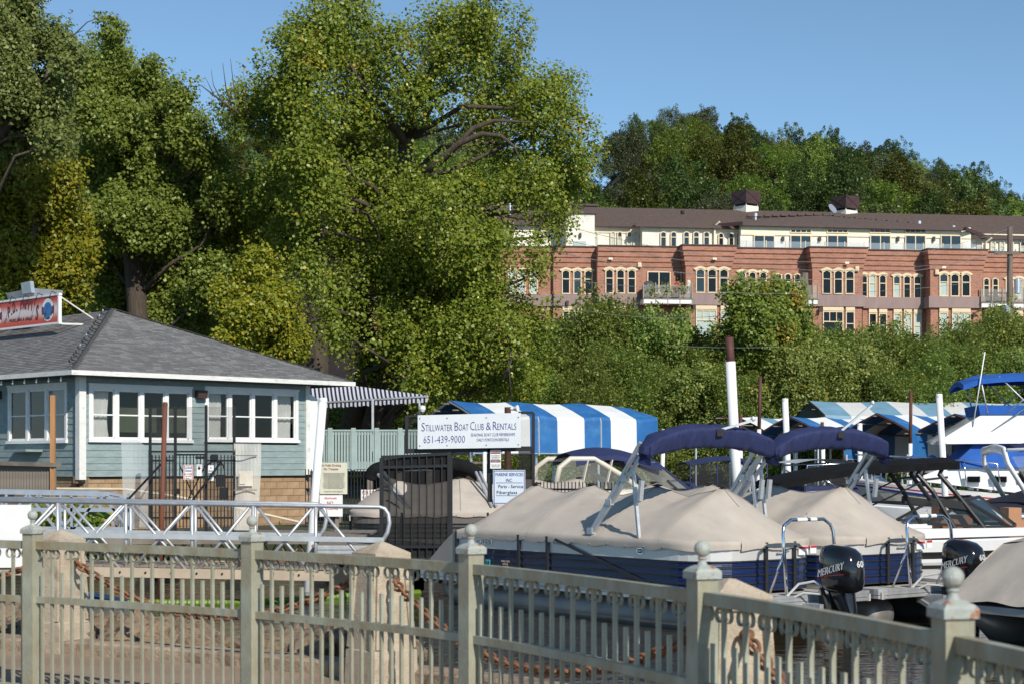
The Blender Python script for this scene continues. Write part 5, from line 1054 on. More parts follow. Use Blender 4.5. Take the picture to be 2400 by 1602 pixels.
b = MB(); b.box(P(576, 1120, GD - .16), (.3, .01, .32)); b.box(P(568, 1120, GD - .18), (.12, .01, .24)); b.build('paper', mat('old_paper', (.66, .6, .5), .8), t, world=True)
for y in (1066, 1147): b = MB(); b.bar(P(548, y, GD - .15), P(602, y, GD - .15), .02); b.build('batten', timber, t, world=True)
b = MB(); b.tube([P(118, 1144, 43), P(295, 1145, 43), P(400, 1160, 43.5), P(560, 1190, 44.5), P(700, 1222, 45)], .035, 7); tag(b.build('water_pipe', mat('cream_pipe', (.6, .52, .38), .6)), 'thin cream pipe running along the block base of the bar', 'pipe')
# black railings on the bank below the deck and beyond the gate
def railing(name, label, p0, p1, h, n_):
    t = thing(name, label, 'railing', p0); v = p1 - p0
    for z in (.12, h * .88): b = MB(); b.bar(Vector((0, 0, z)), v + Vector((0, 0, z)), .04); b.build('rail', black, t)
    me = MB().box((0, 0, h / 2), (.022, .022, h)).mesh('bar', black)
    for i in range(n_ + 1): put('bar', me, t, v * (i / n_))
    return t
railing('bank_railing', 'black barred railing in the shade under the teal deck', Vector((PX(716, 47), 47, -.15)), Vector((PX(905, 45), 45, -.15)), 1.6, 26)
railing('dock_railing', 'black barred railing in front of the express cruiser', Vector((PX(1250, 36), 36, -.1)), Vector((PX(1450, 35.2), 35.2, -.1)), 1.32, 24)
# notices by the leaning white pile
oldpaper = mat('yellowed_board', (.62, .6, .47), .7, var=.08, vs=3, c2=(.5, .43, .28), c2t=.66, c2s=4)
tn = [('No Public Docking', 5.4, 1091.5, 776, dred, 46), ('No Trespass', 5.4, 1100, 776, dred, 34)] + [('the city ordinance states that docking or mooring here is not'[: 52 - (i * 7) % 11], 1.5, 1108 + i * 2.55, 783, blackink, 52 - (i * 5) % 9) for i in range(15)] + [('MULBERRY POINT YACHT HARBOR INC.', 1.7, 1151.5, 782, blackink, 44)]
notice('docking_notice', 'yellowed no public docking notice behind the leaning white pile', 750, 1083, 814, 1156.5, 37, tn, oldpaper)
notice('no_docking_notice', 'white absolutely no docking notice low beside the leaning pile', 749, 1159, 803, 1209, 37, [('Absolutely', 5, 1168, 775, redink, 30), ('NO', 8, 1181, 774, redink, 14), ('DOCKING', 7, 1193, 774, redink, 36)])
for px in (790,): b = MB(); b.bar(P(px, 1082, 37.1), P(px, 1260, 37.1), .08); tag(b.build('notice_post', timber), 'timber post behind the docking notices', 'post')
notice('for_sale_notice', 'white for sale notice with red letters behind the railing', 846, 1146, 886, 1172, 46.5, [('FOR SALE', 8, 1157, 866, redink, 34), ('612-599', 5, 1166, 866, redink, 34)])
# ------------------------------------------------------------------ boat club sign and its gate
SD = 33.2
def sp_(px, y, d=SD): return P(px, y, d)
cg = thing('club_gate', 'tall black mesh gate with an octagonal hole on the finger dock', 'gate', (PX(974, 31.3), 31.3, -.2))
mesh1 = screenmat('black_expanded_mesh', (.005, .005, .005), .84, .9)
for px, y0, y1 in ((894, 1072, 1335), (1053, 1058, 1335)): b = MB(); b.bar(sp_(px, y1, 31.3), sp_(px, y0, 31.3), .07); b.build('post', black, cg, world=True)
for ya, yb in ((1070, 1062), (1094, 1090), (1280, 1280), (1330, 1330)): b = MB(); b.bar(sp_(894, ya, 31.3), sp_(1053, yb, 31.3), .05); b.build('rail', black, cg, world=True)
me = MB().box((0, 0, 0), (.022, .022, 262 * 31.3 / F)).mesh('bar', black)
for i in range(1, 9): put('bar', me, cg, sp_(894 + i * 17.7, 1200, 31.28) - cg.location)
oc = [(938 + 17.2 * math.cos(R(22.5 + 45 * i)), 1142 + 17.2 * math.sin(R(22.5 + 45 * i))) for i in range(8)]; fr_ = [(894, 1330), (894, 1066), (1053, 1060), (1053, 1330)]
b = MB()
vs_ = [sp_(x, y, 31.33) for x, y in oc] + [sp_(x, y, 31.33) for x, y in ((1053, 1149), (1053, 1330), (938, 1330), (894, 1330), (894, 1142), (894, 1066), (938, 1065), (1053, 1060))]
order = [8, 9, 10, 11, 12, 13, 14, 15]
b.add(vs_, [(i, (i + 1) % 8, order[(i + 1) % 8], order[i]) for i in range(8)]); b.build('mesh_panel', mesh1, cg, world=True)
cfm = thing('sign_frame', 'black steel frame with mesh wings carrying the boat club sign', 'frame', (PX(1100, 33.4), 33.4, -.2))
for a, c, w_ in (((953, 972), (953, 1062), .06), ((1250, 966), (1250, 1150), .06), ((1148, 1050), (1148, 1175), .09), ((953, 975), (985, 972), .04), ((1215, 966), (1250, 966), .05), ((1215, 1047), (1250, 1047), .04), ((953, 1056), (1250, 1050), .09), ((1057, 1056), (1057, 1335), .06)):
    b = MB(); b.bar(sp_(*a, 33.4), sp_(*c, 33.4), w_); b.build('member', black, cfm, world=True)
b = MB(); b.quad(sp_(953, 1056, 33.42), sp_(985, 1056, 33.42), sp_(985, 974, 33.42), sp_(953, 974, 33.42)); opm = screenmat('open_mesh', (.02, .02, .02), .3, .5); b.build('mesh_wing', opm, cfm, world=True); b = MB(); b.quad(sp_(1212, 1047, 33.42), sp_(1250, 1047, 33.42), sp_(1250, 967, 33.42), sp_(1212, 967, 33.42)); b.build('mesh_wing', opm, cfm, world=True)
b = MB(); b.quad(sp_(1215, 1150, 33.42), sp_(1250, 1150, 33.42), sp_(1250, 1047, 33.42), sp_(1215, 1047, 33.42)); b.build('mesh_wing', mesh1, cfm, world=True)
k = SD / F; sgn = thing('boat_club_sign', 'wide white boat club and rentals sign with navy lettering', 'sign', sp_(1100, 1010), R(-2)); W_ = 242 * k
b = MB(); b.slab([(-W_ / 2, 0, -41 * k), (W_ / 2, 0, -37.5 * k), (W_ / 2, 0, 43.5 * k), (-W_ / 2, 0, 38 * k)], (0, -.03, 0)); b.build('panel', mat('pale_sign', (.66, .69, .72), .45, var=.03), sgn)
nav = mat('navy_print', (.018, .04, .2), .4)
def st(tx, h, x0, x1, yb):
    return text(tx, h * k, (((x0 + x1) / 2 - 1100) * k, -.034, (1010 - yb + ((x0 + x1) / 2 - 1100) * .012) * k), (1, 0, .012), (0, 0, 1), nav, sgn, off=-.014 if h > 10 else -.02, fit=(x1 - x0) * k)
for tx, h, x0, x1, yb in (('S', 20.5, 988, 996, 1008), ('TILLWATER', 15.5, 997.5, 1060.5, 1008), ('B', 20.5, 1065.5, 1074, 1007.5), ('OAT', 15.5, 1075.5, 1098, 1007.5), ('C', 20.5, 1102.5, 1112.5, 1007), ('LUB', 15.5, 1114.5, 1134, 1007), ('&', 19, 1139.5, 1151, 1007), ('R', 20.5, 1155, 1164.5, 1007), ('ENTALS', 15.5, 1166, 1210, 1007),
                          ('651-439-9000', 17.5, 993, 1090, 1036), ('SEASONAL BOAT CLUB MEMBERSHIPS', 7.4, 1104, 1207.5, 1021.5), ('DAILY PONTOON RENTALS', 7.4, 1118, 1193, 1033.5)): st(tx, h, x0, x1, yb)
for px in (984, 1048, 1140, 1215):
    for y in (978, 1042): b = MB(); b.box(((px - 1100) * k, -.035, (1010 - y + (px - 1100) * .012) * k), (.018, .012, .018)); b.build('bolt', black, sgn)
maroon = mat('maroon_print', (.2, .01, .02), .5)
pn = [('NO LOADING OR', 2.2, 1067.5, 1161.5, blackink, 19), ('UNLOADING OF', 2.2, 1072, 1161.5, blackink, 19), ('ON GAS DOCK', 2.2, 1076.5, 1161.5, blackink, 19), ('THEFT SAFETY ZONE', 1.8, 1089, 1161.5, blackink, 20), ('AFTER HOURS', 1.8, 1093, 1161.5, blackink, 19)]
t = notice('private_dock_notice', 'small white private dock notice with maroon bars on the sign frame', 1149, 1053, 1174, 1096.5, 33.25, pn)
kk = 33.25 / F
for y, h, tx in ((1058.5, 6.5, 'PRIVATE DOCK'), (1079.5, 5, 'CUSTOMERS ONLY')):
    b = MB(); b.box((0, -.0125, (1074.75 - y) * kk), (23 * kk, .004, h * kk)); b.build('bar', maroon, t); text(tx, h * .5 * kk, (0, -.0165, (1074.75 - y - h * .25) * kk), (1, 0, 0), (0, 0, 1), white, t, fit=21 * kk)
t = notice('marine_services_notice', 'white marine services notice with blue border under the boat club sign', 1156, 1100, 1231, 1180, 33.25, [('MARINE SERVICES', 7.5, 1114, 1193.5, blueink, 64), ('INC.', 7.5, 1127.5, 1193.5, blueink, 15), ('Parts - Service', 7.5, 1142, 1197, blackink, 58), ('Fiberglass', 7.5, 1156, 1188, blackink, 48)], back=mat('pale_blue_sign', (.6, .67, .76), .4, var=.03), border=nav)
for y in (1130, 1160): b = MB(); b.box((0, -.0125, (1140 - y) * kk), (62 * kk, .004, .008)); b.build('rule', nav, t)
b = MB(); q = P(1190, 953, 34.2); b.tube([(q.x, q.y, -1.2), (q.x, q.y, q.z)], .065, 10); tag(b.build('steel_pile', brownsteel), 'brown steel pile topping out behind the boat club sign', 'pile')
t = thing('horn_speaker', 'small white horn speaker on top of the pile behind the sign', 'speaker', P(1202, 957, 34.2)); b = MB(); b.add([(0, 0, .03), (.1, -.05, .07), (.1, -.05, -.05), (0, 0, -.03)], [(0, 1, 2, 3)]); b.tube([(-.05, 0, 0), (.02, -.02, 0), (.1, -.06, .01)], [.03, .035, .07], 8); b.build('horn', white, t)
# ------------------------------------------------------------------ piles
def pile(label, pt, yt, pb_, D_, r, split=None, low=white, top=brownsteel, ybot=None, cap=False, rtop=.85):
    a = P(pt, yt, D_); zb = ybot if ybot is not None else WZ - .6; z2 = PZ(1140, D_); f = (a.z - zb) / max(.1, a.z - z2); bx = PX(pb_, D_); c = Vector((a.x + (bx - a.x) * f, D_, zb))
    t = thing('pile', label, 'pile', c)
    def at(z): return c.lerp(a, (z - c.z) / (a.z - c.z)) - c
    zs = PZ(split, D_) if split else a.z
    if split: b = MB(); b.tube([at(zs - .3), at(a.z)], r * rtop, 14); b.build('steel_top', top, t, True)
    b = MB(); b.tube([at(zb), at(zs)], r, 14); b.build('sleeve', low, t, True)
    if not split: b = MB(); b.lathe([(r * 1.05, -.05), (r * 1.05, .0), (r * .9, .03), (.02, .035)], 14, at(a.z)); b.build('cap', low, t)
    return t
pilew = mat('white_pile_sleeve', (.8, .8, .79), .4, var=.03, vs=2, c2=(.6, .58, .5), c2t=.72, c2s=3)
pile('tallest pile, brown steel above a thick white sleeve, between the navy bimini tops', 1709, 790, 1727, 50, .147, 847, pilew)
pile('thin tall pile with long brown top behind the first navy bimini', 1782, 882, 1776, 66, .082, 1005, pilew)
pile('thin pile with short brown top right beside the tallest pile', 1736, 970, 1736, 66, .078, 1005, pilew)
pile('bare white pile rising between the two navy bimini tops', 1840, 935, 1848, 55, .1, None, pilew)
pile('thin pile with a brown tip above the second navy bimini', 1927, 988, 1930, 68, .08, 1010, pilew)
pile('short white pile under the gable of the middle blue canopy', 2015, 993, 2016, 62, .092, None, pilew)
pile('slim brown topped pile in front of the blue striped canopies', 2135, 915, 2133, 62, .072, 1038, pilew)
pile('tall white pile leaning in front of the flybridge cruiser', 2201, 925, 2214, 42, .08, None, pilew)
pile('white pile beside the small boat with the rolled navy top', 1555, 1007, 1551, 60, .078, None, pilew)
pile('short white pile seen below the boat club sign', 1136, 1040, 1136, 44, .05, None, pilew)
pile('short white pile inside the rightmost boat canopy', 2273, 985, 2273, 70, .1, None, pilew)
pile('leaning white pile in front of the docking notices', 757, 935, 740, 32, .08, None, pilew)
pile('rusty red steel pole standing at the dock gate', 387, 945, 381, 34.8, .052, None, mat('red_rust_pole', (.17, .055, .028), .75, var=.2, vs=3, c2=(.1, .045, .03), c2t=.55, c2s=2, st=(1, 1, .4)))
# ------------------------------------------------------------------ boat lift canopies
blueT = mat('blue_tarp', (.02, .13, .36), .55, var=.12, vs=1.5, bump=.25, bs=3, c2=(.05, .2, .42), c2t=.6, c2s=2)
paleT = mat('faded_blue_tarp', (.16, .3, .4), .6, var=.12, vs=1.5, bump=.25, bs=3)
whiteT = mat('white_tarp', (.74, .74, .72), .6, var=.06, vs=1.2, bump=.25, bs=3, c2=(.55, .55, .52), c2t=.7, c2s=1.5)
def canopy(label, px, D_, ang, L, Wd, zr, zs, zh, npan, first=0, mats=(None, None), bare=0, hip=True, rise=.12, shoulder=.3):
    """gable tarp on a tube frame: local x along the ridge, y=0 the near eave"""
    t = thing('boat_canopy', label, 'canopy', (PX(px, D_), D_, 0), ang); mm = (mats[0] or blueT, mats[1] or whiteT)
    def sect(x):
        f = 1.0
        if hip and x > L - 1.2: f = max(0, (L - x) / 1.2) ** .5
        zz = zs + (zr - zs) * (.55 + .45 * f) if hip else zr; y0 = (1 - f) * .25 if hip else 0
        P_ = [(y0, zh), (y0 + .03, zs - .08), (y0 + shoulder * .25, zs + .03), (Wd * .25, zs + (zz - zs) * .55 - .0), (Wd * .5, zz), (Wd * .75, zs + (zz - zs) * .55), (Wd - y0 - shoulder * .25, zs + .03), (Wd - y0 - .03, zs - .08), (Wd - y0, zh)]
        return [(x, y, z - .07 * math.sin(math.pi * ((x / L * 3) % 1)) * (0.3 if i in (0, 8) else 1)) for i, (y, z) in enumerate(P_)]
    for i in range(bare, npan):
        b = MB(); x0, x1 = L * i / npan, L * (i + 1) / npan; b.grid([sect(x0 + (x1 - x0) * j / 4) for j in range(5)]); b.build('tarp_panel', mm[(i + first) % 2], t, False)
    for x in (0, L * .33, L * .66) + (() if hip else (L,)):
        s_ = sect(min(x, L - 1.21) if hip else x); b = MB(); b.tube([(x, y, z - .06) for _, y, z in s_], .035, 6); b.build('rafter', galv if bare == 0 and Wd < 3.3 and D_ < 60 else brownsteel, t)
        for y in (.16, Wd - .16): b = MB(); b.tube([(x, y, WZ - .6), (x, y, zh + .2)], .045, 7); b.build('leg', galv, t)
    for f in (.0, .28, .5, .72, 1.):
        y = .14 + (Wd - .28) * f; z = zs - .12 if f in (0, 1) else zs + (zr - zs) * (1 - abs(f - .5) * 2) * .95 - .1
        b = MB(); b.tube([(-.25 if bare == 0 else -.5, y, z), (L - 1.3 if hip else L - .3, y, z)], .028, 6); b.build('purlin', timber, t)
    for y in (.02, Wd - .02): b = MB(); b.tube([(0, y, zh), (L - .9, y, zh)], .03, 6); b.build('hem_rail', galv, t)
    return t
canopy('large blue and white striped boat canopy behind the boat club sign', 1110, 55, R(32), 7.6, 3.1, PZ(936, 56), PZ(972, 55), PZ(1061, 55), 7, 0)
canopy('half bare boat canopy frame with a white and pale blue tarp by the tallest pile', 1765, 74, R(48), 8, 3.2, PZ(972, 75), PZ(1010, 74), PZ(1026, 74), 6, 0, (paleT, None), bare=1, hip=False)
canopy('blue striped boat canopy with open gable between the white piles', 1925, 71, R(46), 8, 3.2, PZ(974, 72.5), PZ(1012, 71), PZ(1045, 71), 6, 0, hip=False)
canopy('blue striped boat canopy with open gable right of the second navy bimini', 2135, 69, R(46), 8, 3.2, PZ(967, 70.5), PZ(1008, 69), PZ(1075, 69), 6, 0, hip=False)
canopy('rounded white lined boat canopy behind the flybridge cruiser', 2330, 67, R(44), 8, 3.5, PZ(968, 68.5), PZ(1005, 67), PZ(1085, 67), 6, 0, hip=False)
canopy('long faded blue and white canopy roof behind the other canopies', 1935, 88, R(12), 13, 4.4, PZ(938, 90), PZ(972, 88), PZ(984, 88), 9, 0, (paleT, mat('grey_white_tarp', (.6, .6, .58), .6, var=.06)), hip=False)
# ------------------------------------------------------------------ boats (local x to the bow, y to port, z=0 the water)
tanf = mat('tan_boat_canvas', (.46, .405, .345), .9, var=.07, vs=2, bump=.35, bs=3.2, st=(1, 1.6, 1), c2=(.37, .325, .285), c2t=.62, c2s=1.2)
navyc = mat('navy_canvas', (.016, .024, .09), .8, var=.2, vs=3, bump=.9, bs=7, st=(1, 3, 1))
def corrug(name, c):
    m = bpy.data.materials.new(name); m.use_nodes = True; n = m.node_tree.nodes; l = m.node_tree.links; pb = n['Principled BSDF']
    pb.inputs['Base Color'].default_value = (*c, 1); pb.inputs['Roughness'].default_value = .3; pb.inputs['Coat Weight'].default_value = .4
    tc = n.new('ShaderNodeTexCoord'); wv = n.new('ShaderNodeTexWave'); wv.bands_direction = 'Z'; wv.inputs['Scale'].default_value = 16; l.new(tc.outputs['Object'], wv.inputs['Vector'])
    bp = n.new('ShaderNodeBump'); bp.inputs['Strength'].default_value = .5; bp.inputs['Distance'].default_value = .01; l.new(wv.outputs[0], bp.inputs['Height']); l.new(bp.outputs[0], pb.inputs['Normal']); return m
bluep = corrug('blue_corrugated_panel', (.006, .018, .085)); greyp = corrug('charcoal_corrugated_panel', (.02, .02, .022))
silver = mat('silver_panel', (.66, .64, .61), .38, .3, var=.06, vs=2); taupe = mat('taupe_panel', (.16, .14, .125), .45, .2, var=.06)
darktrim = mat('charcoal_trim', (.03, .032, .036), .45, .3, var=.1)
RC = .72
def outline(x0, x1, hw, rc, n_=8):
    """port bow -> port side -> rounded stern -> starboard side"""
    o = [(x1, hw), (x0 + rc, hw)]; o += [(x0 + rc - rc * math.sin(a), hw - rc + rc * math.cos(a)) for a in np.linspace(0, math.pi / 2, n_)[1:]]
    o2 = [(x, -y) for x, y in o[::-1]]; return o + o2
def ribbon(b, o, z0, z1, th, out):
    """wall strip along outline o pushed outwards by out"""
    n_ = len(o); pts = []
    for i in range(n_):
        a, c = Vector(o[max(i - 1, 0)]), Vector(o[min(i + 1, n_ - 1)]); t_ = (c - a).normalized(); nv = Vector((t_.y, -t_.x)); pts.append((Vector(o[i]) + nv * out, Vector(o[i]) + nv * (out - th)))
    b.grid([[(p.x, p.y, z0), (p.x, p.y, z1), (q.x, q.y, z1), (q.x, q.y, z0)] for p, q in pts], close=True)
SKL = 1.15
def cover_mesh(L, hw, rc, zr, peaks, hump=.6, pk=.17, seed=0., bow=True):
    b = MB(); rows = []
    xs_ = [0, .03, .1, .2, .32, .45, .6] + list(np.linspace(.75, L, 52))
    tv = [-1, -.97, -.9, -.8, -.68, -.55, -.42, -.3, -.2, -.12, -.06, 0, .06, .12, .2, .3, .42, .55, .68, .8, .9, .97, 1]
    def hwx(x): return hw + .03 if x > rc else hw + .03 - rc + math.sqrt(max(0, rc * rc - (rc - x) ** 2))
    for x in xs_:
        w_ = hwx(x); row = []
        dx = min(abs(x - p) for p in peaks); ridge = hump + pk * math.exp(-dx / .45) - .02 * math.exp(-((dx - .8) / .3) ** 2)
        ex = min(1, x / .95); ex = ex ** .8
        if bow: ex *= min(1, max(0, (L + .02 - x) / .5)) ** .5
        for t_ in tv:
            a = abs(t_); d2 = math.hypot(dx, a * hw); e = (1 - a)
            z = zr + ridge * ex * (e ** .95) + .1 * ex * math.sin(math.pi * min(1, e)) * .5 + (.03 * noise.noise((x * 1.6 + seed, t_ * 2.2, 1)) + .016 * noise.noise((x * 5 + seed, t_ * 3, 2)) + .018 * abs(noise.noise((x * 3.5 - t_ * 4, seed, 3))) * max(0, .6 - e)) * ex * (e > 0)
            row.append((x - .035, t_ * w_, z))
        sag = [.02 * noise.noise((x * 2.3 + seed, s * 3, 5)) + .012 * math.sin(x * 9 + s) for s in (-1, 1)]
        lo = [(x - .04, -w_ - .012, zr - .06 + sag[0] * .3), (x - .035, -w_ - .008, zr - .13 + sag[0])]; hi = [(x - .035, w_ + .008, zr - .13 + sag[1]), (x - .04, w_ + .012, zr - .06 + sag[1] * .3)]
        rows.append(lo[::-1] + row + hi[::-1])
    b.grid(rows)
    st = rows[0]; b.grid([st[2:-2], [(q[0] - .015, q[1], zr - .06) for q in st[2:-2]], [(q[0] - .01, q[1], zr - .13 + .015 * math.sin(q[1] * 8)) for q in st[2:-2]]])
    if bow:      # skirt laced down over the bow deck
        e = rows[-1][2:-2]; rr = [[(q[0] + f * SKL, q[1] * (1 - .06 * f) , q[2] * (1 - f ** 1.15) + f ** 1.15 * .56 + .02 * math.sin(q[1] * 7 + f * 5)) for q in e] for f in np.linspace(0, 1, 8)]; b.grid(rr)
        for s in (2, -3):
            q = rows[-1][s]; b.grid([[(q[0], q[1] * 1.005, zr - (zr - .56) * g * (1)) for g in (0, .33, .66, 1)]] + [[(q[0] + f * SKL, q[1] * (1 - .06 * f) * 1.004, z_) for z_ in np.linspace(q[2] * (1 - f ** 1.15) + f ** 1.15 * .56, .56, 4)] for f in (.25, .5, .75, 1)])
    return b
def outboard(t, x, y, z, yaw=0., tilt=.0, txt=True, s=1.):
    M_ = Matrix.Translation((x, y, z)) @ Matrix.Rotation(yaw, 4, 'Z') @ Matrix.Rotation(tilt, 4, 'Y') @ Matrix.Scale(s, 4)
    def tf(b): b.v = [tuple(M_ @ Vector(q)) for q in b.v]; return b
    def ring(zz, cx, hx, hy, n_=20): return [(cx + hx * np.sign(math.cos(a)) * abs(math.cos(a)) ** .62, hy * np.sign(math.sin(a)) * abs(math.sin(a)) ** .7, zz + (0.10 * (cx + hx * math.cos(a) - cx) if zz > .3 else 0)) for a in np.linspace(0, 2 * math.pi, n_, endpoint=False)]
    b = MB(); b.grid([ring(*q) for q in ((0, -.02, .2, .13), (.04, -.02, .29, .18), (.12, -.01, .325, .2), (.3, -.01, .33, .21), (.46, 0, .32, .205), (.56, .01, .29, .19), (.62, .02, .22, .15), (.65, .03, .1, .08))], close=True); b.quad(*ring(.65, .03, .1, .08))
    mo = tf(b).build('outboard_motor', gloss, t, True)
    b = MB(); b.grid([ring(*q) for q in ((.02, 0, .2, .13), (-.12, -.05, .17, .12), (-.25, -.12, .13, .1), (-.55, -.17, .1, .07), (-.8, -.18, .11, .05))], close=True); b.box((-.2, 0, -.78), (.5, .2, .02)); tf(b).build('motor_leg', gloss, mo, True)
    b = MB(); b.box((.2, 0, -.25), (.2, .26, .4)); [b.tube([(.25, q, .05), (.12, q * 1.3, -.2), (.05, q, -.45)], .03, 6) for q in (-.12, .12)]; b.tube([(.1, -.1, 0), (.4, -.15, -.1), (.6, -.1, -.25)], .02, 6); tf(b).build('transom_bracket', rubber, mo)
    if txt:
        for yy, sg_ in ((.215, 1), (-.215, -1)):
            o = text('MERCURY', .1, (.01, yy, .27), (-sg_, 0, .28), (0, 0, 1), mat('silver_decal', (.6, .6, .62), .4), mo, fit=.5, depth=.006, shear=.2); me = o.data; me.transform(M_)
            q = MB(); q.add([(.28 * sg_ * 1, yy * 1.005, .2), (-.24 * sg_, yy * 1.005, .26), (-.24 * sg_, yy * 1.005, .272), (.28 * sg_, yy * 1.005, .208)], [(0, 1, 2, 3)]); tf(q).build('red_line', redink, mo)
        o = text('60', .085, (-.335, 0, .36), (0, -1, 0), (.1, 0, 1), mat('silver_decal', (.6, .6, .62), .4), mo, squash=1.1, depth=.01, off=.02); o.data.transform(M_)
    return mo
def boot_arch(t, x, hw, z0, z1, m, ra=.165, rb=.18, seed=0.):
    """rolled-up bimini in its boot: a fat, creased arch across the beam with a flattish top"""
    b = MB(); rows = []; N, K = 90, 24
    for i in range(N + 1):
        u = i / N * 2 - 1; f = 1 - abs(u) ** 2.4; y = -u * hw; z = z0 + (z1 - z0) * f; e = min(1, (1 - abs(u)) * 6 + .3); sl = (z1 - z0) / hw * 2.4 * abs(u) ** 1.4 * (1 if u > 0 else -1)
        nv = Vector((0, sl, 1)).normalized(); row = []
        for k in range(K):
            a = 2 * math.pi * k / K; ca, sa = math.cos(a), math.sin(a); sx, sz = np.sign(ca) * abs(ca) ** .42, np.sign(sa) * abs(sa) ** .42
            w_ = 1 + .12 * noise.noise((u * 8 + seed, a * .5, 0)) + .1 * noise.noise((u * 26 + ca * 2 + seed, sa * 1.2, 3)) + .06 * noise.noise((u * 60 + sa * 5, ca, seed))
            px_, pz_ = sx * rb * e * w_, sz * ra * e * w_ * (1 if sz > 0 else 1.05); q = px_ * .94 - pz_ * .34; pz_ = px_ * .34 * -0 + pz_ * .94 + px_ * .2
            row.append(Vector((x + q, y, z)) + nv * pz_)
        rows.append(row)
    b.grid(rows, close=True); b.quad(*rows[0]); b.quad(*rows[-1][::-1]); o = b.build('bimini_boot', m, t, True)
    for s in (-1, 1):
        q = MB(); q.grid([[(x + .1 + f * .02, s * hw * .97 + s * .02 * math.sin(f * 9), z0 + .05 - g * .22), (x - .12, s * hw * .95, z0 + .05 - g * .26)] for f, g in ((0, 0), (.3, .4), (.6, .75), (1, 1.1))]); q.build('boot_end', m, o)
    return o
def pontoon(label, loc, rz, panel, band, covm, boot=None, L=6.0, motor=True, txt='CREST', skirt=True, arch=True, seed=0., peaks=(.95, 2.4, 4.0, 5.45), bimx=1.2, legx=2.48, group=None, stern_only=False, hole=False):
    t = thing('pontoon_boat', label, 'boat', (loc[0], loc[1], WZ), rz, group); hw = 1.25; o = outline(0, L, hw, RC)
    for y in (-.8, .8):
        b = MB(); b.tube([(-.62, y, .14), (-.58, y, .14), (-.45, y, .14), (L - .2, y, .14), (L + .6, y, .2), (L + .95, y, .32), (L + 1.05, y, .36)], [.1, .24, .3, .3, .24, .1, .02], 18); b.build('float_tube', mat('float_aluminium', (.3, .285, .265), .5, .6, var=.2, vs=2), t, True)
    b = MB(); b.box((L / 2 + .1, 0, .46), (L + 2.0, 2.42, .1)); dk_ = b.build('deck', mat('deck_grey', (.45, .42, .38), .7), t)
    b = MB(); [ribbon(b, outline(-.9, L + 1.1, 1.23, .12, 4), z, z + .045, .03, .02) for z in (.42, .475, .53 - .045 + .03)]; b.build('deck_edge', alu, t)
    b = MB(); ribbon(b, o, .56, 1.0, .03, 0); b.build('side_panel', panel, t)
    b = MB(); ribbon(b, o, 1.0, 1.22, .03, .002); b.build('side_band', band, t)
    for z in (.555, .67, .785, .9, .985):
        b = MB(); ribbon(b, o, z, z + .022, .03, .018); b.build('rib', darktrim, t)
    b = MB(); ribbon(b, o, 1.22, 1.265, .05, .014); b.build('top_rail', darktrim, t)
    for x, y in ((L - .02, hw), (4.26, hw), (3.52, hw), (L - .02, -hw), (3.2, -hw), (1.2, -hw), (0, .05), (0, -.53)):
        b = MB(); b.box((x + (-.02 if x == 0 else 0), y * 1.012, .9), (.055, .055, .72)); b.build('stanchion', darktrim, t)
    b = MB(); b.bar((3.3, hw + .03, 1.22), (1.0, hw + .03, .6), .04); b.build('diagonal_brace', darktrim, t)
    cv = cover_mesh(L, hw, RC, 1.29, peaks, seed=seed, bow=skirt).build('cover', covm, t, True)
    cvv = cv.data.vertices; ncol = 27; nrow = 59
    seamm = mat('cover_seam', (.3, .26, .23), .9)
    rowx = [cvv[i * ncol + 13].co.x for i in range(nrow)]
    for p in peaks:
        i = min(range(nrow), key=lambda q: abs(rowx[q] - p)); b = MB(); b.tube([cvv[i * ncol + j].co + Vector((0, 0, .003)) for j in range(2, 25)], .008, 4); b.build('seam', seamm, cv)
    b = MB(); b.tube([cvv[i * ncol + 13].co + Vector((0, 0, .002)) for i in range(6, nrow)], .008, 4); b.build('seam', seamm, cv)
    snm = MB().lathe([(.014, 0), (.012, .006), (.002, .008)], 6).mesh('snap', chrome)
    for i in range(8, nrow, 4):
        for j, s_ in ((26, 1), (0, -1)): q = put('snap', snm, cv, cvv[i * ncol + j].co + Vector((0, s_ * .004, .03)), rot=(R(-90) * s_, 0, 0))
    for p in peaks: b = MB(); b.lathe([(.08, 0), (.09, .015), (.03, .03), (.01, .035)], 12, (p - .035, 0, 1.29 + .76 * min(1, p / .95))); b.build('vent_cap', rubber, cv)
    if hole:
        b = MB(); A = np.linspace(0, math.pi, 10); b.add([(L + .6 + .15 * math.cos(a), hw + .05, .56 + .19 * math.sin(a)) for a in A], [tuple(range(10))]); b.build('opening_shade', rubber, cv)  # flat dark half-disc stands in for the shaded hole in the skirt
    if txt:
        text(txt, .085, (5.2, hw + .008, 1.075), (-1, 0, 0), (0, 0, 1), chrome, t, squash=1.45, depth=.012, off=.01)
        text('19', .075, (5.1, hw + .026, .73), (-1, 0, 0), (0, 0, 1), blackink, t); b = MB(); b.box((5.1, hw + .02, .765), (.12, .006, .12)); b.build('sticker', mat('turquoise_sticker', (.1, .55, .55), .5), t)
        for i in range(3): text(('BOAT CLUB', 'RENTAL', '439 9000')[i], .032, (4.62, hw + .02, .8 - i * .045), (-1, 0, 0), (0, 0, 1), mat('pale_decal', (.55, .45, .38), .5), t, squash=.9)
    b = MB(); A = np.linspace(0, 2 * math.pi, 20, endpoint=False); b.add([(1.35 + .08 * math.cos(a), hw + .012, 1.115 + .045 * math.sin(a)) for a in A], [tuple(range(20))]); em = b.build('badge', chrome, t); b = MB(); b.add([(1.35 + .068 * math.cos(a), hw + .016, 1.115 + .034 * math.sin(a)) for a in A], [tuple(range(20))]); b.build('badge_face', black, em)
    text('CREST II', .025, (1.35, hw + .018, 1.103), (-1, 0, 0), (0, 0, 1), chrome, t)
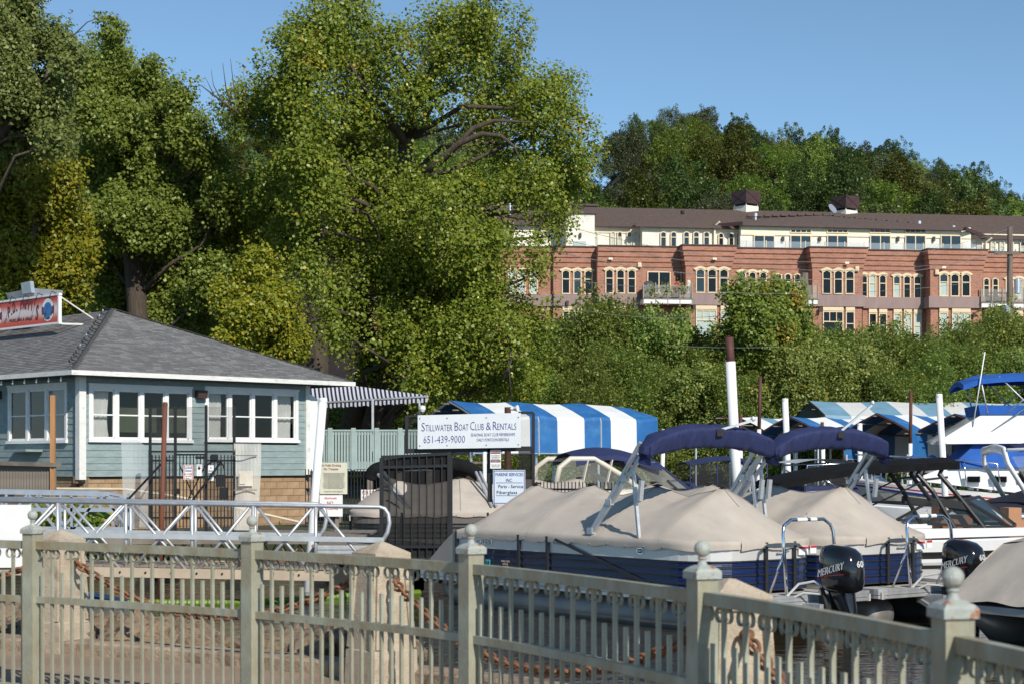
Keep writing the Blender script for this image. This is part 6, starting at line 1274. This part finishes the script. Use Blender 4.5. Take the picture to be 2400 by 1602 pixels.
    # stern: warning stickers, cleats, ladder, ski arch, motor
    b = MB(); b.box((-.018, -.74, 1.12), (.01, .2, .13)); b.build('sticker', white, t); b = MB(); b.box((-.018, -.95, 1.13), (.01, .13, .12)); b.build('sticker', white, t)
    b = MB(); b.box((-.024, -.74, 1.16), (.006, .19, .035)); b.box((-.024, -.95, 1.17), (.006, .12, .035)); b.build('sticker_print', redink, t)
    b = MB(); b.tube([(-.02, -.2, 1.1), (-.07, -.17, 1.12), (-.08, -.28, 1.13), (-.07, -.38, 1.12), (-.02, -.36, 1.1)], .012, 6); b.build('grab_ring', chrome, t)
    if arch:
        b = MB(); yc, w_ = -.2, .52; X_ = -.7
        b.tube([(X_, yc + w_, .52), (X_ + .08, yc + w_, 1.4), (X_ + .1, yc + w_ - .04, 1.52), (X_ + .1, yc + w_ - .18, 1.6), (X_ + .1, yc - w_ + .18, 1.6), (X_ + .1, yc - w_ + .04, 1.52), (X_ + .08, yc - w_, 1.4), (X_, yc - w_, .52)], .026, 10)
        for s in (-1, 1): b.tube([(X_ + .05, yc + s * w_, 1.15), (X_ + .35, yc + s * w_, .52)], .018, 8)
        ar = b.build('ski_arch', chrome, t, True); b = MB(); b.tube([(X_ + .1, yc + .22, 1.6), (X_ + .1, yc + .02, 1.6)], .029, 10); b.tube([(X_ + .1, yc - .05, 1.6), (X_ + .1, yc - .18, 1.6)], .029, 10); b.build('label_wrap', white, ar); b = MB(); b.tube([(X_ + .1, yc, 1.62), (X_ + .1, yc + .035, 1.67), (X_ + .1, yc, 1.71), (X_ + .1, yc - .035, 1.67), (X_ + .1, yc, 1.62)], .01, 6); b.build('tow_ring', chrome, ar)
    if motor:
        b = MB(); b.box((-1.0, 0, .38), (.5, .5, .14)); b.bar((-.8, .25, .36), (-1.15, .25, .2), .06); b.bar((-.8, -.25, .36), (-1.15, -.25, .2), .06); b.build('motor_mount', alu, t)
        outboard(t, -1.42, 0, .62, tilt=.0)
        b = MB(); b.tube([(-.85, .55, .5), (-.95, .35, .72), (-1.1, .2, .76), (-1.25, .1, .66)], .018, 6); b.tube([(-.85, .45, .5), (-1.0, .3, .6), (-1.2, .12, .58)], .015, 6); b.build('cable', mat('pale_cable', (.5, .5, .48), .5), t)
        b = MB(); lx, ly = -.93, -.72
        for s in (-.17, .17): b.tube([(lx + .05, ly + s, .5), (lx - .02, ly + s, .95), (lx + .06, ly + s * .6, 1.12)], .02, 8)
        for z in (.6, .72, .84, .96): b.tube([(lx, ly - .17, z), (lx, ly + .17, z)], .016, 6)
        b.build('ladder', chrome, t, True)
    if boot:
        for s in (-1, 1):
            top = Vector((bimx, s * 1.22, 2.68)); base = Vector((legx, s * hw, 1.33)); lg = MB()
            for dx_, dz in ((0, 0), (.13, .03)): lg.bar(base + Vector((dx_ * .1, 0, 0)), top + Vector((dx_ * 1.4, 0, dz)), .045, .05)
            lg.bar(base + Vector((.02, 0, 0)), base.lerp(top, .55) + Vector((.06, 0, .06)), .05, .06)
            g = lg.build('bimini_leg', aluw, t); b = MB()
            for f in (.02, .35, .62): b.box(base.lerp(top, f) + Vector((.03, 0, .02)), (.12, .07, .09)); 
            b.build('clamp', alu, g); b = MB(); ft = Vector((1.38, s * hw, 1.3)); b.bar(ft, base.lerp(top, .72) + Vector((-.02, 0, 0)), .045); b.bar(ft + Vector((-.02, 0, .55)), ft + Vector((-.06, 0, .85)), .05, .07); b.build('strut', alu, g)
        bt = boot_arch(t, bimx, 1.36, 2.6, 2.82, boot, seed=seed); b = MB(); b.bar((bimx - .15, -.05, 2.9), (bimx - .35, -.55 - seed * .02, 3.05 + .3 * (seed > 2)), .035); b.lathe([(.03, 0), (.04, .03), (.02, .07)], 8, (bimx - .35, -.55 - seed * .02, 3.04 + .3 * (seed > 2))); b.build('stern_light', aluw, bt); b = MB(); b.box((bimx - .17, -.02, 2.86), (.1, .14, .1)); b.build('light_mount', rubber, bt)
    return t
hd = math.atan2(.796, -.605); SC = Vector((3.7, 24.76))
pontoon('nearest pontoon boat with navy sides, tan cover and folded navy bimini', SC, hd, bluep, silver, tanf, navyc, seed=1.)
pontoon('second navy sided pontoon boat under a tan cover, right of the nearest one', SC + Vector((2.13, 1.66)), hd, bluep, silver, tanf, navyc, seed=3.)
pontoon('tan covered pontoon boat cut off at the edge, bow tube showing over the water', Vector((12.6, 25.9)), math.atan2(-.53, -.85), bluep, silver, tanf, None, arch=False, motor=False, seed=5., txt=None, hole=True)
t = pontoon('dark grey pontoon boat with black bimini behind the mesh gate', Vector((PX(822, 40.5), 40.9)), R(3), greyp, taupe, tanf, None, arch=False, motor=False, seed=7., txt=None, peaks=(.9, 2.6, 4.3, 5.5))
b = MB(); pts = catmull([(.42, 0, 2.0), (.5, 0, 2.2), (.72, 0, 2.3), (1.5, 0, 2.42), (2.2, 0, 2.4), (2.75, 0, 2.3), (3.05, 0, 2.12)], 6); b.tube(pts, [.14 + .03 * noise.noise((i * .4, 0, 0)) for i in range(len(pts))], 12, ref=(0, 1, 0), r2=[1.15] * 0 + [.16] * len(pts)); bo = b.build('bimini_boot', blackf, t, True)
for s_ in (-1, 1):
    b = MB(); b.bar((1.35, s_ * 1.2, 1.33), (.62, s_ * .3, 2.15), .05); b.bar((1.42, s_ * 1.2, 1.33), (.75, s_ * .3, 2.2), .05); b.bar((1.2, s_ * 1.2, 1.33), (.95, s_ * 1.2, 1.75), .045); b.bar((3.3, s_ * 1.2, 1.4), (2.95, s_ * .3, 2.2), .05); b.bar((3.4, s_ * 1.2, 1.4), (3.05, s_ * .3, 2.2), .05); b.build('bimini_leg', alu, t)
# --------- white fibreglass boats
gel = mat('white_gelcoat', (.78, .78, .77), .25, var=.03, coat=.3); beige = mat('beige_gelcoat', (.6, .55, .46), .3, var=.04, coat=.3)
def hull(L, B, fs, fb, m, t, name='hull', n_=22, flare=.8, rake=.5):
    rows = []
    for i in range(n_ + 1):
        s = i / n_; hb = B / 2 * (1 - max(0, (s - .45) / .55) ** 2.4) * (.94 + .06 * min(1, s * 3)); z = fs + (fb - fs) * s ** 1.8; x = L * s
        zc_ = .12 + .5 * fb * s ** 3.2; rows.append([(x, 0, -.35 + .9 * fb * s ** 6), (x - .0, hb * flare, zc_), (x + rake * s ** 4 * .5, hb * .97, zc_ + (z - zc_) * .55), (x + rake * s ** 4, hb, z), (x + rake * s ** 4, hb * .95, z + .03)])
    full = [[(x, -y, z) for x, y, z in r[::-1]] + r[1:] for r in rows]; b = MB(); b.grid(full); b.quad(*full[0]); o = b.build(name, m, t, False)
    b = MB(); b.grid([[(r[4][0], -r[4][1], r[4][2] - .004), (r[4][0], 0, r[4][2] + .03), (r[4][0], r[4][1], r[4][2] - .004)] for r in rows]); b.build('deck', gel, t); return rows
def stripe(rows, f0, f1, m, t, name='hull_stripe', out=.012):
    for s in (-1, 1):
        b = MB(); b.grid([[(lambda a, c, f: (a[0] + (c[0] - a[0]) * f, s * (a[1] + (c[1] - a[1]) * f + out), a[2] + (c[2] - a[2]) * f))(r[1] if f < .55 else r[2], r[2] if f < .55 else r[3], f / .55 if f < .55 else (f - .55) / .45) for f in (f0, f1)] for r in rows]); b.build(name, m, t)
def prism(t, name, prof, w0, w1, m, y=0., smooth=False):
    """side profile (x,z) extruded across the beam; w0 half width at the bottom, w1 at the top"""
    zs_ = [p[1] for p in prof]; lo, hi = min(zs_), max(zs_)
    def hwz(z): return w0 + (w1 - w0) * (z - lo) / max(.001, hi - lo)
    n_ = len(prof); b = MB(); b.add([(x, y - hwz(z), z) for x, z in prof] + [(x, y + hwz(z), z) for x, z in prof], [tuple(range(n_))[::-1], tuple(range(n_, 2 * n_))] + [(i, (i + 1) % n_, n_ + (i + 1) % n_, n_ + i) for i in range(n_)]); return b.build(name, m, t, smooth)
def rail_path(t, pts, r=.018, m=None, name='rail'): b = MB(); b.tube(pts, r, 7); return b.build(name, m or chrome, t, True)
def boat(label, px, D_, rz): return thing('motor_boat', label, 'boat', (PX(px, D_), D_, WZ), rz)
leather = mat('tan_leather', (.4, .2, .1), .55, var=.1, vs=3, bump=.2, bs=6); bluecan = mat('bright_blue_canvas', (.012, .1, .42), .8, var=.15, vs=3, bump=.4, bs=6)
# open bowrider with tan seats, wake tower and black bimini
t = boat('white bowrider with black stripe, tan seats, wake tower and black bimini', 1890, 32.2, R(2)); r_ = hull(6.8, 2.5, .95, 1.18, gel, t); stripe(r_, .42, .72, blackink, t); stripe(r_, .72, .78, chrome, t, 'rub_rail', .02)
text('MN 1384 LG', .13, (4.3 - 1.4, -1.255, .52), (1, 0, 0), (0, 0, 1), blackink, t, squash=.95)
b = MB(); A = [(-.0, .0)]; 
for s in (-1, 1): prism(t, 'coaming', [(.6, 1.0), (6.0, 1.15), (5.4, 1.25), (.7, 1.2)], .12, .1, gel, s * 1.1)
tints = screenmat('tinted_screen', (.03, .055, .065), .4, .06, gloss=.25)
def wscreen(t, pts, m=tints):
    b = MB(); b.quad(*pts); o = b.build('windscreen', m, t); b = MB(); n_ = len(pts)
    for i in range(n_): b.bar(pts[i], pts[(i + 1) % n_], .05)
    b.build('screen_frame', black, o)
wscreen(t, [(3.55, -1.12, 1.22), (3.55 + .35, -.25, 1.25), (3.0 + .2, -.28, 1.78), (2.75, -1.0, 1.72)]); wscreen(t, [(3.9, .25, 1.25), (3.55, 1.12, 1.22), (2.75, 1.0, 1.72), (3.2, .28, 1.78)]); wscreen(t, [(3.55, -1.14, 1.22), (2.75, -1.02, 1.72), (2.0, -1.1, 1.3)]); wscreen(t, [(3.55, 1.14, 1.22), (2.75, 1.02, 1.72), (2.0, 1.1, 1.3)])
for s in (-1, 1):
    b = MB(); b.box((4.9, s * .72, 1.2), (1.5, .36, .22)); b.box((4.15, s * .75, 1.35), (.25, .5, .4)); b.build('bow_seat', leather, t)
b = MB(); b.box((.9, 0, 1.15), (.5, 1.9, .3)); b.box((1.4, 0, 1.0), (.6, 1.8, .25)); b.build('stern_seat', leather, t); b = MB(); b.box((2.6, -.6, 1.15), (.6, .55, .6)); b.box((2.35, -.6, 1.5), (.14, .5, .5)); b.build('helm_seat', leather, t)
for s in (-1, 1):
    for x0, x1 in ((2.9, 2.15), (2.35, 1.75)):
        b = MB(); b.tube([(x0 + .15, s * 1.12, 1.2), (x1 + .35, s * 1.05, 1.9), (x1 + .1, s * .98, 2.2), (x1 + .2, s * .95, 2.38)], .045, 8); b.build('tower_leg', black, t)
    b = MB(); b.bar((2.75, s * 1.08, 1.62), (2.1, s * 1.08, 1.7), .05, .14); b.build('tower_plate', black, t)
    b = MB(); b.bar((2.4, s * 1.0, 2.15), (1.95, s * 1.0, 2.1), .04); b.build('tower_tie', black, t)
    rail_path(t, [(4.0, s * 1.05, 1.3), (4.2, s * 1.0, 1.42), (5.6, s * .75, 1.48), (5.9, s * .6, 1.4)], .016)
    rail_path(t, [(.2, s * .9, 1.25), (1.9, s * 1.0, 2.05), (2.0, s * .95, 2.35)], .016, black, 'bimini_strut')
b = MB(); rows = []
for f in np.linspace(0, 1, 10):
    x = -.8 + f * 3.4; rows.append([(x, y, 2.3 + .12 * f - .28 * (1 - f) ** 3 + .1 * (1 - (y / 1.1) ** 2)) for y in np.linspace(-1.08, 1.08, 9)])
lo = [[(x, y, z - .13) for x, y, z in r] for r in rows]; b.grid(rows); b.grid(lo); b.grid([[r[0] for r in rows], [r[0] for r in lo]]); b.grid([[r[-1] for r in rows], [r[-1] for r in lo]]); b.grid([rows[0], lo[0]]); b.grid([rows[-1], lo[-1]]); b.build('bimini', blackf, t, True)
rail_path(t, [(5.4, -1.0, 1.2), (5.45, -1.02, .8), (5.6, -1.1, .7)], .02, black, 'mooring_line'); b = MB(); b.bar((4.7, -1.2, 1.26), (5.05, -1.15, 1.26), .06); b.build('cleat', black, t)
# flybridge cruiser
t = boat('white flybridge cruiser with bright blue bimini and canvas, bow towards the black bimini', 2550, 47, R(174)); r_ = hull(5.9, 3.2, 1.45, 1.95, beige, t); stripe(r_, .86, 1.0, gel, t, 'white_band', .015); stripe(r_, .9, .93, redink, t, 'red_pinstripe', .02); stripe(r_, .80, .86, nav, t, 'blue_pinstripe', .02)
text('MN 9284 GB', .17, (4.35, 1.36, 1.2), (-1, .52, .03), (0, .1, 1), blueink, t, squash=.8)
prism(t, 'cabin', [(.4, 1.4), (4.9, 1.95), (4.3, 2.2), (3.8, 2.35), (.4, 2.35)], 1.35, 1.15, gel); 
for x in (2.6, 3.3): b = MB(); b.box((x, 1.36, 1.98), (.42, .06, .22)); b.build('porthole', gel, t); b = MB(); b.box((x, 1.42, 1.98), (.32, .03, .15)); b.build('porthole_glass', glassd, t)
for x, w2 in ((.8, .7), (1.7, .8)):
    for sg in (-1, 1): b = MB(); b.box((x, sg * 1.31, 2.05), (w2, .1, .3)); b.build('side_window', glassd, t)
prism(t, 'cabin_canvas', [(.5, 2.3), (3.9, 2.3), (3.2, 2.95), (.5, 2.95)], 1.3, 1.15, bluecan); prism(t, 'bridge', [(.3, 2.95), (4.0, 2.93), (4.2, 3.02), (3.0, 3.75), (.4, 3.75)], 1.35, 1.15, gel); prism(t, 'bridge_canvas', [(.4, 3.72), (3.1, 3.72), (3.15, 3.98), (.4, 3.95)], 1.2, 1.22, bluecan)
b = MB(); rows = [[(-.2 + f * 3.75, y, 4.78 + .12 * math.sin(f * math.pi) - .14 * (y / 1.25) ** 2 - .12 * (f > .95)) for y in np.linspace(-1.25, 1.25, 9)] for f in np.linspace(0, 1, 9)]; lo = [[(x, y, z - .14) for x, y, z in r] for r in rows]; b.grid(rows); b.grid([[r[0] for r in rows], [r[0] for r in lo]]); b.grid([[r[-1] for r in rows], [r[-1] for r in lo]]); b.grid([rows[0], lo[0]]); b.grid([rows[-1], lo[-1]]); b.build('bimini', bluecan, t, True)
for s in (-1, 1):
    for a, c in (((2.9, 3.75), (3.1, 4.75)), ((2.4, 3.75), (1.2, 4.75)), ((1.6, 3.75), (2.6, 4.75)), ((.6, 3.75), (.2, 4.75))): rail_path(t, [(a[0], s * 1.2, a[1]), (c[0], s * 1.2, c[1])], .022, aluw, 'bimini_strut')
    rail_path(t, [(2.6, s * 1.5, 1.75), (2.7, s * 1.48, 2.4), (4.4, s * 1.15, 2.55), (5.6, s * .55, 2.62), (6.3, s * .05, 2.65)], .02)
    for x, y in ((3.5, 1.36), (4.4, 1.12), (5.1, .78), (5.8, .36)): rail_path(t, [(x, s * y * 1.03, 1.8), (x + .05, s * y, 2.52)], .016)
rail_path(t, [(3.3, 1.25, 3.4), (3.0, 1.35, 5.4)], .016, white, 'antenna'); rail_path(t, [(1.2, 1.3, 3.6), (1.2, 1.32, 5.3)], .018, white, 'antenna'); rail_path(t, [(2.9, 1.25, 3.2), (1.2, 1.3, 4.4)], .02, chrome, 'davit')
b = MB(); b.lathe([(.5, -.1), (.62, 0), (.5, .12), (.2, .14), (.02, .14)], 16, (4.7, .5, 2.25)); tube_o = b.build('towable_tube', mat('grey_red_vinyl', (.35, .34, .36), .5, var=.3, vs=2, c2=(.4, .05, .04), c2t=.6, c2s=3), t)
for q in ((4.3, .7, 2.5), (4.8, .7, 2.5)): b = MB(); b.lathe([(.02, -.14), (.1, -.1), (.12, 0), (.1, .1), (.02, .14)], 10, q); b.build('fender', bluecan, t, True)
# arch cruiser with dark cover at the far right
t = boat('white arch boat with dark navy cockpit cover and small outboard at the right edge', 2815, 38, R(176)); r_ = hull(7.5, 2.8, 1.15, 1.5, gel, t)
b = MB(); rows = [[(5.6 - f * 4.6, y, 1.35 + (.75 * min(1, f * 1.6)) * (1 - (abs(y) / 1.35) ** 2 * .8) + .04 * noise.noise((f * 6, y * 2, 0))) for y in np.linspace(-1.32, 1.32, 13)] for f in np.linspace(0, 1, 14)]; b.grid(rows); lo = [[(x, -1.34 if i == 0 else 1.34, (1.12 if k_ % 3 else 1.3)) for k_, (x, y, z) in enumerate([r[i] for r in rows])] for i in (0, -1)]; b.grid([[r[0] for r in rows], lo[0]]); b.grid([[r[-1] for r in rows], lo[1]]); b.build('cockpit_cover', mat('dark_navy_canvas', (.014, .017, .03), .85, var=.2, bump=.4, bs=6), t, True)
b = MB(); b.tube([(3.9, 1.3, 1.4), (4.5, 1.25, 2.4), (4.55, 1.1, 2.68), (4.5, 0, 2.75), (4.55, -1.1, 2.68), (4.5, -1.25, 2.4), (3.9, -1.3, 1.4)], .055, 8, ref=(1, 0, 0), r2=.1); b.tube([(4.5, 1.2, 2.7), (2.0, 1.2, 2.78)], .035, 6); b.build('radar_arch', gel, t, True)
b = MB(); b.grid([[(4.2 - f * 3, y, 2.8 + .2 * math.sin(f * 3) - .15 * (y / 1.1) ** 2) for y in np.linspace(-1.1, 1.1, 7)] for f in np.linspace(0, 1, 7)]); b.build('bimini', navyc, t, True)
b = MB(); b.quad((4.4, 1.15, 2.55), (2.2, 1.2, 2.65), (2.4, 1.3, 1.6), (3.8, 1.3, 1.5)); b.build('clear_curtain', clear, t); prism(t, 'rub_rail', [(0, 1.12), (6.5, 1.3), (6.5, 1.36), (0, 1.18)], 1.42, 1.42, gel)
outboard(t, 2.2, 1.65, .95, txt=False, s=.8)
# express cruiser with navy top behind the railing
t = boat('express cruiser with cream arch, clear curtains and navy soft top', 1262, 44.5, R(14)); r_ = hull(7.4, 2.7, 1.25, 1.6, gel, t); stripe(r_, .7, .82, nav, t)
prism(t, 'coaming', [(.1, 1.2), (3.6, 1.35), (2.9, 1.75), (.1, 1.7)], 1.25, 1.15, beige)
for s in (-1, 1):
    b = MB(); b.tube([(.1, s * 1.2, 1.7), (.25, s * 1.15, 2.3), (.55, s * 1.1, 2.52), (1.2, s * 1.1, 2.52), (1.9, s * 1.15, 2.1), (2.5, s * 1.2, 1.65)], .075, 8); b.build('radar_arch', beige, t, True)
    b = MB(); b.quad((.1, s * 1.2, 1.7), (2.4, s * 1.2, 1.7), (1.3, s * 1.12, 2.48), (.4, s * 1.12, 2.48)); b.build('clear_curtain', clear, t)
    for x in (.85, 1.5): b = MB(); b.bar((x - .05, s * 1.21, 1.7), (x + .15, s * 1.14, 2.5), .07, .03); b.build('curtain_strap', beige, t)
    b = MB(); b.quad((2.0, s * 1.13, 2.45), (2.6, s * 1.18, 1.75), (3.8, s * .9, 1.75), (2.9, s * .95, 2.45)); b.build('clear_curtain', clear, t); b = MB(); b.bar((2.9, s * .95, 2.45), (3.8, s * .9, 1.75), .05); b.bar((2.0, s * 1.13, 2.45), (2.6, s * 1.18, 1.75), .05); b.build('curtain_edge', navyc, t)
b = MB(); b.quad((3.8, -.9, 1.75), (3.8, .9, 1.75), (2.9, .95, 2.45), (2.9, -.95, 2.45)); b.build('clear_curtain', clear, t); wscreen(t, [(3.7, -1.0, 1.55), (4.3, -.5, 1.5), (3.7, -.55, 1.95), (3.2, -.98, 1.95)])
b = MB(); rows = [[(.7 + f * 2.3, y, 2.55 + .28 * math.sin(math.pi * min(1, f * .9 + .15)) - .22 * (y / 1.15) ** 2) for y in np.linspace(-1.15, 1.15, 9)] for f in np.linspace(0, 1, 9)]; b.grid(rows); lo = [[(x, y * 1.01, z - .12) for x, y, z in r] for r in rows]; b.grid([[r[0] for r in rows], [r[0] for r in lo]]); b.grid([[r[-1] for r in rows], [r[-1] for r in lo]]); b.grid([rows[-1], lo[-1]]); b.build('soft_top', navyc, t, True)
# runabout with rolled navy bimini
t = boat('small white runabout with a rolled navy bimini beside the short white pile', 1520, 46, R(10)); r_ = hull(5.2, 2.1, .95, 1.25, gel, t); stripe(r_, .55, .8, nav, t)
boot_arch(t, 1.0, .95, 1.75, 1.8, navyc, .11, .1, 4.)
bb_ = t.children[-1]
for s in (-1, 1):
    for x0, x1 in ((.4, 1.0), (1.6, 1.0), (1.2, 1.05)): rail_path(t, [(x0, s * .98, 1.1), (x1, s * .95, 1.75)], .014)
b = MB(); b.box((2.4, 0, 1.2), (1.0, 1.5, .2)); b.build('console', gel, t); wscreen(t, [(2.9, -.85, 1.2), (2.9, .85, 1.2), (2.5, .75, 1.55), (2.5, -.75, 1.55)])
b = MB(); b.box((PX(1553, 46), 45.2, PZ(1127, 46)), (.22, .22, .28)); tag(b.build('power_box', mat('cream_plastic', (.6, .54, .4), .5)), 'cream dock power box in front of the small runabout', 'power box')
# screened pontoon with navy hard top
t = boat('navy topped boat with dark screen sides left of the tallest pile', 1600, 57, R(8)); r_ = hull(5.5, 2.3, .9, 1.1, mat('navy_gelcoat', (.015, .02, .07), .3, coat=.3), t)
b = MB(); b.grid([[(.0 + f * 2.6, y, 2.45 + .2 * math.sin(math.pi * f) - .15 * (y / 1.1) ** 2) for y in np.linspace(-1.1, 1.1, 7)] for f in np.linspace(0, 1, 8)]); b.build('canvas_top', navyc, t, True)
smoke = screenmat('smoked_screen', (.03, .03, .03), .6, .3)
b = MB(); b.quad((.05, -1.05, 1.0), (1.8, -1.05, 1.0), (1.8, -1.05, 2.4), (.05, -1.05, 2.4)); b.quad((.02, -1.05, 1.0), (.02, 1.05, 1.0), (.02, 1.05, 2.4), (.02, -1.05, 2.4)); b.build('screen_side', smoke, t)
for x in (.0, .9, 1.8, 2.6): rail_path(t, [(x, -1.06, 1.0), (x, -1.06, 2.45)], .025, navyc, 'frame_bar')
rail_path(t, [(1.9, -1.0, 2.3), (2.6, -1.0, 1.2)], .02); rail_path(t, [(1.9, 1.0, 1.2), (2.2, -1.0, 2.3)], .02)
b = MB(); b.lathe([(.2, 0), (.28, .25), (.29, .28)], 14, (2.2, -.8, 1.0)); b.build('bucket', mat('blue_bucket', (.03, .06, .35), .4), t)
# boats half hidden behind the black bimini
t = boat('white boat with silver tower rails and dark curtains behind the black bimini', 1840, 50, R(12)); r_ = hull(6, 2.3, 1.0, 1.3, gel, t); prism(t, 'side_curtain', [(.2, 1.0), (2.0, 1.1), (2.0, 1.75), (.2, 1.75)], 1.05, 1.0, navyc)
for s in (-1, 1):
    rail_path(t, [(.2, s * 1.0, 1.2), (.3, s * .95, 2.35), (1.7, s * .95, 2.4), (2.4, s * .95, 1.9), (3.2, s * 1.0, 1.2)], .035); rail_path(t, [(1.2, s * 1.0, 1.2), (1.9, s * .95, 2.3)], .03); rail_path(t, [(.4, s * .95, 2.2), (1.9, s * 1.0, 1.3)], .025)
b = MB(); b.grid([[(.0 + f * 1.9, y, 2.42 + .12 * math.sin(math.pi * f)) for y in np.linspace(-1, 1, 5)] for f in np.linspace(0, 1, 6)]); b.build('canvas_top', mat('grey_vinyl', (.4, .42, .44), .4), t, True)
b = MB(); b.quad((.25, -1.0, 1.7), (1.7, -1.0, 1.7), (1.7, -.96, 2.38), (.3, -.96, 2.38)); b.build('screen_side', smoke, t)
prism(t, 'engine_cowl', [(2.6, 1.2), (3.4, 1.25), (3.3, 1.75), (2.9, 2.05), (2.7, 1.95)], .3, .2, gel)
t = boat('low dark covered boat below the black bimini beside the nearest pontoon', 1880, 41, R(6)); r_ = hull(5.5, 2.2, .85, 1.1, gel, t)
b = MB(); b.grid([[(.1 + f * 5, y, 1.0 + .5 * math.sin(math.pi * min(1, f + .12)) * (1 - (y / 1.15) ** 2) + .05 * noise.noise((f * 8, y * 2, 3))) for y in np.linspace(-1.15, 1.15, 11)] for f in np.linspace(0, 1, 16)]); b.build('cover', blackf, t, True)
